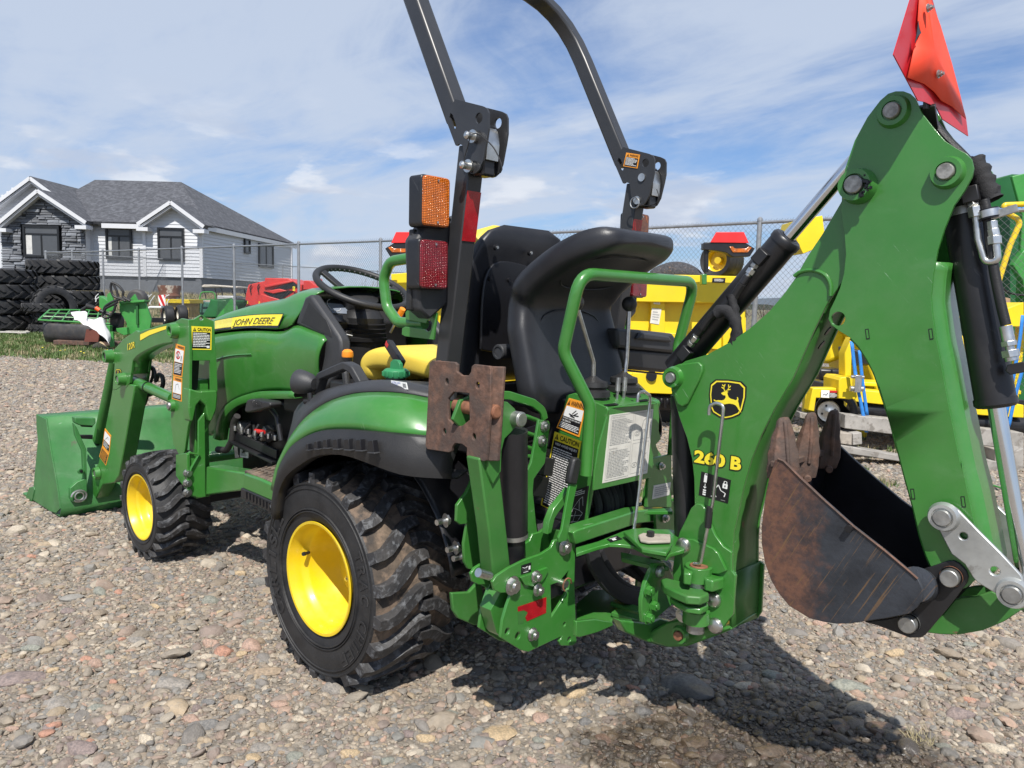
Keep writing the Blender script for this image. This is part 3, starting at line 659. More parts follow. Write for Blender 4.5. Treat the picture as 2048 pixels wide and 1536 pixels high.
# ================================================================== HOUSE AND BACKGROUND
def quadN(px, b_): return [PB(p, b_) for p in px]
SID = pbr('white_vinyl_siding', (.60, .615, .64), .45, var=.03, vscale=2); TRM = pbr('white_trim', (.62, .63, .65), .4, var=.02)
SHG = pbr('grey_shingles', (.085, .088, .098), .85, var=.35, vscale=4, bump=.6, bscale=40, col2=(.055, .057, .065), c2lo=.45, c2hi=.6, c2scale=6)
FND = pbr('grey_foundation', (.13, .14, .155), .8, var=.08); WFR = pbr('black_window_frame', (.012, .013, .015), .35)
stc = [pbr('ledge_stone_%s' % n_, c, .8, var=.25, vscale=5, bump=.5, bscale=12) for n_, c in (('dark', (.115, .122, .135)), ('mid', (.155, .165, .185)), ('light', (.20, .215, .24)))]
CUR = pbr('curtain', (.55, .55, .53), .8); INT = pbr('dark_interior', (.02, .02, .022), .9)
hz = 1.0
HS = thing('house', 'white bungalow with grey shingle roof and a dark stone gable behind the fence', 'house', BG(-16, 36, hz))
def P_(x, y, b_): return PB((x, y), b_)
BF, BS, BB = 34.95, 34.4, 34.35
def wall_box(x0, x1, b_, ztop, depth, name, mat, zb=hz):
    a, c = P_(x0, 500, b_), P_(x1, 500, b_); g = G(); d = HV*depth
    vs = [Vector((p.x, p.y, z)) for z in (zb, ztop) for p in (a, c, c+d, a+d)]
    return g.hexa(vs).obj(name, mat, HS)
ze = P_(240, 449, BF).z; zf = P_(240, 552, BF).z
# wall masses
wall_box(176, 402, BF+.05, ze, 9.5, 'wall', SID, zf)
wall_box(176, 402, BF+.08, zf, 9.5, 'foundation', FND, hz-.6)
wall_box(290, 403, BB+.05, ze-.02, 1.0, 'wall', SID, zf); wall_box(290, 403, BB+.08, zf, 1.0, 'foundation', FND, hz-.6)
wall_box(4, 172, BS+.10, ze, .40, 'wall', pbr('stone_backing', (.04, .042, .048), .9), hz-.4)
wall_box(-260, 4, BF-.6, ze, 8, 'wall', SID, zf); wall_box(-260, 180, BF+.5, zf, 8, 'foundation', FND, hz-.6)
# right side wall, receding
c0 = P_(403, 500, BB); c1 = P_(582, 500, 45.0); sd = Vector((c1.x-c0.x, c1.y-c0.y, 0)); sL = sd.length; sd.normalize(); sn2 = Vector((sd.y, -sd.x, 0))
if sn2.dot(CAMP-c0) < 0: sn2 = -sn2
zse = ze
g = G(); g.hexa([Vector((p.x, p.y, z)) for z in (zf, ze) for p in (c0-sn2*.0, c1, c1-sn2*.3, c0-sn2*.3)]); g.obj('wall', SID, HS)
g = G(); g.hexa([Vector((p.x, p.y, z)) for z in (hz-.6, zf) for p in (c0-sn2*.03, c1-sn2*.03, c1-sn2*.3, c0-sn2*.3)]); g.obj('foundation', FND, HS)
# siding boards : one object each
def boards(o, d, L, z0, z1, nrm, h, L2=None):
    n = int((z1-z0)/h); me = None
    g = G(); g.hexa([Vector((0, 0, 0)), Vector((1, 0, 0)), Vector((1, 0.03, 0)), Vector((0, .03, 0)), Vector((0, 0.024, .985)), Vector((1, 0.024, .985)), Vector((1, .03, .985)), Vector((0, .03, .985))]); me = g.mesh('siding_board', 0); me.materials.append(SID) if not me.materials else None
    for i in range(n):
        z = z0+i*h; ob_ = bpy.data.objects.new('siding_board', me); COL.objects.link(ob_)
        m = Matrix.Identity(4); x = Vector(d); y = -Vector(nrm)
        a_, LL = (0, L) if L2 is None else L2(z+h/2)
        if LL <= .05: bpy.data.objects.remove(ob_); continue
        for k in range(3): m[k][0] = x[k]*LL; m[k][1] = y[k]; m[k][3] = (Vector(o)+x*a_+Vector(nrm)*.03)[k]
        m[2][2] = h; m[2][3] = z; ob_.matrix_world = m; attach2(ob_, m)
def attach2(o, m): o.parent = HS; o.matrix_parent_inverse = wloc(HS).inverted(); o.matrix_basis = m
fn = -HV
a = P_(184, 500, BF); c = P_(290, 500, BF); boards(Vector((a.x, a.y, 0)), HR, (c-a).dot(HR), zf, ze-.05, fn, .155)
a = P_(290, 500, BB); c = P_(403, 500, BB); apx = P_(342, 408, BB); wB = (c-a).dot(HR)
def gab(z): 
    if z < ze: return 0, wB
    k = (apx.z-.25-z)/(apx.z-.25-ze); return wB/2*(1-k), wB*max(0, k)
boards(Vector((a.x, a.y, 0)), HR, wB, zf, apx.z-.25, fn, .155, gab)
boards(Vector((c0.x, c0.y, 0)), sd, sL, zf, ze-.05, sn2, .155)
g = G(); g.plate([Vector((a.x, a.y, ze)), Vector((c.x, c.y, ze)), Vector((apx.x, apx.y, apx.z-.1))], HV*.1); g.obj('gable_wall', SID, HS)
# corner trims
for (x, b_) in ((403, BB), (290, BB), (184, BF)): p = P_(x, 500, b_); G().span((0, 0, 0), (1, 1, 1)) ; g = G().box(Vector((p.x, p.y, (zf+ze)/2)), (.14, .14, ze-zf), Matrix.Rotation(YAW, 3, 'Z')); g.obj('corner_trim', TRM, HS)
p = c1; G().box(Vector((p.x, p.y, (zf+ze)/2)), (.14, .14, ze-zf), Matrix.Rotation(YAW, 3, 'Z')).obj('corner_trim', TRM, HS)
# return wall between stone gable and front wall
a = P_(172, 500, BS); c = P_(184, 500, BF); g = G(); g.hexa([Vector((p.x, p.y, z)) for z in (zf, ze) for p in (a, c, c+HV*.1-HR*.1, a+HV*.1-HR*.1)]); g.obj('wall', SID, HS)
# ledge stones
ap2 = P_(75, 385, BS); aL, aR = P_(3, 500, BS), P_(172, 500, BS); wS = (aR-aL).dot(HR); r8 = random.Random(4); smx = []
for k, m_ in enumerate(stc):
    g = G(); g.hexa([Vector(p) for p in ((0, -.06, 0), (1, -.05, 0), (1, 0, 0), (0, 0, 0), (0.01, -.03, .95), (.99, -.05, .93), (1, 0, 1), (0, 0, 1))]); me = g.mesh('stone', 0); me.materials.append(m_); smx.append(me)
win_s = [(P_(47, 516, BS), P_(122, 450, BS))]
z = hz+.05; 
while z < ap2.z-.3:
    h = r8.choice([.09, .11, .13, .15]); lim0, lim1 = 0, wS
    if z > ze-.1: k = (ap2.z-z-h)/(ap2.z-ze+.1); mid = (ap2-aL).dot(HR); lim0 = mid-mid*k; lim1 = mid+(wS-mid)*k
    x = lim0
    while x < lim1-.06:
        w = min(r8.uniform(.28, .75), lim1-x); zc_ = z+h/2
        xa = (win_s[0][0]-aL).dot(HR)-.05; xb2 = (win_s[0][1]-aL).dot(HR)+.05
        if win_s[0][0].z < zc_ < win_s[0][1].z and x+w > xa and x < xb2:
            if x < xa-.08: w = xa-x
            elif x+w > xb2: w = x+w-xb2; x = xb2; w = max(w, .1)
            else: x = xb2 if x+w >= xb2 else x+w; continue
        ob_ = bpy.data.objects.new('stone', r8.choice(smx)); COL.objects.link(ob_); m = Matrix.Identity(4); o_ = aL+HR*(x+.01)
        for k in range(3): m[k][0] = HR[k]*(w-.02); m[k][1] = HV[k]*r8.uniform(.7, 1.6); m[k][3] = o_[k]
        m[2][2] = h-.015; m[2][3] = z; attach2(ob_, m); x += w
    z += h
g = G(); g.plate([Vector((aL.x, aL.y, ze)), Vector((aR.x, aR.y, ze)), Vector((ap2.x, ap2.y, ap2.z))], HV*.15); go_ = g.obj('gable_wall', MATS['stone_backing'], HS)
# roofs
def roof(pts, name='roof', th=.14, mat=SHG):
    P = [Vector(p) for p in pts]; n = (P[1]-P[0]).cross(P[2]-P[0]).normalized(); n = n if n.z > 0 else -n
    return G().plate(P, -n*th).obj(name, mat, HS)
eL, eR = P_(150, 441, BF-.45), P_(403, 449, BF-.45); er = P_(410, 452, BB-.2); eb = P_(592, 478, 45.8)
rz = P_(362, 364, 39.8); rl = Vector(); rl = rz-HR*(rz-P_(190, 364, 39.8)).dot(HR); rl.z = rz.z
eL.z = eR.z = er.z = eb.z = (eL.z+eR.z)/2
rn = (eR+HR*.25-eL).cross(rz-eL); Lh = onP((152, 380), eL, rn); roof([eL, eR+HR*.25, rz, rl, Lh])
roof([eR+HR*.25, eb, rz]); bk = eb-HR*12; roof([eb, bk, rl, rz])
lh = eL-HR*9; roof([rl, rz-HR*9, lh+HV*0, eL]) if False else None
def fascia(a, b_, h=.20, t=.05, name='fascia', zoff=0):
    a = Vector(a); b_ = Vector(b_); G().bar(a+ZA*(zoff-.02), b_+ZA*(zoff-.02), t, h, (0, 0, 1)).obj(name, TRM, HS)
fascia(eL-HV*.03+HR*1.2, eR-HV*.03-HR*2.6, zoff=-.16); fascia(eR+HR*.27, eb+HR*.03, zoff=-.16)
G().bar(eL+HV*.2-ZA*.26+HR*1.2, eR+HV*.2-ZA*.26, .5, .03, (0, 0, 1)).obj('soffit', TRM, HS)
# gable roofs
def gable(apx_px, l_px, r_px, b_, back, ov=.45, deep=.5):
    A, L_, R_2 = P_(*apx_px, b_-ov), P_(*l_px, b_-ov), P_(*r_px, b_-ov)
    if l_px[0] < 0: pass
    Ab = A+HV*back; Lb, Rb = L_+HV*deep, R_2+HV*deep
    roof([L_, A, Ab, L_+HV*back]); roof([A, R_2, R_2+HV*back, Ab])
    for P0, P1 in ((L_, A), (A, R_2)):
        fascia(P0-HV*.03, P1-HV*.03, .15, .05, zoff=-.08); fascia(P0+HV*.06, P1+HV*.06, .09, .05, 'rake_trim', zoff=-.24)
        d = (P1-P0).normalized(); G().bar(P0+HV*.25-ZA*.24, P1+HV*.25-ZA*.24, .5, .02, (0, 0, 1)).obj('soffit', TRM, HS)
    for P0, s in ((L_, 1), (R_2, -1)): G().box(P0+HV*.2+HR*s*.22-ZA*.30, (.55, .50, .16), Matrix.Rotation(YAW, 3, 'Z')).obj('eave_return', TRM, HS)
gable((75, 377), (-8, 446), (172, 441), BS, 3.6); gable((341, 400), (275, 444), (408, 449), BB, 2.4)
gable((60, 352), (-75, 452), (182, 441), BS+1.2, 5.2)
a, c, d_ = P_(-60, 445, BS+1.25), P_(165, 440, BS+1.25), P_(60, 356, BS+1.25); a.z = c.z = ze; g = G(); g.plate([a, c, d_], HV*.1); g.obj('gable_wall', SID, HS)
bx = P_(-60, 445, BS+1.22)
for k in range(8):
    z = ze+.25+k*.17; kk = (d_.z-z)/(d_.z-ze); mid = d_+HR*0
    if kk <= .05: break
    wL_, wR_ = (d_-a).dot(HR)*kk, (c-d_).dot(HR)*kk; ob_ = bpy.data.objects.new('siding_board', bpy.data.meshes['siding_board']); COL.objects.link(ob_); m = Matrix.Identity(4); o_ = d_-HR*wL_-HV*.05
    for q in range(3): m[q][0] = HR[q]*(wL_+wR_); m[q][1] = HV[q]; m[q][3] = o_[q]
    m[2][2] = .165; m[2][3] = z; attach2(ob_, m)
# windows
def window(x0, y0, x1, y1, plane, cols_, transom=True, curtain=None):
    """px corners on a wall plane given by function (p, lift) -> 3D"""
    TLc, BRc = plane((x0, y0), 0), plane((x1, y1), 0); d = Vector((BRc.x-TLc.x, BRc.y-TLc.y, 0)); w = d.length; d.normalize(); h = TLc.z-BRc.z; nr = plane((x0, y0), 1)-TLc; nr.normalize()
    o = Vector((TLc.x, TLc.y, BRc.z)); f = .09
    def at(u, v, l): return o+d*u+ZA*v+nr*l
    def bx_(g, u0, u1, v0, v1, l0, l1, m=None): g.hexa([at(u0, v0, l0), at(u1, v0, l0), at(u1, v0, l1), at(u0, v0, l1), at(u0, v1, l0), at(u1, v1, l0), at(u1, v1, l1), at(u0, v1, l1)], m)
    g = G(); bx_(g, 0, w, 0, f, .0, .10); bx_(g, 0, w, h-f, h, .0, .10); bx_(g, 0, f, f, h-f, .0, .098); bx_(g, w-f, w, f, h-f, .0, .098); W_ = g.obj('window', WFR, HS)
    vt = h*.73 if transom else h-f
    g = G()
    if transom: bx_(g, f, w-f, vt-.03, vt+.03, 0, .085)
    for k in range(1, cols_): u = f+(w-2*f)*k/cols_; bx_(g, u-.03, u+.03, f, vt-.03, 0, .08)
    if g.v: g.obj('window_bar', WFR, W_)
    for k in range(cols_):
        u0, u1 = f+(w-2*f)*k/cols_, f+(w-2*f)*(k+1)/cols_; g = G(); bx_(g, u0, u1, f, vt, .045, .05); g.obj('pane', GLS, W_)
    if transom: g = G(); bx_(g, f, w-f, vt, h-f, .045, .05); g.obj('pane', GLS, W_)
    if curtain: g = G(); bx_(g, f+.03, f+.03+w*curtain, f+.05, vt-.05, .053, .055); g.obj('curtain', CUR, W_)
def pf_(b_): return lambda p, l: PB(p, b_-l*1.0) if l == 0 else PB(p, b_)-HV
window(47, 450, 122, 516, pf_(BS-.03), 2, True, .16); window(212, 454, 266, 520, pf_(BF-.04), 2, True, .12); window(316, 455, 370, 522, pf_(BB-.04), 2)
def psd(p, l): q = onP(p, c0+sn2*.02, sn2); return q+sn2*l
window(487, 476, 498.5, 508, psd, 1, False); window(516, 486, 545, 537, psd, 2, False)

# ================================================================== FENCES
GAL = pbr('galvanised_pipe', (.36, .37, .38), .42, .6, var=.12, vscale=12); WIR = pbr('galvanised_wire', (.24, .25, .26), .5, .5)
def fence(label, p0, dv, n, tops, base_z, postk, rails, rad=.032, mesh_range=None, hh=2.35, grp='chain link fences'):
    F = thing('chain_link_fence', label, 'fence', (p0.x, p0.y, 0), grp)
    def pt(k): return p0+dv*k
    zt = lambda k: float(np.interp(k, [q[0] for q in tops], [q[1] for q in tops])); zb = lambda k: float(np.interp(k, [q[0] for q in base_z], [q[1] for q in base_z]))
    for k in postk:
        p = pt(k); rr = rad*1.5 if k in (postk[0],) else rad; g = G(); g.cyl((p.x, p.y, zb(k)-.2), (p.x, p.y, zt(k)+.02), rr, n=12); g.lathe([(0, rr*1.15), (.03, rr*1.1), (.05, rr*.5), (.055, .0001)], (p.x, p.y, zt(k)+.02), (0, 0, 1), 12); g.obj('fence_post', GAL, F)
    k0, k1 = mesh_range
    ks = np.linspace(k0, k1, 30); g = G().tube([Vector((pt(k).x, pt(k).y, zt(k))) for k in ks], .021, 8); g.obj('top_rail', GAL, F)
    g = G(); L = dv.length; s = .0508*1.4142; nr = Vector((-dv.y, dv.x, 0)).normalized(); r = .0019; tot = (k1-k0)*L; m = int(tot/s)
    def seg(ka, za, kb, zb_, o):
        a = pt(ka)+nr*o; b_ = pt(kb)+nr*o; a.z = za; b_.z = zb_; d = (b_-a).normalized(); x, y, _ = perp(d); vs = [p+x*math.cos(t)*r+y*math.sin(t)*r for p in (a, b_) for t in (0, 2.09, 4.19)]
        g.add(vs, [(0, 1, 4, 3), (1, 2, 5, 4), (2, 0, 3, 5)])
    for sg in (1, -1):
        for i in range(-int(2.4/s)-1, m+int(2.4/s)+1):
            ka = k0+i*s/L; kb = ka; z0 = None
            # wire climbs one metre per metre run
            u0 = i*s; zA = zb(k0)+.05; H = zt(max(k0, min(k1, ka)))-zA
            ua, ub = (u0, u0+H) if sg > 0 else (u0+H, u0); za, zb2 = zA, zA+H
            if sg < 0: ua, ub = u0+H, u0
            lo, hi = 0, tot
            def clip(u, z, u2, z2):
                if u == u2: return None
                if max(u, u2) <= lo or min(u, u2) >= hi: return None
                def zz_(w): return z+(z2-z)*(w-u)/(u2-u)
                a_, b2 = max(lo, min(hi, u)), max(lo, min(hi, u2)); return a_, zz_(a_), b2, zz_(b2)
            c_ = clip(ua, za, ub, zb2+.035)
            if c_: seg(k0+c_[0]/L, c_[1], k0+c_[2]/L, c_[3], .022*sg*.12)
    o = g.obj('chain_mesh', WIR, F, smooth=0); o['kind'] = 'stuff'; return F
q0 = BG(-18.316, 30.0); dv = HR*2.2306-HV*2.0801
fence('long galvanised chain link fence running behind the tractor to the right', q0, dv, 12, [(0, 2.62), (2, 2.5), (4, 2.42), (7, 2.30), (10, 2.25), (12, 2.2)], [(0, .3), (3, .1), (6, 0), (12, 0)], [0, 1, 2, 3, 4, 5, 6, 7, 8, 9, 9.62, 11], None, mesh_range=(0, 12), grp=None)
q1 = BG(-18.316, 30.0); dv2 = HR*1.60+HV*2.55
fence('far galvanised chain link fence leading away behind the corner post', q1, dv2, 10, [(0, 2.62), (10, 2.9)], [(0, .5), (10, 1.0)], [0, 1.9, 3.9, 6.3, 9], None, mesh_range=(0, 12), rad=.028, grp=None)

# ================================================================== TYRE STACKS
def big_tyre(R, w, nl=20, seed=0):
    g = G(); o = w/2; pr = [(-o*.86, R*.60), (-o*.98, R*.66), (-o, R*.78), (-o*.95, R*.88), (-o*.80, R*.945), (-o*.3, R*.955), (o*.3, R*.955), (o*.80, R*.945), (o*.95, R*.88), (o, R*.78), (o*.98, R*.66), (o*.86, R*.60)]
    g.lathe(pr, (0, 0, 0), (0, 0, 1), 48, RUB)
    for sg in (1, -1):
        for k in range(nl):
            ph0 = 2*PI*(k+(.5 if sg < 0 else 0))/nl; rows = []
            for w_, q, hw in ((1.0, 0, .035), (.75, .03, .034), (.35, .14, .032), (-.08, .25, .034)):
                r0, r1 = R*.93, R*(1.0 if w_ < .9 else .965); z = sg*w_*o*.96; hw_ = hw*R/.9
                rows.append([Vector((math.cos(ph0+(q-hw_*1.2)/R*1.0)*r0, math.sin(ph0+(q-hw_*1.2)/R)*r0, z)), Vector((math.cos(ph0+(q-hw_)/R)*r1, math.sin(ph0+(q-hw_)/R)*r1, z)), Vector((math.cos(ph0+(q+hw_)/R)*r1, math.sin(ph0+(q+hw_)/R)*r1, z)), Vector((math.cos(ph0+(q+hw_*1.2)/R)*r0, math.sin(ph0+(q+hw_*1.2)/R)*r0, z))])
            vs = [p for r_ in rows for p in r_]; g.add(vs, [(i*4+j, i*4+j+1, (i+1)*4+j+1, (i+1)*4+j) for i in range(3) for j in range(3)]+[(0, 1, 2, 3), (12, 13, 14, 15)], RUB)
    me = g.mesh('tractor_tyre', 30); return me
tyA = big_tyre(.95, .44, 20); tyC = big_tyre(.95, .395, 19); tyB = big_tyre(.90, .42, 17)
def put(me, name, loc, rot, label, cat, grp=None, sc=1):
    o = bpy.data.objects.new(name, me); COL.objects.link(o); o.location = loc; o.rotation_euler = rot; o.scale = (sc,)*3; return tag(o, label, cat, grp)
names_ = ['bottom', 'second from the bottom', 'third from the bottom', 'topmost']
for k in range(4): p = BG(-13.68+.03*((k*7) % 3), 20.2, .10+.20+k*.395); put(tyC, 'tractor_tyre', p, (0, 0, k*1.3+.2), f'large worn tractor tyre, {names_[k]} of the left stack on the pallet', 'tyre', 'tractor tyres in the left stack')
for k in range(4): p = BG(-13.3+.12*((k*5) % 3)/2, 22.6, .20+.30+k*.44); put(tyB if k == 2 else tyA, 'tractor_tyre', p, (0, 0, k*2.1+.5), f'large black tractor tyre, {names_[k]} of the stack behind the leaning tyre', 'tyre', 'tractor tyres in the rear stack')
p = PB((108, 612), 19.9); p.z = .72; o = put(tyB, 'tractor_tyre', p, (HR*.80-HV*.55+ZA*.12).to_track_quat('Z', 'Y').to_euler(), 'single tractor tyre standing tilted between the two tyre stacks', 'tyre', None, .62)
for k, (a_, b_, z_) in enumerate(((-12.1, 19.9, .16), (-12.0, 19.9, .42), (-12.2, 19.8, .70))): put(tyB, 'farm_tyre', BG(a_, b_, z_), (0, 0, k), ['small farm tyre lowest beside the left stack', 'small farm tyre in the middle beside the left stack', 'small farm tyre on top beside the left stack'][k], 'tyre', 'small tyres beside the stack', .55)
pl = thing('pallet', 'low pale wooden pallet under the left tyre stack', 'pallet', BG(-13.4, 19.9, 0))
for k in range(5): a_ = BG(-14.7, 19.2+k*.42, .075); b2 = BG(-12.25, 19.2+k*.42, .075); G().bar(a_, b2, .14, .03).obj('plank', pbr('pale_timber', (.5, .48, .43), .8) if 'pale_timber' not in MATS else MATS['pale_timber'], pl)
for k in range(3): a_ = BG(-14.5+k*1.05, 19.1, .03); b2 = BG(-14.5+k*1.05, 21, .03); G().bar(a_, b2, .1, .06).obj('bearer', WOOD, pl)

# ================================================================== MOWER (green) WITH TARPAULIN
MW = thing('disc_mower', 'green disc mower with black skirt and folded hitch on the grass by the tyre stacks', 'mower', BG(-9, 15.8, 0))
GRN2 = pbr('bright_green_implement', (.045, .26, .05), .4, var=.08, dust=.1)
def pb(x, y, b_): return PB((x, y), b_)
bm_ = 15.6
tp_ = [pb(80, 634, bm_+.8), pb(160, 630, bm_+1.6), pb(176, 655, bm_-.4), pb(82, 642, bm_-.2)]
tp_ = [Vector((p.x, p.y, .60)) for p in (pb(78, 636, 16.2), pb(165, 636, 17.4), pb(176, 655, 15.0), pb(84, 645, 15.4))]
tp_ = [BG(-9.85, 16.2, .74), BG(-9.0, 17.2, .74), BG(-8.1, 15.5, .50), BG(-9.6, 15.4, .55)]
g = G()
for i in range(4): g.cyl(tp_[i], tp_[(i+1) % 4], .018, n=8)
for t_ in (.15, .3, .45, .6, .75, .9): g.cyl(tp_[0].lerp(tp_[1], t_), tp_[3].lerp(tp_[2], t_), .014, n=6)
for t_ in (.33, .66): g.cyl(tp_[0].lerp(tp_[3], t_), tp_[1].lerp(tp_[2], t_), .014, n=6)
g.obj('guard_frame', GRN2, MW)
SKR = pbr('grey_rubber_curtain', (.040, .040, .043), .6, var=.2, dust=.2)
g = G(); ca__ = crom([BG(-9.72, 15.75, 0), BG(-9.45, 15.45, 0), BG(-8.8, 15.3, 0), BG(-8.1, 15.4, 0)], 14); g.grid([[p+ZA*.49, p+ZA*.44-HV*.03, p+ZA*.26-HV*.02, p+ZA*.10+HV*.03] for p in ca__]); g.obj('skirt', SKR, MW, fix=True, solid=.015, smooth=50)
g = G(); a_, b2 = BG(-9.2, 15.3, .12), BG(-7.6, 15.7, .10); g.bar(a_, b2, .35, .09); g.obj('cutter_bar', RUST, MW, bevel=.01)
G().plate([BG(-8.55, 15.15, .15), BG(-8.3, 15.2, .15), BG(-8.25, 15.2, .40), BG(-8.5, 15.15, .40)], HV*.03).obj('side_plate', pbr('rusty_red_plate', (.16, .05, .035), .6), MW)
def bxo(name, x0, y0, x1, y1, b_, dp, mat, par, bev=.006):      # box standing at depth b_, traced front rectangle
    p0, p1 = PB((x0, y0), b_), PB((x1, y1), b_); w = (p1-p0).dot(HR); z0, z1 = min(p0.z, p1.z), max(p0.z, p1.z); o_ = PB((x0, (y0+y1)/2), b_)
    vs = [Vector((q.x, q.y, z)) for z in (z0, z1) for q in (o_, o_+HR*w, o_+HR*w+HV*dp, o_+HV*dp)]; return G().hexa(vs).obj(name, mat, par, bevel=bev)
def plo(name, pts, b_, dp, mat, par, bev=.004): return G().plate([PB(p, b_) for p in pts], HV*dp).obj(name, mat, par, bevel=bev)
plo('headstock', Q('N1', [(1355, 585), (1640, 565), (1720, 780), (1700, 930), (1450, 960), (1440, 830), (1400, 760), (1360, 700)]), 15.0, .05, GRN2, MW)
plo('headstock', Q('N1', [(1125, 520), (1200, 560), (1260, 620), (1260, 700), (1130, 690)]), 15.4, .2, GRN2, MW)
plo('mast_plate', Q('N1', [(1215, 510), (1250, 480), (1300, 600), (1290, 690), (1230, 690)]), 15.2, .06, GRN2, MW); plo('mast_plate', Q('N1', [(1480, 560), (1530, 500), (1570, 590)]), 15.1, .05, GRN2, MW)
plo('mast_top', Q('N1', [(1350, 590), (1640, 570), (1640, 590), (1360, 612)]), 14.9, .25, GRN2, MW); bxo('gearbox_post', *Q('N1', [(1545, 620)])[0], *Q('N1', [(1575, 850)])[0], 14.95, .06, pbr('dark_green_recess', (.02, .10, .025), .5), MW)
plo('lower_arm', Q('N1', [(1130, 880), (1180, 855), (1250, 860), (1250, 945), (1190, 945), (1140, 905)]), 14.8, .10, GRN2, MW); plo('lower_arm', Q('N1', [(1320, 890), (1440, 880), (1450, 960), (1410, 970), (1330, 930)]), 14.8, .10, GRN2, MW)
plo('upright', Q('N1', [(1245, 930), (1285, 930), (1290, 1100), (1250, 1105)]), 14.7, .05, GRN2, MW); plo('recess', Q('N1', [(1250, 760), (1290, 710), (1380, 720), (1410, 800), (1400, 880), (1320, 890), (1320, 930), (1250, 930)]), 15.02, .03, BKP, MW)
g = G()
for pts in ([(1270, 370), (1260, 430), (1290, 520), (1380, 560), (1430, 580)], [(1275, 370), (1340, 400), (1400, 470), (1400, 530), (1480, 580)], [(1290, 390), (1330, 470), (1350, 540), (1420, 560)], [(1180, 690), (1200, 640), (1280, 590), (1360, 560)], [(1170, 700), (1175, 760), (1240, 770), (1290, 700), (1320, 620)], [(1190, 690), (1210, 660), (1290, 620), (1340, 590)]):
    g.tube(crom([PB(p, 14.85) for p in Q('N1', pts)], 16), .024, 8)
g.obj('mower_hoses', HOSE, MW)
g = G(); sh = [PB(p, 14.9) for p in Q('N1', [(930, 685), (1000, 640), (1080, 660), (1160, 700), (1280, 750)])]; g.tube(sh, .035, 12, mat=PLA)
for k in range(7): q = sh[1].lerp(sh[2], k/7); g.cyl(q-HR*.012, q+HR*.012, .06-.002*k, n=14, mat=PLA)
g.cyl(sh[2]+HR*.02, sh[2].lerp(sh[3], .7), .042, n=12, mat=pbr('orange_sleeve', (.75, .10, .02), .5)); g.obj('drive_shaft', None, MW)
g = G().cyl(PB(Q('N1', [(1540, 560)])[0], 15.6), PB(Q('N1', [(1540, 560)])[0], 15.6)+HV*.2, .20, n=28); g.obj('rubber_dome', SKR, MW, bevel=.05)
TP = pbr('white_tarpaulin', (.72, .71, .70), .55, var=.08, vscale=6)
g = G(); rows = []
tA = [PB(p, 14.6) for p in Q('N1', [(805, 710), (900, 700), (1000, 705), (990, 770), (1080, 790), (1150, 770), (1210, 860), (1260, 960), (1240, 1040)])]; tB = [PB(p, 14.3) for p in Q('N1', [(850, 800), (900, 815), (950, 850), (1000, 870), (1060, 900), (1120, 950), (1180, 1000), (1240, 1060), (1245, 1070)])]
uA, uB = crom(tA, 26), crom(tB, 26)
for i, (p, q) in enumerate(zip(uA, uB)): rows.append([p.lerp(q, k/8)+HV*(.05*mn.noise(Vector((i*.22, k*.3, 0))))+ZA*(.02*mn.noise(Vector((i*.3, k*.35, 5)))) for k in range(9)])
g.grid(rows); o = g.obj('tarpaulin', TP, None, fix=True, solid=.004, smooth=25); tag(o, 'crumpled white tarpaulin thrown over the green mower', 'tarp')
o = bpy.data.objects.new('field_rock', stone_hi[3].copy()); o.data.materials.clear(); o.data.materials.append(scol[0]); COL.objects.link(o); o.location = onZ((197, 694), .06); o.scale = (.34, .26, .30); o.rotation_euler = (0, 0, YAW+1.4); tag(o, 'tan rock lying in the grass in front of the green mower', 'rock')

# ================================================================== THINGS BEHIND THE FENCE, LEFT
def drum():
    b_ = 25.5; c_ = PB((340, 620), b_); c_.z = .2; zt_ = PB((340, 571), b_).z; w = 22*b_/FPX; g = G()
    H = zt_-c_.z; g.lathe([(0, w*.80), (H*.62, w*.80), (H*.72, w*.93), (H*.80, w*.86), (H*.9, w*.98), (H, w*1.0), (H, w*.92), (H*.9, w*.85)], c_, (0, 0, 1), 28)
    o = g.obj('wheel_rim', None, None); o.data.materials.append(pbr('rusty_cream_rim', (.62, .55, .45), .6, var=.15, col2=(.22, .09, .05), c2lo=.40, c2hi=.5, c2scale=3)); tag(o, 'rusty cream double wheel rim standing upright behind the fence', 'wheel rim')
drum()
YT = thing('yellow_bin', 'small yellow and brown bin with a striped lid behind the fence', 'bin', BG(-10.3, 23, 0))
bxo('bin_body', 336, 606, 378, 635, 23.2, .8, pbr('ochre_panel', (.45, .30, .08), .6, var=.3), YT); bxo('bin_lid', 331, 598, 380, 607, 23.1, 1.0, YELM, YT)
RK = thing('hay_rake', 'white framed tine rake with red and white warning board behind the mower', 'rake', BG(-10, 20, 0))
WP = pbr('white_frame_paint', (.7, .7, .68), .45)
g = G().tube([PB(p, 20) for p in Q('N1', [(1680, 680), (1700, 650), (1920, 655)])], .03, 8, fr=.1); g.obj('rake_frame', WP, RK)
for q in ([(1085, 560), (1120, 500)], [(1090, 590), (1135, 530)], [(1660, 590), (1725, 505)], [(1705, 620), (1760, 520)], [(1670, 560), (1690, 510)], [(1880, 560), (1925, 510)], [(1900, 620), (1925, 560)]):
    G().tube([PB(p, 20.3) for p in Q('N1', [q[0], (q[0][0]+5, q[0][1]-30), q[1]])], .014, 6, fr=.05).obj('tine', WP, RK)
wb = Q('N1', [(1795, 515), (1880, 508), (1885, 632), (1815, 635)]); d = Decal(*[PB(p, 19.8) for p in wb], WHT, n=-HV); d.poly([(.05, 0), (.45, 0), (.95, 1), (.55, 1)], REDP, 1); d.poly([(.75, 0), (1, 0), (1, .45)], REDP, 1) ; d.poly([(0, .55), (0, 1), (.25, 1)], REDP, 1); d.obj(RK, 'warning_board')
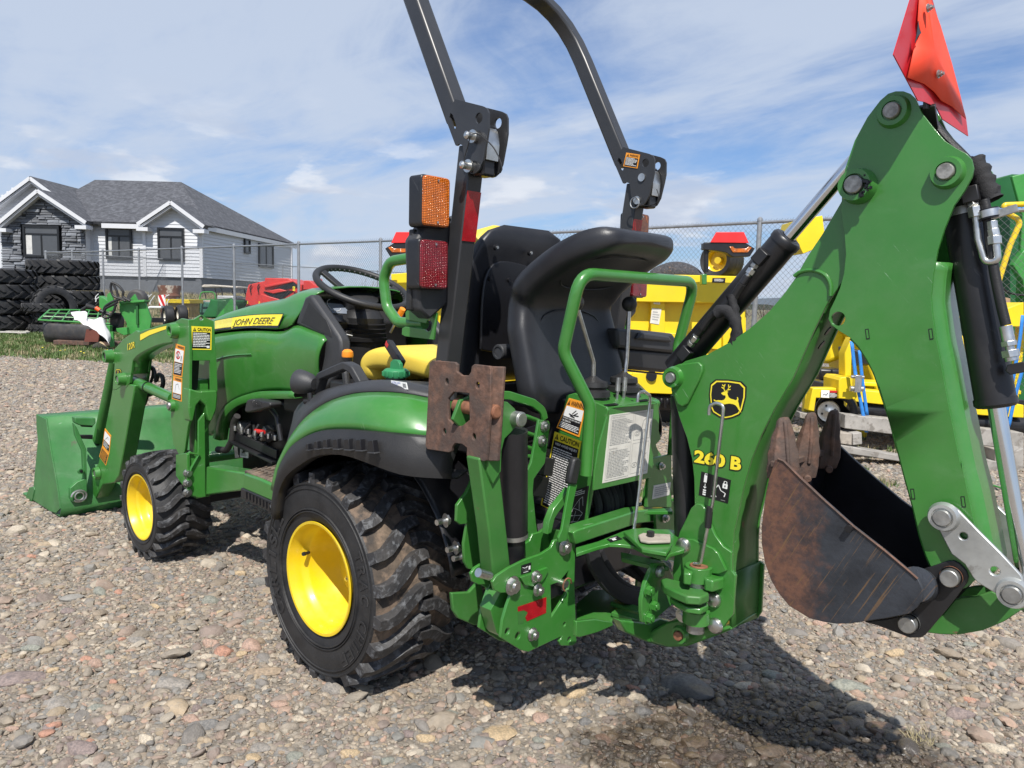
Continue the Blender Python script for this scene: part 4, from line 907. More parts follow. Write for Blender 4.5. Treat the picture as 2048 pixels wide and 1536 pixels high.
for (x, y, r_) in ((337, 632, 21), (363, 629, 19)):
    c_ = PB((x, y), 19.5); rr = r_*19.5/FPX; g = G(); ax = (-HV*.6+HR*-.8).normalized()
    g.lathe([(-.10, rr*.55), (-.12, rr*.8), (-.08, rr*.97), (0, rr), (.08, rr*.97), (.12, rr*.8), (.10, rr*.55)], c_, ax, 28, RUB); g.lathe([(.08, rr*.56), (.09, rr*.5), (.04, rr*.42), (.03, .001)], c_, ax, 24, pbr('cream_rim', (.6, .57, .48), .5) if 'cream_rim' not in MATS else MATS['cream_rim']); g.obj('rake_wheel', None, RK)
g = G().bar(PB((300, 640), 19.6), PB((380, 642), 19.6), .15, .12); g.obj('rake_axle', BKP, RK)
for k, (x0, x1) in enumerate(((381, 399), (403, 421))):
    o = bxo('crate', x0, 608, x1, 622, 24.5, .5, BLUP, None, .01); tag(o, ['blue plastic crate nearer the yellow bin behind the fence', 'blue plastic crate nearer the green bucket behind the fence'][k], 'crate', 'blue crates behind the fence')
CT = thing('utility_cart', 'utility cart with a beige canopy parked behind the fence', 'cart', BG(-9.5, 26, 0))
cb2 = 26.0
g = G().plate([PB(p, cb2) for p in Q('N2', [(500, 255), (520, 240), (600, 240), (850, 258), (850, 275), (640, 262), (505, 268)])], HV*1.2); g.obj('canopy', pbr('beige_canopy', (.55, .50, .42), .6), CT, bevel=.02)
g = G()
for x_ in (520, 690, 815): a_, b2 = PB(Q('N2', [(x_, 262)])[0], cb2+.1), PB(Q('N2', [(x_+30, 390)])[0], cb2+.1); g.cyl(a_, b2, .02, n=8); g.cyl(a_+HV*1.0, b2+HV*1.0, .02, n=8)
g.obj('canopy_posts', BLK, CT); bxo('cart_body', *Q('N2', [(500, 385)])[0], *Q('N2', [(850, 560)])[0], cb2, 1.2, pbr('grey_cart_body', (.25, .25, .24), .5), CT, .05); bxo('cart_seat', *Q('N2', [(535, 380)])[0], *Q('N2', [(585, 430)])[0], cb2-.1, .3, pbr('beige_seat', (.5, .45, .36), .6), CT, .03)
bxo('cart_cab', *Q('N2', [(650, 345)])[0], *Q('N2', [(830, 395)])[0], cb2+.05, .8, pbr('pale_grey_panel', (.45, .46, .46), .5), CT, .04)
RF = thing('roll_frame', 'green tubular roll frame of a small machine behind the blue crates', 'frame', BG(-9.2, 24, 0))
g = G().tube([PB(p, 24.2) for p in Q('N2', [(480, 560), (485, 370), (500, 312), (630, 312), (640, 380), (640, 560)])], .022, 8, fr=.12); g.obj('hoop', GRN2, RF); G().bar(PB(Q('N2', [(485, 385)])[0], 24.2), PB(Q('N2', [(640, 385)])[0], 24.2), .03, .03).obj('crossbar', GRN2, RF); bxo('machine_body', *Q('N2', [(395, 405)])[0], *Q('N2', [(640, 560)])[0], 24.4, .6, pbr('teal_green_panel', (.05, .17, .12), .5), RF, .03)
GBk = thing('loader_bucket', 'dark green loader bucket with curved back standing behind the fence near the red baler', 'bucket', BG(-7.5, 20, 0))
g = G(); cv = crom([PB(p, 20.2) for p in Q('N2', [(500, 560), (560, 470), (590, 420), (600, 385)])], 12); g.grid([[p, p+HR*.85+HV*.3] for p in cv]); g.obj('bucket_back', pbr('mesh_green', (.02, .12, .035), .5), GBk, fix=True, solid=.02)
plo('bucket_cheek', Q('N2', [(590, 385), (800, 370), (850, 460), (860, 500), (640, 570), (500, 560), (560, 480)]), 20.3, .03, MATS['mesh_green'], GBk); plo('bucket_cheek', Q('N2', [(790, 375), (850, 455), (858, 490), (740, 540), (640, 570), (720, 470)]), 20.0, .03, GRN2, GBk)
RBL = thing('red_baler', 'red hay machine with folded panels behind the fence, left of the steering wheel', 'baler', BG(-7.5, 25, 0))
RP = pbr('red_machine_paint', (.62, .035, .03), .42, var=.1, dust=.12); rb_ = 24.0
def rq(pts, b_, dp, nm, mat=RP, bev=.02): return G().plate([PB(p, b_) for p in Q('N2', pts)], HV*dp).obj(nm, mat, RBL, bevel=bev)
rq([(960, 240), (1120, 205), (1120, 175), (1340, 178), (1400, 200), (1480, 240), (1480, 300), (1300, 390), (920, 460), (935, 330)], rb_, 1.6, 'body')
rq([(1105, 310), (1400, 215), (1460, 260), (1300, 290), (1400, 300), (1270, 390), (1180, 360)], rb_-.03, .03, 'dark_opening', BKP, 0)
rq([(1110, 250), (1390, 195), (1400, 215), (1120, 275)], rb_-.06, .06, 'top_rail'); rq([(1115, 305), (1260, 280), (1340, 300), (1200, 330)], rb_-.08, .05, 'inner_panel'); rq([(1080, 330), (1180, 360), (1280, 390), (1100, 430)], rb_-.06, .05, 'inner_panel')
rq([(1500, 200), (1560, 200), (1640, 270), (1640, 290), (1490, 290)], rb_, .6, 'rear_frame'); rq([(1610, 175), (1670, 185), (1700, 270), (1590, 290), (1650, 230)], rb_-.1, .1, 'rear_arm')
for (x, y) in ((990, 270), (1065, 265)): G().tube([PB(p, rb_-.06) for p in Q('N2', [(x, y-30), (x-15, y), (x-8, y+45)])], .02, 8).obj('handle', BKP, RBL)
for (x, y, w_, h_) in ((1392, 258, 22, 42), (1652, 240, 24, 45), (940, 400, 16, 25), (1060, 405, 12, 25)): d = Decal(*[PB(p, rb_-.12) for p in Q('N2', [(x, y), (x+w_, y), (x+w_, y+h_), (x, y+h_)])], YLB, n=-HV); d.lines(.2, .2, .8, .8, 2, BKP); d.obj(RBL, 'warning_sticker')
G().cyl(PB(Q('N2', [(895, 470)])[0], rb_), PB(Q('N2', [(895, 470)])[0], rb_)+HV*.3, .35, n=24).obj('wheel', RUB, RBL, bevel=.05)
# bare brush and the far tree line
TW = pbr('bare_twigs', (.16, .125, .10), .9); r9 = random.Random(8)
g = G()
for k in range(420):
    a_ = r9.uniform(-30, 6) if k < 260 else r9.uniform(-6, 30); b_ = r9.uniform(55, 75); base = BG(a_*b_/45, b_, hgt(50, b_)); h = r9.uniform(1.0, 2.6)*(1.2 if -9 < a_ < -6 else .75)
    for q in range(7):
        e = base+Vector((r9.gauss(0, .5), r9.gauss(0, .5), h*r9.uniform(.6, 1.1))); x, y, _ = perp(e-base); g.add([base-x*.03, base+x*.03, base.lerp(e, .5)+x*.04+y*.05, e, base.lerp(e, .5)-x*.02], [(0, 1, 2, 3, 4)])
        for w_ in range(3): m_ = base.lerp(e, .4+.2*w_); e2 = m_+Vector((r9.gauss(0, .3), r9.gauss(0, .3), r9.uniform(.2, .6))); g.add([m_-x*.015, m_+x*.015, e2], [(0, 1, 2)])
o = g.obj('brush_thicket', TW, None, smooth=0); o['kind'] = 'stuff'
g = G(); rows = []
for k in range(160):
    a_ = -420+k*6.5; rows.append([BG(a_, 420, 0), BG(a_, 420, 3.5+2.5*mn.noise(Vector((k*.21, 0, 0)))+1.3*mn.noise(Vector((k*1.3, 2, 0)))), BG(a_, 445, 0)])
g.grid(rows); o = g.obj('far_woods', pbr('far_woods_green', (.055, .065, .05), .95, var=.3, vscale=.1), None, smooth=60); o['kind'] = 'structure'
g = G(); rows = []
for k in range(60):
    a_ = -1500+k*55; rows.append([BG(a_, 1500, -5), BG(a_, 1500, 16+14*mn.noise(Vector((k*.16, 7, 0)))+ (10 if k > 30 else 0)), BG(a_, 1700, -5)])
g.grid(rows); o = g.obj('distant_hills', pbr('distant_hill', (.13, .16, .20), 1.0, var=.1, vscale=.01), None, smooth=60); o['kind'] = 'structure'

# ================================================================== YELLOW MACHINE BEHIND THE TRACTOR
YB_ = 7.2
YM_ = thing('yellow_spreader', 'long yellow box machine with warning lamps and spare wheel behind the tractor seat', 'machine', BG(1, YB_, 0))
def yq(reg, pts, b_, dp, nm, mat=YELM, bev=.006, par=None): return G().plate([PB(p, b_) for p in Q(reg, pts)], HV*dp).obj(nm, mat, par or YM_, bevel=bev)
yq('P', [(782, 548), (820, 545), (1290, 548), (1296, 548), (1504, 553), (1508, 580), (1500, 607), (1300, 604), (800, 590), (784, 580)], YB_-.06, .14, 'top_rail')
yq('P', [(800, 585), (1300, 600), (1492, 606), (1492, 700), (1480, 740), (1420, 790), (1280, 800), (800, 780)], YB_+.08, .05, 'rear_wall')
for x0, x1 in ((800, 812), (1243, 1262), (1302, 1330), (1446, 1465), (1478, 1490)): yq('P', [(x0, 590), (x1, 592), (x1, 760), (x0, 760)], YB_, .09, 'wall_rib')
yq('P', [(1330, 665), (1446, 672), (1446, 700), (1330, 690)], YB_+.04, .04, 'wall_step')
for (x, y, w, h, m_) in ((1312, 580, 10, 22, BKP),):
    G().plate([PB(p, YB_-.004) for p in ((1315, 580), (1322, 583), (1320, 592), (1324, 600), (1317, 606), (1311, 600), (1313, 590))], HV*.003).obj('keyhole', BKP, YM_)
yq('A5', [(1480, 1010), (1500, 1010), (1760, 1010), (1770, 1090), (1560, 1085), (1480, 1075)], YB_-.10, .2, 'lower_beam')
yq('P', [(1265, 745), (1385, 748), (1380, 790), (1262, 785)], YB_-.12, .15, 'lower_beam')
G().cyl(PB((1303, 752), YB_-.14), PB((1303, 752), YB_-.125), .05, n=20).obj('beam_hole', BKP, YM_)
g = G()
for k in range(14): p = PB((1245+k*12, 797), YB_-.15); G().cyl(p, p-ZA*.09+HR*.01, .022, .012, 8).obj('brush_tuft', BKP, YM_)
G().cyl(PB((1235, 800), YB_), PB((1420, 806), YB_), .09, n=20).obj('brush_roller', BKP, YM_)
bxo('under_frame', 800, 800, 1420, 868, YB_+.3, .5, BKP, YM_, .02)
for q4, m_ in ((((1308, 597), (1321, 598), (1320, 609), (1307, 608)), WHT), (((1304, 616), (1323, 618), (1318, 649), (1300, 646)), WHTD), (((1425, 556), (1451, 556), (1450, 566), (1424, 565)), BKP), (((1241, 548), (1300, 552), (1300, 562), (1241, 558)), WHT)):
    d = Decal(*[PB(p, YB_-.065 if q4[0][1] < 590 else YB_-.004) for p in q4], m_, n=-HV); d.lines(.15, .2, .85, .85, 4, GRYP if m_ is not BKP else WHT); d.obj(YM_, 'sticker')
# two lamp boards with red marker panels
def lampboard(cx_, sgn, parent):
    f = lambda x: cx_+sgn*(x-1412); b_ = YB_-.35
    g = G().cyl(PB((f(1412), 545), b_), PB((f(1412), 485), b_), .022, n=12); g.obj('lamp_post', BLK, parent)
    pl_ = lambda pts, bb, dp, nm, m_: G().plate([PB((f(x), y), bb) for x, y in pts], HV*dp).obj(nm, m_, parent, bevel=.004)
    pl_([(1407, 486), (1422, 484), (1492, 486), (1510, 497), (1500, 513), (1466, 514), (1452, 505), (1430, 501), (1407, 499)], b_-.05, .09, 'lamp_housing', BLK)
    pl_([(1433, 464), (1488, 464), (1498, 486), (1421, 485)], b_-.06, .02, 'marker_panel', pbr('fluorescent_red_panel', (.80, .03, .03), .4) if 'fluorescent_red_panel' not in MATS else MATS['fluorescent_red_panel'])
    pl_([(1458, 493), (1466, 493), (1470, 497), (1492, 497), (1497, 493), (1504, 495), (1496, 505), (1466, 505)], b_-.058, .012, 'lamp_lens', AMB)
lampboard(1412, 1, YM_); lampboard(868, -1, YM_)
yq('P', [(1404, 548), (1414, 548), (1414, 569), (1404, 569)], YB_-.38, .08, 'lamp_clamp', GREEN)
# spare wheel on top
wc = PB((1444, 522), YB_+.1); ax = (-HV*.75-HR*.62).normalized(); rr = .175; g = G()
g.lathe([(-.13, rr*.6), (-.15, rr*.85), (-.11, rr*.98), (-.05, rr), (.05, rr), (.11, rr*.98), (.15, rr*.85), (.13, rr*.6)], wc, ax, 36, RUB)
for a_ in (-.06, 0, .06): g.lathe([(a_-.004, rr*1.001), (a_-.004, rr*.985), (a_+.004, rr*.985), (a_+.004, rr*1.001)], wc, ax, 36, BKP)
g.lathe([(.12, rr*.62), (.11, rr*.55), (.05, rr*.5), (.04, rr*.2), (.10, rr*.18), (.10, .001)], wc, ax, 28, YEL); g.obj('spare_wheel', None, YM_)
g = G(); rows = []
for i in range(16):
    t_ = i/15; x = 1300+115*t_; rows.append([PB((x, 549), YB_-.02), PB((x, 549-22*math.sin(PI*min(1, t_*1.15+.02))**.6-2), YB_+.06)+ZA*.01*mn.noise(Vector((i, 0, 0))), PB((x, 549-26*math.sin(PI*min(1, t_*1.1))**.6), YB_+.35), PB((x, 549), YB_+.6)])
g.grid(rows); o = g.obj('mesh_net', pbr('black_netting', (.05, .05, .055), .8, var=.5, vscale=60, bump=1.0, bscale=150, col2=(.25, .15, .09), c2lo=.6, c2hi=.66, c2scale=40), None, fix=True, smooth=50, solid=.01); tag(o, 'heap of black netting on top of the yellow box machine', 'net')
# hydraulic arms seen through the steering wheel
for k, pts in enumerate(([(788, 560), (792, 640), (800, 690)], [(810, 600), (822, 660), (815, 700)])): G().tube([PB(p, YB_-.2) for p in pts], .03, 10).obj('support_arm', YELM if k == 0 else STL, YM_)
bxo('side_panel', 742, 640, 812, 700, YB_-.1, .4, YELM, YM_, .02)
G().tube([PB(p, YB_-.05) for p in ((1486, 585), (1510, 587))], .03, 12).obj('hinge_pin', STL, YM_)
yq('P', [(1603, 438), (1645, 431), (1650, 470), (1625, 500), (1606, 508), (1592, 478)], 8.2, .6, 'hopper')
# ================================================================== STRAPPED YELLOW MACHINE ON TIMBERS, RIGHT
SB_ = 6.0
SM = thing('yellow_mower_deck', 'yellow machine strapped down on grey timbers, seen through the backhoe arm', 'machine', BG(3, SB_, 0))
def sq(pts, b_, dp, nm, mat=YELM, bev=.006, reg='B5'): return G().plate([PB(p, b_) for p in Q(reg, pts)], HV*dp).obj(nm, mat, SM, bevel=bev)
sq([(62, 1000), (100, 830), (300, 830), (300, 910), (125, 905), (110, 1010)], SB_-.10, .10, 'deck_side'); sq([(110, 905), (340, 915), (340, 960), (400, 1020), (340, 1090), (150, 1060), (120, 980)], SB_+.05, .05, 'dark_recess', BKP)
sq([(300, 770), (320, 745), (420, 750), (440, 900), (420, 920), (295, 910)], SB_-.14, .3, 'bracket'); sq([(345, 560), (400, 440), (395, 740), (345, 740)], SB_-.0, .12, 'upright')
sq([(420, 840), (1720, 960), (1720, 1060), (1400, 1040), (420, 935)], SB_, .25, 'front_beam'); sq([(440, 780), (1700, 850), (1700, 880), (440, 810)], SB_+.2, .3, 'rear_beam')
sq([(190, 660), (350, 600), (360, 400), (200, 420)], SB_+1.0, .5, 'hopper_side', YELM, .05); sq([(1170, 420), (1340, 430), (1340, 860), (1230, 840), (1200, 600)], SB_+.9, .4, 'hopper_side', YELM, .05)
sq([(1170, 0), (1215, 0), (1240, 120), (1170, 120)], SB_+1.6, .3, 'upper_arm', YELM, .02)
sq([(1330, 640), (1370, 860), (1260, 860), (1320, 640)], SB_-.1, .1, 'upright'); sq([(1500, 250), (1720, 170), (1720, 360), (1530, 355)], SB_+.5, .3, 'upper_beam')
sq([(150, 680), (360, 690), (360, 780), (300, 790), (150, 770)], SB_+.3, .3, 'engine_cover', BLK, .02); sq([(400, 520), (520, 560), (540, 660), (420, 660)], SB_+.35, .3, 'engine_cover', BLK, .02)
g = G()
for x in range(400, 1700, 130):
    if 650 < x < 1250: continue
    p = PB(Q('B5', [(x, 950+x*.11)])[0], SB_+.1); g = G(); g.cyl(p, p+HR*.30, .075, n=18); g.cyl(p-HR*.03, p-HR*.0, .055, n=12); g.obj('roller', BLK, SM, bevel=.006)
# caster wheel
wc = PB(Q('B5', [(222, 1005)])[0], SB_-.05); ax = (-HV*.9-HR*.42).normalized(); g = G(); g.lathe([(-.10, .14), (-.11, .155), (.02, .16), (.05, .155), (.055, .135), (.03, .10)], wc+HR*.06, ax, 32, BLK); g.lathe([(.035, .085), (.055, .08), (.05, .05), (.06, .02), (.065, .001)], wc, ax, 24, ZINC)
for k in range(4): a_ = k*PI/2+.4; x, y, _ = perp(ax); q = wc+ax*.052+(x*math.cos(a_)+y*math.sin(a_))*.05; g.cyl(q, q+ax*.006, .009, n=10, mat=BKP)
g.obj('gauge_wheel', None, SM)
d = Decal(*[PB(p, SB_-.11) for p in Q('B5', [(163, 845), (290, 850), (288, 908), (161, 902)])], WHT, n=-HV); d.rect(.5, 0, 1, .28, REDP, 1); d.rect(.5, .28, 1, 1, BKP, 1); d.lines(.54, .36, .95, .95, 5, WHT); stroke(d, [(.1, .7), (.2, .5), (.3, .7), (.4, .35)], .05, BKP, 1); d.obj(SM, 'danger_label')
# body, rack and column that carry the upper parts (mostly hidden by the backhoe)
G().plate([PB(p, SB_+.7) for p in ((1700, 610), (1858, 600), (1892, 790), (1755, 800))], HV*.9).obj('hopper_body', YELM, SM, bevel=.02)
def leg_at(px_, b_, ztop, w, mat, par, nm):
    q = PB((px_, 600), b_); G().box(Vector((q.x, q.y, ztop/2)), (w, w, ztop), Matrix.Rotation(YAW, 3, 'Z')).obj(nm, mat, par, bevel=.005)
for px_ in (1628, 1643): leg_at(px_, 8.45, PB((1640, 490), 8.3).z, .08, YELM, YM_, 'hopper_leg')
zs_ = PB((1950, 625), 8.1).z
for px_ in (1888, 1978, 2046): leg_at(px_, 8.3, zs_-.05, .07, YELM, SM, 'rack_leg')
G().bar(Vector(PB((1880, 600), 8.3).xy.to_3d())+ZA*(zs_-.03), Vector(PB((2056, 600), 8.3).xy.to_3d())+ZA*(zs_-.03), .6, .06).obj('rack_shelf', YELM, SM, bevel=.004)
for px_, zt2 in ((1715, PB((1715, 640), 7.0).z), (1925, PB((1925, 780), 6.9).z), (1735, .45), (1880, .45)): leg_at(px_, 6.95, max(.2, zt2), .12, YELM, SM, 'frame_leg')
G().plate([PB(p, 6.5) for p in ((1740, 790), (2050, 800), (2050, 830), (1740, 815))], HV*1.6).obj('chassis_deck', BLK, SM, bevel=.01)
# straps
for k, (pts, w_) in enumerate((([(395, 470), (430, 760), (470, 960), (510, 1170)], 26), ([(455, 540), (480, 780), (515, 1040)], 24), ([(1710, 270), (1680, 500), (1610, 900), (1580, 1050)], 26), ([(1718, 650), (1650, 900), (1600, 1130)], 26))):
    P = [PB(p, SB_-.22) for p in Q('B5', pts)]; g = G(); wv = w_/3.84*SB_/FPX/2; P = crom(P, 14); g.grid([[p-HR*wv, p+HR*wv] for p in P]); o = g.obj('ratchet_strap', BLU, None, fix=True, solid=.004)
    tag(o, ['blue ratchet strap with metal buckle holding the yellow machine, nearest the bucket teeth', 'blue strap just right of the buckled strap on the yellow machine', 'blue strap behind the bucket cylinder, running up highest', 'lower blue strap beside the cylinder rod at the right edge'][k], 'strap', 'blue straps')
g = G(); c_ = PB(Q('B5', [(437, 795)])[0], SB_-.25); g.box(c_, (.05, .05, .13), Matrix.Rotation(YAW, 3, 'Z'), ZINC); g.cyl(c_-HR*.05-ZA*.04, c_+HR*.05-ZA*.04, .02, n=14, mat=STL); g.cyl(c_-HR*.05+ZA*.05, c_+HR*.05+ZA*.05, .012, n=12, mat=ZINC); o = g.obj('ratchet_buckle', None, None, bevel=.002); tag(o, 'shiny metal ratchet buckle on the blue strap by the bucket teeth', 'buckle')
# timbers
TB = [pbr('timber_grey', (.33, .31, .28), .8, var=.2, vscale=6, bump=.5, bscale=40, col2=(.22, .20, .175), c2lo=.5, c2hi=.62, c2scale=14), WOOD]
def timber(q4, b_, dp, lab_, k=0, yaw=0):
    P = [PB(p, b_) for p in Q('B5', q4)]; o = G().plate(P, (HV*math.cos(yaw)+HR*math.sin(yaw))*dp).obj('timber', TB[k], None, bevel=.006); return tag(o, lab_, 'timber', 'timbers under the yellow machine')
timber([(348, 1032), (1720, 1175), (1720, 1310), (342, 1140)], SB_-.25, .14, 'long upper grey timber beam carrying the yellow machine')
timber([(290, 1170), (400, 1180), (400, 1270), (290, 1255)], SB_-.32, .30, 'short dark timber block under the upper beam by the bucket teeth', 1)
timber([(405, 1180), (475, 1170), (480, 1262), (405, 1270)], SB_-.31, .24, 'square timber block end right of the dark block', 0)
timber([(280, 1262), (1000, 1390), (1000, 1440), (800, 1400), (280, 1320)], SB_-.35, .14, 'lower grey timber lying on the gravel by the bucket')
timber([(1370, 1370), (1540, 1400), (1540, 1480), (1370, 1450)], SB_-.42, .14, 'lower grey timber between the arm and the cylinder rod')
timber([(1500, 1300), (1640, 1320), (1640, 1460), (1600, 1460), (1500, 1440)], SB_-.4, .3, 'timber block under the upper beam right of the cylinder rod', 1)
timber([(1640, 1320), (1720, 1290), (1720, 1460), (1650, 1490)], SB_-.42, .3, 'pale timber end at the right edge of the picture', 0)
timber([(0, 1015), (150, 1040), (150, 1085), (0, 1060)], SB_+1.4, .14, 'distant grey timber lying behind the gauge wheel', 0)
# pallet boxes, green machine and yellow tube frame at the far right
for k, (q4, b_) in enumerate(((((1905, 590), (1925, 590), (1925, 610), (1905, 610)), 8.0), (((1905, 612), (2022, 614), (2022, 624), (1905, 622)), 8.1), (((2006, 594), (2021, 597), (2021, 612), (2006, 611)), 8.0))):
    o = G().plate([PB(p, b_) for p in q4], HV*.5).obj('packing_box', pbr('cardboard', (.42, .28, .17), .8) if 'cardboard' not in MATS else MATS['cardboard'], None, bevel=.004); tag(o, ['brown packing box left of the bucket cylinder on the yellow machine', 'flat wooden pallet board under the packing boxes', 'brown packing box right of the bucket cylinder'][k], 'box')
GM_ = thing('green_header', 'tall dark green harvester hood at the right edge behind the bucket cylinder', 'machine', BG(6, 10, 0))
DG = pbr('deep_green_machine', (.015, .11, .03), .4, var=.08)
for pts, b_, dp, m_, nm in (([(1905, 380), (2025, 348), (2060, 350), (2060, 620), (1950, 640), (1915, 560)], 9.6, .8, DG, 'hood'), ([(2024, 352), (2060, 345), (2060, 640), (2035, 600), (2045, 430)], 9.3, .05, GRN2, 'hood_edge'), ([(2026, 530), (2048, 500), (2060, 500), (2060, 640), (2045, 560)], 9.2, .1, GRN2, 'side_bracket')): G().plate([PB(p, b_) for p in pts], HV*dp).obj(nm, m_, GM_, bevel=.01)
leg_at(1965, 10.0, 1.35, .5, DG, GM_, 'header_leg'); leg_at(2040, 10.0, 1.35, .6, DG, GM_, 'header_leg')
g = G().tube([PB(p, 8.6) for p in ((2060, 408), (2006, 410), (2012, 424), (2042, 442), (2020, 490), (1998, 560), (1990, 640))], .030, 12, fr=.08); o = g.obj('tube_rail', YEL, None); tag(o, 'bent yellow tube rail in front of the dark green hood', 'rail')
G().tube(crom([PB(p, 9.1) for p in ((2000, 570), (2020, 586), (2060, 592))], 10), .012, 8).obj('cable', HOSE, GM_)
G().tube([PB(p, 8.5) for p in ((1990, 419), (2060, 416))], .012, 8).obj('blue_line', BLU, GM_)
o = G().tube(crom([onZ((1960, 965), .02), onZ((1990, 972), .03), onZ((2030, 985), .02)], 10), .006, 6).obj('green_twine', GRN2, None); tag(o, 'thin green twine lying on the gravel by the cylinder rod', 'twine')
# ================================================================== THE TRACTOR
TR = thing('compact_tractor', 'green compact tractor with yellow wheels, front loader and rear backhoe standing on the gravel', 'tractor', (0, 0, 0))
def yp(reg, pts, y): return [onY(p, y) for p in Q(reg, pts)]
def xp(reg, pts, x): return [onX(p, x) for p in Q(reg, pts)]
def plateY(name, reg, pts, y, th, mat=None, parent=None, holes=(), bevel=.0018, smooth_n=0, **kw):
    P = yp(reg, pts, y)
    if smooth_n: P = crom(P+[P[0]], smooth_n)[:-1]
    g = G().plate(P, (0, -th, 0), [circ(onY(Q(reg, [(a, b)])[0], y), r, XA, ZA, 14) for a, b, r in holes])
    return g.obj(name, mat or GREEN, parent or TR, bevel=bevel, **kw)
def plateX(name, reg, pts, x, th, mat=None, parent=None, holes=(), bevel=.0018, smooth_n=0, **kw):
    P = xp(reg, pts, x)
    if smooth_n: P = crom(P+[P[0]], smooth_n)[:-1]
    g = G().plate(P, (th, 0, 0), [circ(onX(Q(reg, [(a, b)])[0], x), r, YA, ZA, 14) for a, b, r in holes])
    return g.obj(name, mat or GREEN, parent or TR, bevel=bevel, **kw)
def mirror(objs, off=0.0):
    r = []
    for o in objs:
        c = o.copy(); COL.objects.link(c); c.scale = (c.scale.x, -c.scale.y, c.scale.z); c.location = (c.location.x, -c.location.y+off, c.location.z)
        c.parent = o.parent; r.append(c)
        for ch in list(o.children):
            d = ch.copy(); COL.objects.link(d); d.parent = c; d.matrix_parent_inverse = ch.matrix_parent_inverse
    return r

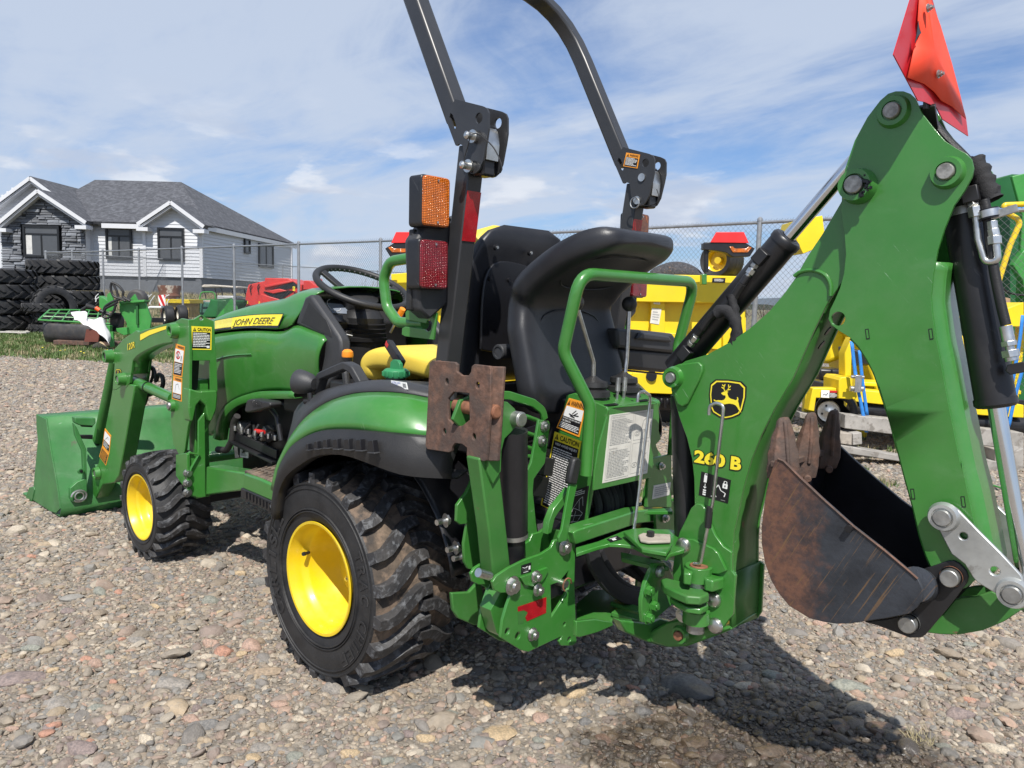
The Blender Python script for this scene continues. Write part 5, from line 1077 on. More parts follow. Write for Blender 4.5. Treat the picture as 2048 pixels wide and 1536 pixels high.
# ---- wheels
def make_wheel(name, c, side, R, wid, rr, nl, words_, dish):
    """tyre centred on y=0 in local space, outer face towards +y"""
    root = G(); o = wid/2
    s = R/.333; ring = .285*s if R > .3 else .193
    def rb(w):      # carcass radius; w = distance in from the outer face
        w = min(w, wid-w); k = max(0, w/(wid/2))
        return ring + (R*.925-ring)*(1-(1-min(1, k*1.6))**2.6)
    side_prof = [(-o+.016*s, rr*1.01), (-o+.004*s, rr*1.03), (-o-.002*s, rr+(ring-rr)*.18), (-o-.008*s, rr+(ring-rr)*.45), (-o-.009*s, rr+(ring-rr)*.75), (-o-.007*s, ring-.004*s), (-o-.010*s, ring-.002*s), (-o-.010*s, ring+.002*s), (-o-.004*s, ring+.005*s)]
    tread = [(-o+wid*k/14, rb(wid*k/14)) for k in range(0, 15)]
    g = G()
    g.lathe(side_prof, (0, 0, 0), (0, -1, 0), 72, RUB)
    for q_ in (.30, .36, .88): r_ = rr+(ring-rr)*q_; g.lathe([(-o-.006*s, r_-.0028), (-o-.0112*s, r_-.0012), (-o-.0112*s, r_+.0012), (-o-.006*s, r_+.0028)], (0, 0, 0), (0, -1, 0), 72, RUB)
    g.lathe([(-a, r) for a, r in side_prof][::-1], (0, 0, 0), (0, -1, 0), 72, RUB)
    g.lathe([side_prof[-1]]+tread[1:-1]+[(-side_prof[-1][0], side_prof[-1][1])], (0, 0, 0), (0, -1, 0), 72, RUBT if R > .3 else RUB)
    cl = [(-.006*s, 0), (.018*s, .001*s), (.04*s, .008*s), (.062*s, .024*s), (.085*s, .043*s), (.108*s, .062*s), (.125*s, .070*s), (.150*s, .073*s), (.168*s, .074*s)]
    if R < .3: cl = [(a*.72/s*.95, b*.8/s*.85) for a, b in cl]
    hwb, hwt = (.0205*s, .0155*s) if R > .3 else (.0135, .0098)
    def lug(phi, sgn):
        ns = len(cl); vb = []
        for i, (w, q) in enumerate(cl):
            a = Vector(cl[max(0, i-1)]); b = Vector(cl[min(ns-1, i+1)]); d = (b-a).normalized(); nx = Vector((-d.y, d.x))
            row = []
            for off, lift in ((-hwb, -.004), (-hwt, 1), (hwt, 1), (hwb, -.004)):
                ww, qq = w+nx.x*off, q+nx.y*off
                if i == ns-1 and lift == 1: ww -= d.x*.005*s; qq -= d.y*.005*s
                if lift == 1:
                    k = max(0, min(1, ww/(wid/2))); r = R-(.012*s)*(1-k)**2
                    if i == 0: r = R*.955; 
                else: r = (rb(max(0, ww)) - .004) if i > 0 else ring+.001
                y = (o-ww)*sgn; ph = phi - qq/R
                if i == 0: y = (o+.006*s+(0 if lift == 1 else .003))*sgn
                row.append(Vector((math.cos(ph)*r, y, math.sin(ph)*r)))
            vb.append(row)
        vs = [p for r_ in vb for p in r_]; fs = []
        for i in range(ns-1):
            for k in range(3):
                f = (i*4+k, i*4+k+1, (i+1)*4+k+1, (i+1)*4+k); fs.append(f if sgn > 0 else f[::-1])
        e = ((0, 1, 2, 3), tuple((ns-1)*4+k for k in (3, 2, 1, 0))); fs += [f[::-1] if sgn > 0 else f for f in e]
        g.add(vs, fs, LUG)
    for k in range(nl):
        lug(2*PI*k/nl, 1); lug(2*PI*(k+.5)/nl, -1)
    y = -o
    def ring_text(txt, r, h, a0, a1, mat=RUB):
        n = len(txt)
        for i, ch in enumerate(txt):
            if ch == ' ': continue
            vs, fs, asp = textgeo(ch, .02); a = a0+(a1-a0)*(i+.5)/n
            wd = abs(a1-a0)/n*r*.74*(.35 if ch == 'I' else 1)
            t = Vector((-math.sin(a), 0, math.cos(a))); rad = Vector((math.cos(a), 0, math.sin(a)))
            # seen from +y: clockwise reading, letter tops outwards
            cc = Vector((0, o+.0112*s, 0)) + rad*r
            pp = [cc + t*(x-.5)*wd + rad*(yy-.5)*h for x, yy in vs]
            m = len(pp); g.add(pp, fs, mat)
            g.add([cc+Vector((0, .0008, 0)) + t*((x-.5)*wd*.93-.0006) + rad*((yy-.5)*h*.92-.0006) for x, yy in vs], fs, RUB)
    for w_, a0, a1, r_, h_ in words_: ring_text(w_, r_, h_, math.radians(a0), math.radians(a1), MATS['tyre_letter'])
    tyre = g.mesh('tyre', 32)
    g = G()
    pr = [(-o+.010*s, rr*.97), (-o-.002*s, rr*1.035), (-o-.005*s, rr*1.03), (-o-.004*s, rr*.985), (-o+.012*s, rr*.955), (-o+.03*s, rr*.915), (-o+.042*s, rr*.905), (-o+.048*s, rr*.87), (-o+.060*s, rr*.845), (-o+.085*s, rr*.835), (-o+.10*s, rr*.80), (-o+dish*.8, rr*.775), (-o+dish, rr*.68), (-o+dish*1.02, rr*.34), (-o+dish*.9, rr*.30), (-o+dish*.9, .0001)]
    g.lathe(pr, (0, 0, 0), (0, -1, 0), 64, YEL)
    g.lathe([(o-.03, rr*.8), (o-.02, rr*.98), (o+.004, rr*1.03)], (0, 0, 0), (0, -1, 0), 48, YEL)
    g.cyl((0, o-dish*.9, 0), (0, o-dish*.9+.02, 0), rr*.16, n=24, mat=YEL)
    for k in range(5 if R < .3 else 6):
        a = 2*PI*k/(5 if R < .3 else 6)+.3; p = Vector((math.cos(a)*rr*.47, o-dish*1.0, math.sin(a)*rr*.47)); hexhead(g, p, (0, 1, 0), .009, .010, True, ZINC)
    rim = g.mesh('rim', 38)
    return tyre, rim
TL_ = pbr('tyre_letter', (.085, .085, .088), .6, var=.2, dust=.3, dustcol=(.15, .14, .12))
def put_wheel(meshes, c, flip, rot=0):
    w = bpy.data.objects.new('wheel', None); COL.objects.link(w); w.location = c
    w.rotation_euler = (0, rot, 0) if not flip else (0, 0, PI); w.parent = TR; w.matrix_parent_inverse = Matrix.Identity(4)
    os_ = []
    for n_, me in zip(('tyre', 'rim'), meshes):
        o = bpy.data.objects.new(n_, me); COL.objects.link(o); o.parent = w; os_.append(o)
    return w
RW = make_wheel('rear', None, 1, .333, .30, .166, 21, [('CARLISLE', -42, 40, .247, .042), ('TRAC CHIEF', 146, 238, .247, .036)], .150)
FW = make_wheel('front', None, 1, .235, .215, .139, 21, [], .085)
YR, YF = .433, .437
wr = put_wheel(RW, (0, YR, .318), False); put_wheel(RW, (0, -YR, .318), True)
wf = put_wheel(FW, (1.4526, YF, .228), False); put_wheel(FW, (1.4526, -YF, .228), True)
# valve and sticker on the rear rim
pv = onY((618, 1105), .53); g = G(); g.cyl(pv, pv+Vector((-.012, .022, .004)), .0045, .0055, 10, HOSE); g.cyl(pv+Vector((-.012, .022, .004)), pv+Vector((-.016, .03, .006)), .0065, n=8, mat=BKP); g.obj('valve_stem', None, wr)
d = Decal(*[onY(p, .475) for p in ((633, 1086), (645, 1084), (640, 1114), (628, 1118))], WHT, n=(0, 1, 0)); d.lines(.2, .1, .9, .9, 8, BKP); d.obj(wr, 'barcode_label')

# ---- rear fender (left, mirrored)
N = 26
low = [(550, 985), (557, 940), (580, 897), (598, 882), (621, 869), (652, 861), (695, 860), (753, 865), (810, 871), (850, 875), (905, 880)]
top = [(551, 975), (572, 915), (600, 850), (640, 812), (695, 790), (752, 784), (810, 787), (854, 795), (908, 803)]
dk = [(560, 940), (583, 850), (590, 822), (608, 803), (640, 786), (668, 776), (724, 765), (766, 762), (810, 765), (855, 775), (908, 785)]
def fy_(p, y): t = max(0, min(1, (p[0]-730)/195)); return onY(p, y-.15*t**1.6)
cl_ = crom([fy_(p, .607) for p in low], N); ct = crom([fy_(p, .545) for p in top], N); cd_ = crom([fy_(p, .47) for p in dk], N)
for i in range(6): k = (6-i)/6; ct[i] = ct[i].lerp(cl_[i], k*.35)
rows = []
for i in range(N):
    a, b = cl_[i], ct[i]; m = (a+b)/2 + Vector((0, .016, .008)); row = []
    for k in range(7): t = k/6; row.append(a*(1-t)**2 + (m*2-(a+b)/2)*2*t*(1-t) + b*t*t)
    rows.append(row)
fen = []
FG = G(); FG.grid(rows); fg = FG.obj('fender', GREEN, TR, fix=True, solid=.006, smooth=60); fen.append(fg)
g = G(); rows = []
for i in range(N):
    b, c = ct[i], cd_[i]; row = [b+Vector((0, -.002, .003))]
    for k in range(1, 6): t = k/5; row.append(b.lerp(c, t)+Vector((0, 0, math.sin(PI*min(1, t*1.1))*.012+.004)))
    row.append(Vector((c.x, .26, c.z-.015)))
    rows.append(row)
g.grid(rows); fdeck = g.obj('fender_deck', PLAG, TR, fix=True, solid=.006, smooth=50); fen.append(fdeck)
# lower black trim
lo2 = Q('A6', [(147, 490), (152, 440), (175, 320), (220, 225), (295, 160), (400, 100), (500, 88), (600, 100), (730, 145), (850, 190), (950, 218), (1080, 232), (1240, 238)])
tp = crom([fy_(p, .612) for p in [(548, 1000)]+low[1:]+[(925, 882)]], N); bt = crom([fy_(p, .622) for p in lo2], N)
rows = []
for i in range(N):
    a, b = tp[i], bt[i]; row = [a+Vector((0, -.012, .004)), a+Vector((0, .004, 0))]
    for k in range(1, 6): t = k/5; row.append(a.lerp(b, t)+Vector((0, .012*math.sin(PI*t)-.0*t, 0)))
    row.append(b+Vector((0, -.02, -.004))); row.append(b+Vector((0, -.06, .012))); rows.append(row)
g = G().grid(rows); ftr = g.obj('fender_trim', PLA, TR, fix=True, solid=.005, smooth=50); fen.append(ftr)
# moulded vents in the trim
for (x, y, w, h) in [(805, 1355, 22, 45), (862, 1338, 30, 55), (925, 1325, 35, 62), (993, 1322, 42, 72), (1070, 1322, 45, 78), (1150, 1325, 48, 80), (1235, 1332, 52, 88)]:
    pts = [(x+w*.1, y), (x+w*.75, y-2), (x+w, y+h), (x+w*.05, y+h*.96)]
    P = [onY(p, .640) for p in Q('A3', pts)]
    g = G().plate(P, (0, -.016, 0), mat=BKP); lp = [onY(p, .644) for p in Q('A3', [(x+w*.05, y+h*.9), (x+w, y+h*.94), (x+w*1.05, y+h*1.05), (x, y+h*1.02)])]
    g.plate(lp, (0, -.018, 0), mat=PLAG); g.obj('trim_vent', None, ftr, bevel=.001)
# dark wheel-arch liner
g = G(); rows = []
for k in range(25):
    a = math.radians(168-k*6.2); rr_ = .40
    row = [Vector((math.cos(a)*rr_-.04, y, .318+math.sin(a)*rr_*1.02)) for y in (.56 if math.cos(a) > -.3 else .44, .42, .24)]; rows.append(row)
g.grid(rows); rows = []
for k in range(25):
    a = math.radians(168-k*6.2); rows.append([Vector((math.cos(a)*.40-.04, .25, .318+math.sin(a)*.408)), Vector((math.cos(a)*.1, .25, .35))])
g.grid(rows); fen.append(g.obj('arch_liner', BKP, TR, fix=True, solid=.004))
mirror(fen)
# fuel label, cap, grab handle on deck
d = Decal(*[onY(p, .478)+Vector((0, .020, .010)) for p in Q('A3', [(1445, 932), (1552, 948), (1563, 996), (1452, 984)])], WHT)
d.text('ULTRA LOW', .05, .08, .62, .34, BLUP); d.text('SULFUR', .05, .38, .42, .62, BLUP); d.text('FUEL ONLY', .05, .68, .6, .92, BLUP); d.lines(.75, .2, .95, .8, 5, BKP, ragged=False); d.obj(fdeck, 'fuel_label')
c = onY(Q('A3', [(1438, 870)])[0], .40); g = G()
g.cyl(c-ZA*.045, c-ZA*.005, .030, n=28, mat=BKP); g.lathe([(-.008, .035), (.0, .0385), (.012, .038), (.018, .030), (.018, .001)], c, (0, 0, 1), 28, CAPG)
for k in range(14):
    a = 2*PI*k/14; g.box(c+Vector((math.cos(a)*.038, math.sin(a)*.038, .003)), (.006, .004, .014), Matrix.Rotation(a, 3, 'Z'), CAPG)
g.plate([c+Vector((-.028, -.006, .016)), c+Vector((.022, -.006, .016)), c+Vector((.020, -.006, .036)), c+Vector((.008, -.006, .044)), c+Vector((-.012, -.006, .044)), c+Vector((-.024, -.006, .034))], (0, .012, 0), mat=CAPG)
g.obj('fuel_cap', None, TR, bevel=.001)
hp = [onY(p, .46) for p in Q('A3', [(890, 1000), (925, 880), (1100, 805), (1150, 830), (1210, 935)])]
G().tube(hp, .0165, 12, fr=.03, sec=[(-.018, -.012), (.018, -.012), (.018, .012), (-.018, .012)], up=(0, 1, 0)).obj('grab_handle', PLAG, TR, bevel=.004)
G().tube([onY(p, .36) for p in Q('A3', [(1095, 940), (1085, 850), (1060, 820)])], .012, 10, fr=.02).obj('grab_handle', PLAG, TR)
# round work lamp on the fender nose
c = onY(Q('A3', [(800, 925)])[0], .50); ax = Vector((.86, .30, .05)).normalized(); g = G()
g.lathe([(-.040, .0001), (-.039, .018), (-.025, .030), (.0, .037), (.022, .040), (.026, .039), (.027, .001)], c, ax, 28, PLAG); g.cyl(c-ZA*.03-XA*.03, c-ZA*.055-XA*.035, .008, mat=BLK)
g.cyl(c-ZA*.06+Vector((.0, 0, 0)), c-ZA*.06+Vector((-.06, -.03, .004)), .009, mat=BLK); g.obj('work_lamp', None, TR)
g = G(); b = onY(Q('A3', [(1100, 735)])[0], .33); g.cyl(b-ZA*.05, b-ZA*.004, .0165, .018, 18, BLK); g.lathe([(-.006, .0185), (.0, .0195), (.012, .018), (.019, .011), (.021, .0001)], b, (0, 0, 1), 20, ORGK); g.obj('control_knob', None, TR)
g = G(); a = onY(Q('A3', [(1400, 575)])[0], .05); b = onY(Q('A3', [(1478, 425)])[0], .05); g.cyl(a, b, .005, mat=STL); b2 = b+(b-a).normalized()*.01; g.cyl(b-(b-a).normalized()*.035, b2, .011, n=14, mat=ORGK); g.obj('throttle_lever', None, TR)

# ---- hood
def cX(pts, y, Xs):
    P = sorted([onY(p, y) for p in pts], key=lambda p: p.x); xs = [p.x for p in P]; zs = [p.z for p in P]
    return [Vector((x, y, float(np.interp(x, xs, zs)))) for x in Xs]
Xs = [.42+i*(1.72-.42)/30 for i in range(31)]
top_ = Q('A3', [(60, 520), (170, 488), (235, 455), (300, 425), (420, 392), (540, 370), (640, 350), (700, 322), (765, 292), (800, 285)])
cr_ = Q('A3', [(60, 600), (175, 575), (400, 548), (600, 560), (660, 550), (725, 520)])
x1 = max(onY(p, .20).x for p in top_)
tz = cX(top_, .20, Xs); cz = cX(cr_, .265, Xs)
# lower side panel : traced outline with the arch
Y1 = .272
side = Q('A3', [(60, 600), (175, 583), (400, 557), (600, 567), (660, 556), (725, 524), (930, 600), (941, 625), (930, 740), (915, 830), (890, 905), (720, 985), (600, 978), (500, 985), (400, 1010), (300, 1052), (240, 1100), (190, 1180), (165, 1290), (60, 1290)])
sp_ = [onY(p, Y1) for p in side]
def panel(name, pts, y0, bulge, mat, nz=10):      # gently bulged side panel
    xs = [p.x for p in pts]
    g = G(); tri = tessellate_polygon([pts]); bm = bmesh.new(); vv = [bm.verts.new(p) for p in pts]
    for t in tri:
        try: bm.faces.new([vv[k] for k in t])
        except ValueError: pass
    for _ in range(3):
        bmesh.ops.subdivide_edges(bm, edges=[e for e in bm.edges if e.calc_length() > .05], cuts=1, use_grid_fill=False); bmesh.ops.triangulate(bm, faces=bm.faces)
    bmesh.ops.beautify_fill(bm, faces=bm.faces, edges=bm.edges)
    zs = [p.z for p in pts]; zm, zM = min(zs), max(zs)
    for v in bm.verts: t = (v.co.z-zm)/(zM-zm); v.co.y = y0 + bulge*math.sin(PI*min(1, max(0, t)))**.8
    bm.normal_update(); me = bpy.data.meshes.new(name); bm.to_mesh(me); bm.free(); me.materials.append(mat)
    me.polygons.foreach_set('use_smooth', [True]*len(me.polygons)); me.update()
    o = bpy.data.objects.new(name, me); COL.objects.link(o); md = o.modifiers.new('t', 'SOLIDIFY'); md.thickness = .006; md.offset = 0
    attach(o, TR); return o
tu = crom([onY(p, Y1) for p in Q('A3', [(60, 612), (175, 586), (400, 560), (600, 569), (660, 558), (725, 526), (830, 560), (925, 598), (941, 622)])], 40)
tl = crom([onY(p, Y1) for p in Q('A3', [(60, 1290), (165, 1290), (190, 1180), (240, 1100), (300, 1052), (400, 1010), (500, 985), (600, 978), (720, 985), (800, 945), (890, 905)])], 40)
rows = []
for a, b in zip(tu, tl):
    row = []
    for k in range(17):
        t = k/16; p = a.lerp(b, t); p.y = .264+.022*math.sin(PI*min(1, (t*1.0)**.75))**.9 - (.006 if t == 0 else 0); row.append(p)
    rows.append(row)
hs = G().grid(rows).obj('hood_side_panel', GREEN, TR, fix=True, solid=.006, smooth=60)
# long crease rib
g = G(); rb_ = crom([onY(p, .2880) for p in Q('A3', [(185, 765), (250, 745), (330, 733), (430, 728)])], 10)
g.tube(rb_, .004, 6); g.obj('panel_rib', GREEN, hs)
# arch lip band
a1 = crom([onY(p, .285) for p in Q('A3', [(165, 1310), (195, 1180), (245, 1095), (320, 1040), (420, 1003), (520, 985), (735, 985)])], 18)
a2 = crom([onY(p, .285) for p in Q('A3', [(215, 1330), (235, 1200), (280, 1130), (350, 1080), (440, 1055), (540, 1040), (735, 1038)])], 18)
g = G(); g.grid([[a+Vector((0, -.02, 0)), a+Vector((0, .004, 0)), (a+b)/2+Vector((0, .01, 0)), b+Vector((0, .004, 0)), b+Vector((0, -.03, 0))] for a, b in zip(a1, a2)]); al = g.obj('hood_arch_lip', GREEN, TR, fix=True, solid=.004, smooth=50)
mirror([hs, al])
# upper hood
rows = []
for i, x in enumerate(Xs):
    if x < .55: continue
    a, b = cz[i], tz[i]; h = b.z-a.z
    row = [Vector((x, .262, a.z+.004)), Vector((x, .262-.012, a.z+h*.35)), Vector((x, .243, a.z+h*.7)), Vector((x, .222, a.z+h*.92)), Vector((x, .20, b.z)), Vector((x, .15, b.z+.014)), Vector((x, .08, b.z+.022)), Vector((x, 0, b.z+.025))]
    rows.append(row+[Vector((p.x, -p.y, p.z)) for p in row[:-1][::-1]])
# raked rear edge of the upper hood, from the cowl corner up to the top
re_ = [onY(p, .255) for p in Q('A3', [(725, 520), (765, 420), (800, 325), (830, 300)])]
for r_ in rows:
    pass
E2 = [Vector((float(np.interp(z, [p.z for p in re_], [p.x for p in re_])), 0, z)) for z in [p.z for p in rows[0]]]
last = [Vector((e.x, p.y, p.z)) for e, p in zip(E2, rows[0])]
rows2 = [last]+[r_ for r_ in rows if r_[0].x > last[0].x-.005 or True]
for r_ in rows2[1:]:
    for j, p in enumerate(r_):
        lim = last[j].x + .006
        if p.x < lim: p.x = lim + (p.x-lim)*.01
nose = [p.copy() for p in rows2[-1]]; nz = [Vector((1.78, p.y*.82, p.z*.90+.06)) for p in nose]; rows2.append(nz); rows2.append([Vector((1.80, p.y*.78, .62)) for p in nose])
g = G().grid(rows2); hd = g.obj('hood', GREEN, TR, fix=True, solid=.006, smooth=55)
G().box((1.60, 0, .78), (.30, .50, .5)).obj('radiator_grille', BKP, TR, bevel=.02)
# yellow hood decal with the maker's name
def on_hood(p, dy=.004):      # project on the slanted upper side of the hood
    q = onY(p, .25); za = float(np.interp(q.x, Xs, [v.z for v in cz])); zb_ = float(np.interp(q.x, Xs, [v.z for v in tz]))
    t = (q.z-za)/max(.01, zb_-za); y = float(np.interp(t, [0, .35, .7, .92, 1], [.262, .250, .243, .222, .20])); return onY(p, y+dy)
do = Q('N2', [(630, 592), (720, 572), (830, 553), (960, 535), (1100, 525), (1308, 522), (1290, 590), (1245, 660), (1000, 662), (800, 670), (630, 685)])
class Strip:      # decal strip defined by an upper and a lower traced edge
    def __init__(s, up, lo, f, n=28): s.u = up; s.lo = lo; s.f = f; s.g = G(); s.n = n
    def P(s, a, v, k):
        def at(c, a):
            L = len(c)-1; x = a*L; i = min(int(x), L-1); t = x-i; return (c[i][0]*(1-t)+c[i+1][0]*t, c[i][1]*(1-t)+c[i+1][1]*t)
        p, q = at(s.u, a), at(s.lo, a); return s.f((p[0]*(1-v)+q[0]*v, p[1]*(1-v)+q[1]*v), k)
    def band(s, a0, v0, a1, v1, mat, k):
        s.g.grid([[s.P(a0+(a1-a0)*i/s.n, v0+(v1-v0)*j/4, k) for j in range(5)] for i in range(s.n+1)], mat)
    def text(s, t, a0, v0, a1, v1, mat, k, bold=0., shear=0.):
        vs, fs, _ = textgeo(t, bold, shear); s.g.add([s.P(a0+(a1-a0)*x, v1+(v0-v1)*y, k) for x, y in vs], fs, mat)
up = Q('N2', [(632, 590), (745, 567), (858, 548), (971, 534), (1084, 526), (1197, 523), (1308, 522)]); lo = Q('N2', [(632, 688), (730, 675), (830, 668), (930, 664), (1035, 661), (1140, 661), (1246, 662)])
st = Strip(up, lo, lambda p, k: on_hood(p, .0075+k*.0006))
st.band(0, 0, 1, 1, BKP, 0); st.band(.0, .05, .985, .84, YLB, 1)
YL2 = pbr('yellow_label_pale', (.90, .80, .30), .4)
for j in range(9): st.band(0, .08+j*.085, .26, .08+j*.085+.03, YL2, 2)
st.text('JOHN DEERE', .27, .22, .90, .97, YLB, 3, .030, .22)
st.text('JOHN DEERE', .28, .26, .89, .88, BKP, 4, .004, .22)
st.g.obj('name_decal', None, hd, smooth=0)

# ---- cowl, dash and steering
co = Q('A3', [(735, 517), (765, 430), (800, 330), (838, 308), (862, 345), (950, 470), (1035, 600), (1050, 640), (1055, 790), (1020, 880), (960, 960), (850, 1010), (890, 905), (915, 830), (932, 740), (941, 625), (930, 603)])
P = [onY(p, .262) for p in co]; g = G().plate(P, (0, -.045, 0)); cowl = g.obj('cowl', PLAG, TR, bevel=.010); mirror([cowl])
g = G().plate([Vector((x, .235, z)) for x, z in ((.72, 1.10), (.665, 1.15), (.65, 1.145), (.57, 1.06), (.60, .98), (.62, .70), (.80, .70), (.80, 1.05))], (0, -.47, 0)); g.obj('dash_panel', PLA, TR, bevel=.010)
g = G(); g.plate([onY(p, .264) for p in Q('A3', [(775, 500), (830, 365), (950, 490), (980, 560), (990, 610)])], (0, -.004, 0)); g.obj('cowl_side_recess', PLA, cowl, bevel=.001)
# dash plane : through the sloped rear edge of the cowl
pA, pB = onY(Q('A3', [(862, 345)])[0], .262), onY(Q('A3', [(1035, 600)])[0], .262)
dn_ = (pB-pA).cross(YA).normalized()
if dn_.dot(CAMP-pA) < 0: dn_ = -dn_
pA, pB = Vector((.65, .2, 1.145)), Vector((.57, .2, 1.06)); dn_ = Vector((-(pA.z-pB.z), 0, pA.x-pB.x)).normalized()
def onD(x, y, lift=.0): return onP(Q('A3', [(x, y)])[0], pA+dn_*lift, dn_)
g = G().plate([onD(*p, lift=.003) for p in [(862, 362), (1170, 385), (1110, 445), (925, 436)]], -dn_*.004, mat=MATS['window_glass'] if False else None)
clu = pbr('instrument_glass', (.20, .23, .28), .10, var=.1, coat=1.0)
g.obj('instrument_cluster', clu, cowl)
g = G()
for (x, y, r) in ((915, 375, 10), (1005, 385, 17)):
    c = onD(x, y, .006); g.tube([c+(pB-pA).normalized()*math.cos(a)*r*.0018+YA*math.sin(a)*r*.0016 for a in [k*.25-1 for k in range(17)]], .0008, 4)
g.obj('gauge', WHT, cowl)
g = G().plate([onD(*p, lift=.012) for p in [(985, 450), (1070, 452), (1065, 500), (1000, 500)]], -dn_*.012); g.obj('switch_panel', BKP, cowl, bevel=.002)
c = onX(Q('A3', [(1092, 592)])[0], .575); g = G(); g.cyl(c+XA*.03, c-XA*.02, .021, .019, 22, BLK); g.box(c-XA*.021, (.003, .028, .004), Matrix.Rotation(.2, 3, 'X'), WHT); g.obj('rotary_knob', None, cowl, bevel=.0008)
c = onX(Q('A3', [(1062, 560)])[0], .60); G().cyl(c, c-XA*.012, .005, n=12).obj('indicator_light', REDP, cowl)
# steering column boot and wheel
sc_ = Vector((.600, .0, 1.195)); sn = Vector((-.42, 0, .90)).normalized()
b0 = onY(Q('A3', [(1210, 600)])[0], 0.0); b0 = onY((722, 680), 0.0); g = G(); rings = []
tb = [(-.10, .075), (-.005, .085), (0, .098), (.015, .102), (.017, .093), (.032, .100), (.034, .091), (.049, .098), (.051, .089), (.066, .095), (.068, .086), (.09, .088), (.115, .070), (.13, .04)]
g.lathe(tb, b0, (sc_-b0), 28, PLA); g.obj('steering_column_boot', None, TR, smooth=25)
g = G(); fx = sn.cross(YA).normalized()
Rw = .183
g.tube([sc_+fx*math.cos(a)*Rw+YA*math.sin(a)*Rw for a in [2*PI*k/48 for k in range(49)]], .0135, 12, caps=False)
for k in range(0, 48):
    a = 2*PI*k/48; p = sc_+fx*math.cos(a)*(Rw-.011)+YA*math.sin(a)*(Rw-.011)-sn*.004; g.ball(p, .0075, 6)
sw = g.obj('steering_wheel', PLA, TR, smooth=60)
hub = sc_-sn*.055; g = G(); g.lathe([(-.09, .045), (-.05, .072), (-.02, .078), (.0, .075), (.008, .05), (.01, .0001)], hub+sn*.02, sn, 28)
for an in (35, 145, 270):
    a = math.radians(an); e = fx*math.cos(a)+YA*math.sin(a); g.tube([hub+e*.05+sn*.01, hub+e*.11+sn*.03, sc_+e*(Rw-.004)], .009, 8, fr=.03, sec=[(-.006, -.02), (.006, -.02), (.006, .02), (-.006, .02)], up=sn)
g.obj('steering_hub', PLA, sw, smooth=50, bevel=.002)
# operator console box on the left side : under seat deck
G().span((-.32, -.27, .70), (.42, .27, .86)).obj('operator_deck', BLK, TR, bevel=.01)
G().span((-.28, -.16, .34), (1.3, .16, .72)).obj('chassis', BKP, TR, bevel=.02)
G().cyl((0, -.42, .318), (0, .36, .318), .07, n=24).obj('rear_axle', BLK, TR)
G().box((1.4526, 0, .25), (.10, .62, .09)).obj('front_axle', BLK, TR, bevel=.01)

# ---- yellow operator seat
def slab(pr, hw, th, mat_f, mat_b, name, parent, corner=.35, crown=0.0, nt=13, back_only=False):
    """pr: profile (x,z) from bottom to top; hw: half widths along it; closed rounded slab"""
    n = len(pr); rows = []
    for i, (x, z) in enumerate(pr):
        a = Vector((pr[max(0, i-1)][0], pr[max(0, i-1)][1])); b = Vector((pr[min(n-1, i+1)][0], pr[min(n-1, i+1)][1])); d = (b-a).normalized(); nr = Vector((-d.y, d.x))
        e = min(i, n-1-i)/(n-1); tk = th*(math.sin(min(1, e*7)*PI/2)*.75+.25) if 0 < i < n-1 else th*.12
        row = []; w = hw[i]
        for k in range(nt*2):
            a_ = 2*PI*k/(nt*2); cx, sx = math.cos(a_), math.sin(a_)
            yy = math.copysign(abs(cx)**.35, cx)*w; tt = math.copysign(abs(sx)**.5, sx)*tk/2
            cr_ = crown*(1-(yy/w)**2)
            row.append(Vector((x+nr.x*(tt+cr_), yy, z+nr.y*(tt+cr_))))
        rows.append(row)
    g = G().grid(rows, None, True); g.add(rows[0], [tuple(range(nt*2))]); g.add(rows[-1], [tuple(range(nt*2))[::-1]])
    return g.obj(name, mat_f, parent, fix=True, smooth=60)
def prof(pts, n=24): q = crom([Vector((a, b, 0)) for a, b in pts], n); return [(p.x, p.y) for p in q]
def hws(base, n, top=.25, bot=.2, rt=.55, rb=.75):
    o = []
    for i in range(n):
        t = i/(n-1); w = base
        if t > 1-top: u = (t-1+top)/top; w = base*(rt+(1-rt)*math.sqrt(max(0, 1-u*u)))
        if t < bot: u = 1-t/bot; w = base*(rb+(1-rb)*math.sqrt(max(0, 1-u*u)))
        o.append(w)
    return o
slab(prof([(.25, .86), (.285, .925), (.18, .950), (-.06, .935), (-.2, .93)]), hws(.225, 24, .3, .12), .085, SEATY, None, 'seat_cushion', TR, crown=0).modifiers.new('soft', 'SUBSURF').levels = 1
slab(prof([(-.17, .93), (-.175, 1.08), (-.20, 1.25), (-.235, 1.385)]), hws(.225, 24, .35, .12, .5, .85), .07, SEATY, None, 'seat_back_pad', TR)
sb = slab(prof([(-.205, .87), (-.215, 1.05), (-.238, 1.25), (-.272, 1.385)]), hws(.232, 24, .38, .1, .45, .9), .045, VIN, None, 'seat_back_shell', TR)
g = G()
for (x, y) in ((990, 495), (1058, 506)): p = onX((x, y), -.285); g.cyl(p, p-XA*.010, .009, n=12, mat=BKP); g.cyl(p-XA*.01, p-XA*.012, .005, n=6, mat=STL)
for (x, y) in ((977, 557), (1015, 560)): p = onX((x, y), -.262); g.cyl(p, p-XA*.012, .007, n=12, mat=BKP)
g.obj('shell_screws', None, sb)
rows = []
ap = [onX(p, -.268) for p in [(962, 700), (965, 600), (975, 545), (1000, 522), (1050, 530), (1075, 550), (1078, 640), (1075, 720)]]
G().plate(crom(ap, 26), (.01, 0, 0)).obj('shell_recess_panel', BKP, sb, bevel=.004)
c0, c1 = onX((985, 703), -.28), onX((1020, 703), -.28)
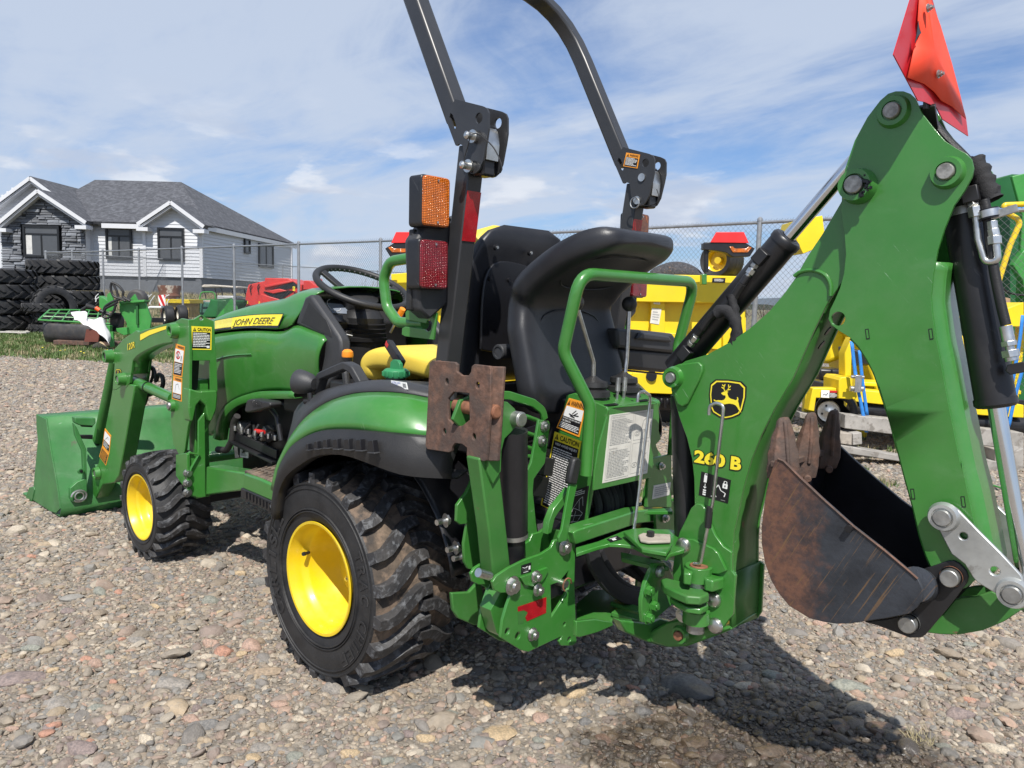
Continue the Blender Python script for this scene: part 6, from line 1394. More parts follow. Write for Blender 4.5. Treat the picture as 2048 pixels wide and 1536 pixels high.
g = G(); pk = onX((997, 704), -.36); g.cyl(pk, pk+Vector((0, -.12, 0)), .023, n=24); g.lathe([(0, .023), (.004, .021), (.004, .016), (.001, .015), (.001, .0001)], pk, (0, 1, 0), 24); g.obj('seat_knob', PLAG, TR)
G().box((-.26, 0, .875), (.05, .46, .05)).obj('seat_base_bar', BLK, TR, bevel=.006)
G().box((-.16, 0, .885), (.22, .40, .03)).obj('seat_slide', YEL, TR, bevel=.004)
# seat belt buckle
a, b = onY(Q('A3', [(1385, 650)])[0], .25), onY(Q('A3', [(1480, 800)])[0], .27); g = G(); g.bar(a, b, .030, .022, (0, 1, 0), BLK); g.bar(a+(a-b)*.02, a+(b-a)*.2, .02, .023, (0, 1, 0), REDP); g.obj('belt_buckle', None, TR, bevel=.004)

# ---- roll bar
RB = {}
yc = .395
def rp(p, y=yc): return onY(p, y)
lp0, lp1 = Vector((-.335, yc, .86)), Vector((-.432, yc, 1.55))
post = G().bar(lp0, lp1, .050, .052, (0, 1, 0)).obj('roll_bar_post', ROPSM, TR, bevel=.004)
mirror([post], .035)
# upper hoop, traced through the left leg and mirrored
hpn_a = onY((905, 205), yc); hpn_b = onY((832, 0), yc); hd_ = (hpn_b-hpn_a).normalized()
hn = hd_.cross(YA).normalized()
def oH(p): return onP(p, hpn_a, hn)
L0 = hpn_a - hd_*.10
rt = [oH(p) for p in [(1228, 290), (1195, 215), (1165, 130), (1140, 70), (1105, 18), (1070, -10)]]
zt = max(p.z for p in rt)
R0 = Vector((L0.x, -yc, L0.z))
# bend: leg runs straight up to zs then arcs in to the crossbar
dz = hd_
def hp_(s, y): p = hpn_a + hd_*s; return Vector((p.x, y, p.z))
bp = [hp_(-.10, yc), hp_(.42, yc), hp_(.60, yc-.19), hp_(.60, -yc+.19), hp_(.42, -yc), hp_(-.10, -yc)]
s_bend = .33
yR = -.360
bp = [hp_(-.06, yc), hp_(.60, yc), hp_(.60, yR), hp_(-.06, yR)]
hoop = G().tube(bp, 0, fr=.25, sec=[(-.0255, -.0255), (.0255, -.0255), (.0255, .0255), (-.0255, .0255)], up=YA)
hp_o = hoop.obj('roll_bar_hoop', ROPSM, TR, bevel=.007)
# hinge brackets : two cheek plates each
chk = Q('A4', [(430, 655), (610, 700), (638, 715), (650, 745), (650, 850), (640, 920), (615, 1060), (590, 1120), (565, 1143), (540, 1150), (510, 1130), (490, 1060), (480, 960), (455, 950), (435, 968), (360, 765), (385, 735)])
def bracket(sgn, parent=TR):
    y0 = .4285; res = []
    for yy in (y0, y0-.062-.006):
        P = [onY(p, y0) for p in chk]; P = [Vector((p.x, yy, p.z)) for p in P]
        P = fillet(P+[P[0]], .008, 3)[:-1]
        hc = [onY(Q('A4', [c])[0], y0) for c in ((587, 780),)]
        sl = [onY(p, y0) for p in Q('A4', [(400, 745), (415, 760), (425, 790), (437, 830), (430, 855), (415, 845), (405, 800), (392, 775)])]
        g = G().plate(P, (0, -.006, 0), [circ(Vector((hc[0].x, yy, hc[0].z)), .0135, XA, ZA, 16), [Vector((q.x, yy, q.z)) for q in sl]])
        o = g.obj('hinge_plate', ROPSM, parent, bevel=.0012)
        if sgn < 0: o.scale.y = -1; o.location.y = .035
        res.append(o)
    pin = [onY(Q('A4', [c])[0], y0) for c in ((565, 905), (535, 1100))]
    for j, p in enumerate(pin):
        g = G(); a = Vector((p.x, .395-.045, p.z)); b = Vector((p.x, .435+.004, p.z)); g.cyl(a, b, .013, n=18, mat=ZINC); g.cyl(b, b+YA*.022, .0095, n=16, mat=ZINC); g.cyl(b+YA*.022, b+YA*.026, .0095, .004, 16, ZINC)
        g.cyl(b-YA*.003, b+YA*.002, .0165, n=18, mat=ZINC)
        o = g.obj('hinge_pin', None, parent)
        if sgn < 0: o.scale.y = -1; o.location.y = .035
    # shiny latch block between the cheeks
    q = onY(Q('A4', [(660, 930)])[0], .395); g = G(); g.tube([Vector((q.x+.03, .395, q.z+.035)), Vector((q.x-.002, .395, q.z+.03)), Vector((q.x-.01, .395, q.z-.01)), Vector((q.x-.006, .395, q.z-.05))], 0, fr=.02, sec=[(-.004, -.022), (.004, -.022), (.004, .022), (-.004, .022)], up=XA)
    o = g.obj('latch_strap', ZINC, parent, bevel=.001); 
    if sgn < 0: o.scale.y = -1; o.location.y = .035
    q2 = onY(Q('A4', [(620, 1130)])[0], .395); g = G().box(Vector((q2.x, .395, q2.z+.05)), (.04, .045, .13)); o = g.obj('latch_block', BLK, parent, bevel=.006)
    if sgn < 0: o.scale.y = -1; o.location.y = .035
    return pin
pins = bracket(1); bracket(-1)
# lanyards
def yw(y, *c): return [onY(p, y) for p in Q('A4', c)]
G().tube(crom(yw(.46, (545, 885), (590, 890), (680, 970), (735, 1080), (735, 1135), (712, 1140)), 20), .0016, 6).obj('pin_lanyard', HOSE, TR)
G().tube(crom(yw(.455, (530, 900), (515, 960), (492, 1040), (490, 1090)), 12), .0016, 6).obj('pin_lanyard', HOSE, TR)
G().tube(crom(yw(-.308, (1640, 1350), (1700, 1358), (1755, 1345), (1775, 1300), (1762, 1250)), 14), .0016, 6).obj('pin_lanyard', HOSE, TR)
rc = onY(Q('A4', [(1617, 1340)])[0], -.305); G().tube([rc+XA*math.cos(a)*.017+ZA*math.sin(a)*.017 for a in [2*PI*k/24 for k in range(25)]], .002, 6, caps=False).obj('pin_ring', ZINC, TR)
yq = -.395+.0335
d = Decal(*[onY(p, -.3185) for p in Q('A4', [(1562, 1008), (1652, 1022), (1635, 1113), (1542, 1098)])], OLB, n=(0, 1, 0))
d.text('WARNING', .30, .06, .93, .22, BKP, 2, .02); warn(d, .10, .05, .26, .24, 2, BKP, OLB); d.rect(.06, .30, .94, .94, BKP, 1); d.lines(.10, .34, .90, .90, 7, WHT, 2, .5); d.obj(TR, 'warning_label')
# red reflective tape on both posts
for s_ in (1, -1):
    t0, t1 = lp0.lerp(lp1, .50 if s_ > 0 else .5), lp0.lerp(lp1, .84); t0 = lp0.lerp(lp1, .655)
    nrm = (lp1-lp0).cross(YA).normalized(); nrm = -nrm if nrm.x > 0 else nrm
    o0, o1 = t0+nrm*.0272, t1+nrm*.0272; hw = .0245
    P = [Vector((o1.x, yc+hw, o1.z)), Vector((o1.x, yc-hw, o1.z)), Vector((o0.x, yc-hw, o0.z)), Vector((o0.x, yc+hw, o0.z))]
    o = G().plate(P, -nrm*.0012).obj('reflective_tape', REDR, TR)
    if s_ < 0: o.scale.y = -1; o.location.y = .035
for (x, y) in ((1835, 508), (1820, 612)):
    p = onX(Q('A3', [(x, y)])[0], lp0.x-.035); bolt(Vector((p.x, .385, p.z)), (-1, 0, 0), TR, .008)
for (x, y) in ((1922, 350), (1912, 420)):
    p = onX(Q('A3', [(x, y)])[0], -.36); bolt(p, (-1, 0, 0), TR, .008, BLK)
# lamps on the left post, mirrored to the right
def lamp(reg, q4, xf, dep, house, lensm, name, screws):
    P = xp(reg, q4, xf); hw_ = (P[1]-P[0]); 
    y1, y0 = max(p.y for p in P), min(p.y for p in P); z1, z0 = max(p.z for p in P), min(p.z for p in P)
    z1 = (P[0].z+P[1].z)/2; z0 = (P[2].z+P[3].z)/2
    def rr(y0, y1, z0, z1, x, r=.012):
        p = [Vector((x, y1, z1)), Vector((x, y0, z1)), Vector((x, y0, z0)), Vector((x, y1, z0)), Vector((x, y1, z1))]
        p = [p[0].lerp(p[1], .5)]+[p[1], p[2], p[3], p[4]]+[p[0].lerp(p[1], .5)]; return fillet(p, r, 5)[:-1]
    g = G().plate(rr(y0-.003, y1+.003, z0-.003, z1+.003, xf+.012), (dep, 0, 0)); o = g.obj(name, house, TR, bevel=.004)
    g = G().plate(rr(y0, y1, z0, z1, xf), (.014, 0, 0), mat=lensm)
    l = g.obj('lens', None, o, bevel=.0035)
    g = G()
    for zz in (z1-.010, z0+.010): g.cyl((xf-.001, (y0+y1)/2, zz), (xf-.003, (y0+y1)/2, zz), .003, n=10, mat=ZINC)
    g.obj('lens_screws', None, o)
    return o
XL = -.40
l1 = lamp('A4', [(235, 1158), (400, 1175), (392, 1510), (228, 1480)], XL, .050, BLK, AMB, 'turn_signal_lamp', 2)
l2 = lamp('A5', [(215, 155), (375, 170), (365, 478), (205, 465)], XL, .050, BLK, REDL, 'tail_lamp', 2)
g = G().plate(xp('A5', [(150, 90), (400, 100), (400, 40), (385, 20), (420, 0), (420, 440), (300, 500), (290, 640), (130, 610), (130, 500)], XL+.055), (.02, 0, 0)); l3 = g.obj('lamp_bracket', PLA, TR, bevel=.004)
g = G().plate(xp('P', [(850, 452), (905, 440), (912, 480), (905, 600), (860, 640), (838, 620), (832, 480)], XL+.03), (.05, 0, 0)); l4 = g.obj('lamp_mount', PLAG, TR, bevel=.008)
mirror([l1, l2, l3, l4], .035)
# grab rail (green) in front of the left post + its bracket
gp = [onY(p, .43) for p in Q('A3', [(1700, 60), (1520, 60), (1395, 80), (1350, 200), (1375, 400), (1450, 505), (1640, 515)])]
gp[0] = Vector((gp[1].x-.06, .43, gp[1].z))
g1 = G().tube(gp, .0155, 14, fr=.05).obj('grab_rail', GREEN, TR)
br = [onY(p, .452) for p in Q('A3', [(1515, 415), (1722, 435), (1700, 625), (1500, 605), (1480, 590), (1480, 545), (1500, 533), (1620, 545), (1690, 545), (1640, 565), (1650, 490), (1505, 490), (1500, 440)])]
br = [onY(p, .452) for p in Q('A3', [(1520, 415), (1722, 437), (1700, 627), (1500, 603), (1478, 590), (1480, 548), (1500, 535), (1635, 552), (1655, 572), (1680, 560), (1690, 510), (1675, 488), (1655, 492), (1648, 512), (1505, 485), (1503, 435)])]
g2 = G().plate(br, (0, -.006, 0)).obj('rail_bracket', GREEN, TR, bevel=.001)
mirror([g1, g2])
# ================================================================== LOADER
LO = []
YM = .468      # outer face of the mast / arm plates
mast = Q('A2', [(1000, 120), (1030, 104), (1072, 113), (1078, 300), (1076, 500), (1085, 660), (1068, 720), (1050, 860), (1040, 885), (1022, 888), (985, 820), (972, 700), (972, 560), (985, 300), (985, 160)])
P = [onY(p, YM) for p in mast]; g = G().plate(P, (0, -.012, 0)); mst = g.obj('loader_mast', GREEN, TR, bevel=.002); LO.append(mst)
xm = onY(Q('A2', [(1075, 300)])[0], YM).x
g = G().plate([onX(p, xm) for p in Q('A2', [(1076, 113), (1105, 110), (1145, 84), (1185, 108), (1217, 120), (1222, 200), (1232, 350), (1238, 520), (1200, 560), (1195, 345), (1080, 345)])], (.012, 0, 0), [circ(onX(Q('A2', [(1146, 104)])[0], xm), .009, YA, ZA, 12)])
o = g.obj('mast_rear_plate', GREEN, TR, bevel=.002); LO.append(o); mrp = o
g = G().plate([onX(p, xm+.05) for p in Q('A2', [(1072, 330), (1135, 330), (1125, 500), (1075, 560)])], (.01, 0, 0)); LO.append(g.obj('mast_web', BKP, TR))
g = G().plate([onY(p, .345) for p in Q('A2', [(1195, 340), (1225, 330), (1238, 560), (1225, 640), (1200, 690), (1150, 800), (1120, 800), (1135, 560), (1135, 340)])], (0, .01, 0)); LO.append(g.obj('mast_inner_plate', GREEN, TR, bevel=.002))
# cast saddle and lower post
g = G().plate([onX(p, xm-.012) for p in Q('A2', [(1078, 505), (1130, 520), (1232, 515), (1238, 540), (1232, 620), (1205, 690), (1192, 690), (1175, 640), (1172, 600), (1140, 572), (1118, 600), (1100, 690), (1085, 690), (1072, 620)])], (.06, 0, 0)); LO.append(g.obj('mast_saddle', GREEN, TR, bevel=.006))
xl = 1.12
g = G().plate([onX(p, xl) for p in Q('A2', [(1128, 690), (1165, 640), (1172, 1120), (1130, 1125), (1075, 1105), (1060, 1075), (1060, 880), (1085, 860), (1120, 900), (1128, 860)])], (.012, 0, 0)); LO.append(g.obj('mast_post', GREEN, TR, bevel=.002))
g = G().plate([onY(p, onX(Q('A2', [(1062, 1000)])[0], xl).y+.002) for p in Q('A2', [(1058, 870), (1064, 880), (1066, 1100), (1058, 1080), (1000, 1000), (1000, 880)])], (0, -.012, 0)); LO.append(g.obj('mast_flange', GREEN, TR, bevel=.002))
pm = onX(Q('A2', [(1140, 900)])[0], xl+.05); G().box((pm.x+.03, pm.y-.01, .55), (.06, .06, .5)).obj('mast_core', GREEN, TR, bevel=.004)
g = G(); g.tube([onX(p, xl-.006) for p in Q('A2', [(1075, 870), (1130, 880), (1085, 960), (1075, 1000)])], .006, 8); LO.append(g.obj('mast_gusset', GREEN, TR))
for (x, y) in ((1068, 985), (1066, 1042), (1066, 1096)):
    p = onX(Q('A2', [(x, y)])[0], xl-.002); bolt(p, (-1, 0, 0), TR, .014, h=.012)
c = onY(Q('A2', [(1003, 175)])[0], YM)
def boss(p, ax, r, h, parent, pin=.5, pm_=ZINC, mat=GREEN, name='pivot_boss', ph=.004):
    g = G(); ax = Vector(ax); g.lathe([(0, r*1.12), (h*.75, r*1.0), (h, r*.96), (h, r*(pin+.12)), (h*.7, r*(pin+.1)), (h*.7, .0001)], p, ax, 28, mat)
    if pm_ is not None: g.lathe([(h*.6, r*pin), (h+ph, r*pin), (h+ph+.002, r*pin*.9), (h+ph+.002, .0001)], p, ax, 24, pm_)
    return g.obj(name, None, parent, smooth=40)
LO.append(boss(c, (0, 1, 0), .030, .030, TR, .5, BKP, ph=-.01))
c2 = onY(Q('A2', [(984, 600)])[0], YM); LO.append(boss(c2, (0, 1, 0), .024, .016, TR, .62, STL))
# caution + warning labels
def lab(reg, q4, fn, *a, **k): return Decal(*[fn(p) for p in Q(reg, q4)], *a, **k)
d = lab('A2', [(1088, 148), (1204, 154), (1202, 284), (1085, 282)], lambda p: onX(p, xm), YLB, n=(-1, 0, 0))
d.text('CAUTION', .30, .06, .95, .20, BKP, 2, .03); warn(d, .08, .05, .24, .20, 2); d.rect(.06, .24, .94, .95, BKP, 1); d.lines(.10, .28, .90, .90, 9, WHT, 2, .5, 3); d.rect(.76, .82, .90, .92, WHT, 3); d.obj(mrp, 'caution_label')
d = lab('A2', [(1000, 247), (1053, 264), (1037, 440), (985, 428)], lambda p: onY(p, YM), OLB, n=(0, 1, 0))
d.text('WARNING', .25, .03, .95, .11, BKP, 2, .02); d.rect(.06, .15, .94, .55, WHT, 1); d.rect(.06, .56, .94, .96, BKP, 1); d.lines(.12, .60, .88, .92, 7, WHT, 2, .45, 5)
ring = [(.40+.22*math.cos(a), .33+.11*math.sin(a)) for a in [k*.5 for k in range(13)]]; stroke(d, ring, .05, REDP, 2); stroke(d, [(.26, .26), (.54, .41)], .04, REDP, 2); stroke(d, [(.36, .42), (.40, .28), (.44, .36)], .05, BKP, 3); stroke(d, [(.7, .5), (.78, .32), (.86, .5)], .04, GRYP, 3); d.obj(mst, 'warning_label')
d = lab('A2', [(987, 432), (1037, 446), (1034, 578), (980, 562)], lambda p: onY(p, YM), OLB, n=(0, 1, 0))
d.text('WARNING', .25, .04, .95, .15, BKP, 2, .02); d.rect(.06, .19, .94, .70, WHT, 1); d.rect(.06, .72, .94, .96, BKP, 1); d.lines(.12, .76, .88, .92, 4, WHT, 2, .45, 6); stroke(d, [(.3, .65), (.35, .35), (.6, .28), (.75, .5)], .03, GRYP, 2); d.obj(mst, 'warning_label')
# side beam of the sub-frame
b = Q('A2', [(1172, 950), (1400, 985), (1385, 1082), (1172, 1112)])
g = G().plate([onY(p, .41) for p in Q('A2', [(1172, 948), (1400, 985), (1390, 1082), (1170, 1112)])], (0, -.07, 0)); LO.append(g.obj('subframe_beam', GREEN, TR, bevel=.006))
g = G(); a, b2 = onY(Q('A2', [(1250, 860)])[0], .22), onY(Q('A2', [(1290, 760)])[0], .22); g.tube([onY(p, .30) for p in Q('A2', [(1240, 850), (1290, 855), (1320, 800), (1330, 700), (1350, 660)])], .014, 12, fr=.04); g.obj('exhaust_pipe', pbr('sooty_pipe', (.05, .047, .045), .6, .4), TR)
# loader control lines, engine bay clutter
g = G(); rr_ = random.Random(5)
for k in range(9):
    a = onY(Q('A2', [(1350+rr_.random()*200, 700+rr_.random()*60)])[0], .24); b = onY(Q('A2', [(1380+rr_.random()*180, 800+rr_.random()*90)])[0], .26); m = a.lerp(b, .5)+Vector((rr_.uniform(-.05, .05), .03, rr_.uniform(-.03, .04)))
    g.tube(crom([a, m, b], 10), .006, 8)
g.obj('engine_hoses', HOSE, TR)
g = G()
for k in range(7): p = onY(Q('A2', [(1340+k*38, 735+k*9)])[0], .30); g.cyl(p-ZA*.006, p+ZA*.014, .008, n=6, mat=ZINC)
p0, p1 = onY(Q('A2', [(1335, 745)])[0], .29), onY(Q('A2', [(1580, 850)])[0], .29); g.bar(p0-ZA*.02, p1-ZA*.02, .012, .035, (0, 0, 1), BLK); g.bar(p0+Vector((0, .01, -.045)), p1+Vector((0, .01, -.05)), .03, .010, (0, 0, 1), BLK)
g.obj('control_bracket', None, TR, bevel=.001)
G().cyl(onY(Q('A2', [(1455, 745)])[0], .29), onY(Q('A2', [(1500, 752)])[0], .29), .009, n=12).obj('red_fitting', REDP, TR)
g = G()
for k in range(12): p = onY(Q('A2', [(1360+rr_.random()*200, 690+rr_.random()*200)])[0], .16+.08*rr_.random()); G().box(p, [.02+.05*rr_.random() for _ in range(3)], Matrix.Rotation(rr_.random(), 3, 'Y'), rr_.choice([BLK, BKP, PLA, STL])).obj('engine_part', None, TR, bevel=.003)
d = lab('A2', [(1370, 832), (1418, 842), (1412, 900), (1366, 892)], lambda p: onY(p, .27), WHTD, n=(0, 1, 0)); d.lines(.1, .1, .9, .9, 8, BKP); d.obj(TR, 'serial_plate')
# treadle pedals
P = [onY(p, .42) for p in Q('A2', [(1390, 625), (1402, 570), (1425, 563), (1530, 580), (1538, 600), (1530, 612), (1420, 640), (1395, 640)])]
o = G().plate(P, (0, -.05, 0)).obj('pedal', PLA, TR, bevel=.006)
g = G()
for k in range(5): a = onY(Q('A2', [(1432+k*10, 572)])[0], .425); g.bar(a, onY(Q('A2', [(1442+k*10, 602)])[0], .425), .003, .004, (0, 1, 0))
g.obj('pedal_ribs', BKP, o)
G().tube([onY(p, .36) for p in Q('A2', [(1530, 605), (1575, 660), (1600, 800)])], .009, 10, fr=.03).obj('pedal_arm', BLK, TR)
# foot platform (step)
stp = []
g = G().plate([onY(p, .565) for p in Q('A2', [(1386, 985), (1480, 1018), (1575, 1062), (1575, 1158), (1480, 1118), (1380, 1075)])], (0, -.30, 0)); stp.append(g.obj('foot_platform', GREEN, TR, bevel=.006))
g = G(); tpz = [onY(p, .555) for p in Q('A2', [(1390, 978), (1575, 1052)])]; a, b = tpz; g.hexa([a-ZA*.012, b-ZA*.012, b-ZA*.012-YA*.28, a-ZA*.012-YA*.28, a+ZA*.006, b+ZA*.006, b+ZA*.006-YA*.28, a+ZA*.006-YA*.28]); mt = g.obj('floor_mat', RUBT, TR, bevel=.004); stp.append(mt)
g = G()
for i in range(9):
    for j in range(7):
        q = a.lerp(b, .06+.11*i); g.bar(q+ZA*.006-YA*(.02+.038*j), q+ZA*.010-YA*(.04+.038*j), .004, .004, (0, 0, 1))
g.obj('mat_ribs', RUBT, mt)
g = G().plate([onY(p, .567) for p in Q('A2', [(1370, 1068), (1480, 1116), (1575, 1160), (1575, 1230), (1480, 1180), (1368, 1125)])], (0, -.03, 0)); sk = g.obj('step_skirt', PLA, TR, bevel=.003); stp.append(sk)
g = G()
for i in range(9):
    x = 1392+i*19; y = 1090+i*9.2; P = [onY(p, .572) for p in Q('A2', [(x, y), (x+7, y+3), (x+9, y+42), (x-1, y+38)])]; g.plate(P, (0, -.006, 0))
g.obj('skirt_ribs', BKP, sk)
mirror(stp)

# ---- loader arm
arm_up = Q('A2', [(775, 172), (785, 182), (830, 168), (900, 146), (1000, 122), (1010, 180), (1005, 245), (985, 240), (930, 247), (880, 262), (835, 283), (800, 302), (775, 320), (755, 345), (748, 400), (738, 470), (715, 500), (705, 480), (660, 510), (640, 510), (652, 360), (640, 345), (632, 300), (700, 225)])
g = G().plate([onY(p, YM-.004) for p in arm_up], (0, -.012, 0)); up1 = g.obj('loader_arm_knee', GREEN, TR, bevel=.002); LO.append(up1)
g = G().plate([onY(p, YM-.004)-YA*.075 for p in arm_up], (0, -.012, 0)); LO.append(g.obj('loader_arm_knee', GREEN, TR, bevel=.002))
# top and bottom webs of the curved arm
def webstrip(name, reg, pts, y, w, th, mat=GREEN, n=16):
    c = crom([onY(p, y) for p in Q(reg, pts)], n); g = G()
    g.grid([[p, p-YA*w] for p in c]); return g.obj(name, mat, TR, fix=True, solid=th, smooth=50)
LO.append(webstrip('arm_top_web', 'A2', [(785, 190), (900, 152), (1000, 130)], YM-.008, .075, .006))
LO.append(webstrip('arm_bottom_web', 'A2', [(985, 236), (930, 243), (880, 258), (835, 280), (775, 318), (752, 350), (745, 420)], YM-.006, .078, .006))
la = Q('A2', [(640, 500), (662, 505), (700, 470), (765, 485), (762, 520), (740, 640), (700, 870), (675, 1000), (650, 1040), (585, 1050), (545, 1130), (525, 1100), (520, 1040), (530, 975), (560, 925), (598, 730), (630, 560)])
g = G().plate([onY(p, YM-.006) for p in la], (0, -.066, 0)); low_arm = g.obj('loader_arm', GREEN, TR, bevel=.005); LO.append(low_arm)
for (x, y, r, h, pn, pmt) in ((637, 320, .030, .036, .55, BKP), (707, 450, .028, .034, .55, STL), (560, 985, .030, .022, .6, STL), (470, 868, .020, .02, .6, STL)):
    LO.append(boss(onY(Q('A2', [(x, y)])[0], YM-.004), (0, 1, 0), r, h, TR, pn, pmt, ph=-.006))
# 120R and yellow stripe, small emblem, warning labels on the arm
st = Strip(Q('A2', [(797, 196), (850, 172), (925, 152), (1000, 134)]), Q('A2', [(797, 231), (850, 200), (925, 172), (1000, 150)]), lambda p, k: onY(p, YM-.003+k*.0006))
st.band(-.01, -.06, 1, 1.06, BKP, 0); st.band(0, 0, 1, 1, YLB, 1); st.g.obj('stripe_decal', None, up1, smooth=0)
d = lab('A2', [(728, 248), (770, 234), (770, 272), (728, 288)], lambda p: onY(p, YM-.004), GREEN, n=(0, 1, 0), skin=False); d.text('120R', 0, 0, 1, 1, BKP, 1, .05); d.text('120R', .01, .01, .99, .97, YLB, 2, .01); d.obj(up1, 'model_decal')
d = lab('A2', [(657, 390), (693, 392), (690, 478), (660, 474)], lambda p: onY(p, YM-.004), BKP, n=(0, 1, 0), skin=False); shield(d); d.obj(up1, 'emblem_decal')
d = lab('A2', [(598, 730), (633, 772), (623, 872), (584, 828)], lambda p: onY(p, YM-.006), OLB, n=(0, 1, 0)); d.rect(.07, .12, .93, .58, WHT, 1); d.rect(.07, .60, .93, .95, BKP, 1); d.lines(.14, .64, .86, .92, 6, WHT, 2, .45); stroke(d, [(.3, .5), (.6, .25), (.7, .4)], .05, GRYP, 2); d.obj(low_arm, 'warning_label')
d = lab('A2', [(583, 830), (621, 876), (604, 942), (566, 890)], lambda p: onY(p, YM-.006), OLB, n=(0, 1, 0)); d.rect(.07, .15, .93, .95, BKP, 1); d.lines(.14, .2, .86, .9, 8, OLB, 2, .45, 4); d.obj(low_arm, 'warning_label')
# cylinders
def cylinder(a, b, r, rod, mat=GREEN, frac=.6, name='hydraulic_cylinder', rm=CHR, caps=True):
    a = Vector(a); b = Vector(b); m = a.lerp(b, frac); g = G(); g.cyl(a, m, r, n=24, mat=mat); d = (b-a).normalized()
    g.lathe([(-.012, r*1.06), (.0, r*1.06), (.006, r*.92), (.008, rod*1.2)], m, d, 24, mat)
    g.lathe([(.006, r*.7), (.0075, r*.7), (.0075, r*.5), (.004, rod*1.1)], m, d, 24, HOSE)
    g.cyl(m, b, rod, n=20, mat=rm); return g.obj(name, None, TR, smooth=40)
ca, cb_ = onY(Q('A2', [(652, 345)])[0], .40), onY(Q('A2', [(545, 855)])[0], .40)
LO.append(cylinder(ca, cb_, .024, .012, GREEND, .88, 'bucket_cylinder', BLK))
ca, cb_ = onY(Q('A2', [(735, 450)])[0], .425), onY(Q('A2', [(985, 560)])[0], .425)
LO.append(cylinder(cb_, ca, .0235, .012, GREEN, .90, 'lift_cylinder'))
g = G(); m = ca.lerp(cb_, .45); dd = (cb_-ca).normalized(); g.lathe([(-.004, .0245), (-.004, .026), (.004, .026), (.004, .0245)], m, dd, 24, BKP); LO.append(g.obj('cylinder_clamp', None, TR))
g = G()
for pts, r in (([(770, 530), (760, 575), (800, 500), (835, 420), (855, 380), (880, 400), (885, 470)], .007), ([(820, 520), (825, 420), (850, 375), (872, 410), (860, 465)], .007), ([(890, 460), (900, 425), (925, 440), (920, 500), (850, 540)], .010), ([(845, 470), (820, 580), (770, 640)], .014), ([(770, 640), (745, 760), (700, 940), (680, 1010)], .009), ([(752, 660), (725, 780), (690, 930)], .006)):
    g.tube(crom([onY(p, .36) for p in Q('A2', pts)], 20), r, 10)
LO.append(g.obj('loader_hoses', HOSE, TR))
g = G(); 
for (x, y) in ((775, 625), (800, 600), (755, 660)): g.box(onY(Q('A2', [(x, y)])[0], .37), (.03, .03, .035), Matrix.Rotation(.4, 3, 'Y'), BLK)
LO.append(g.obj('hose_coupler', None, TR, bevel=.003))
mirror(LO)
# cross tube between the arms
g = G(); p = onY(Q('A2', [(690, 960)])[0], .40); g.cyl((p.x, .40, p.z), (p.x, -.40, p.z), .03, n=24); g.obj('arm_cross_tube', GREEN, TR)

# ---- loader bucket
YB = .62
sp2 = Q('A2', [(205, 650), (262, 678), (270, 740), (290, 870), (312, 990), (330, 1100), (340, 1188), (318, 1212), (285, 1226), (180, 1155), (150, 1150), (165, 1068), (190, 1062), (205, 900), (215, 800), (207, 720)])
SPc = [onY(p, YB) for p in sp2]
for p in SPc: p.z = max(p.z, .012)
for s_ in (1, -1):
    G().plate([Vector((p.x, s_*(YB if s_ > 0 else YB-.008), p.z)) for p in SPc], (0, -.008, 0)).obj('bucket_side', GREENB, TR, bevel=.0015)
bk = [SPc[1], SPc[2], SPc[3], SPc[4], SPc[5], SPc[6], Vector((SPc[6].x+.03, 0, .015)), Vector((SPc[9].x+.12, 0, .010))]
bk = [SPc[0]+Vector((0.01, 0, -.008))]+bk
g = G().grid([[Vector((p.x, YB-.006, p.z)), Vector((p.x, -YB+.006, p.z))] for p in bk]); g.obj('bucket_back', GREENB, TR, fix=True, solid=.006)
G().span((SPc[9].x+.02, YB, .006), (SPc[9].x+.16, -YB, .018), GREENB).obj('cutting_edge', GREENB, TR, bevel=.002)
g = G().plate([onY(p, YB+.004) for p in Q('A2', [(165, 1066), (190, 1062), (195, 1080), (180, 1150), (170, 1170), (140, 1138)])], (0, -.02, 0)); g.obj('edge_wear_pad', GREENB, TR, bevel=.003)
# attachment frame on the back of the bucket (left one traced, mirrored)
xb = 2.30
BA = []
g = G().plate([onX(p, xb-.05) for p in Q('A2', [(425, 668), (545, 672), (545, 700), (530, 718), (450, 712), (430, 700)])], (.05, 0, 0)); BA.append(g.obj('bucket_hook', GREENB, TR, bevel=.004))
fr = Q('A2', [(420, 700), (440, 730), (470, 800), (492, 850), (496, 1100), (480, 1150), (420, 1155), (400, 1130), (400, 1070), (440, 1035), (478, 1020), (470, 860), (430, 770)])
g = G().plate([onX(p, xb-.045) for p in fr], (.03, 0, 0)); BA.append(g.obj('bucket_mount', GREENB, TR, bevel=.003))
c = onX(Q('A2', [(450, 1115)])[0], xb-.06); g = G()
g.tube([c+YA*math.cos(a)*.034+ZA*math.sin(a)*.028 for a in [2*PI*k/30 for k in range(27)]], .005, 8); g.tube([c+Vector((-.006, math.cos(a)*.020, math.sin(a)*.020)) for a in [2*PI*k/24 for k in range(25)]], .004, 8); BA.append(g.obj('lock_spring', STL, TR))
c = onX(Q('A2', [(458, 972)])[0], xb-.05); BA.append(boss(c, (-1, 0, 0), .014, .012, TR, .5, BKP, mat=GREENB))
for (x, y) in ((515, 700), (515, 768)):
    BA.append(G().plate([onX(p, xb-.03) for p in Q('A2', [(455, y), (530, y), (528, y+25), (465, y+22)])], (.02, 0, 0)).obj('mount_slot', BKP, TR, bevel=.003))
mirror(BA)
# ================================================================== BACKHOE
YBm, YDp, YBk = .075, .092, .165
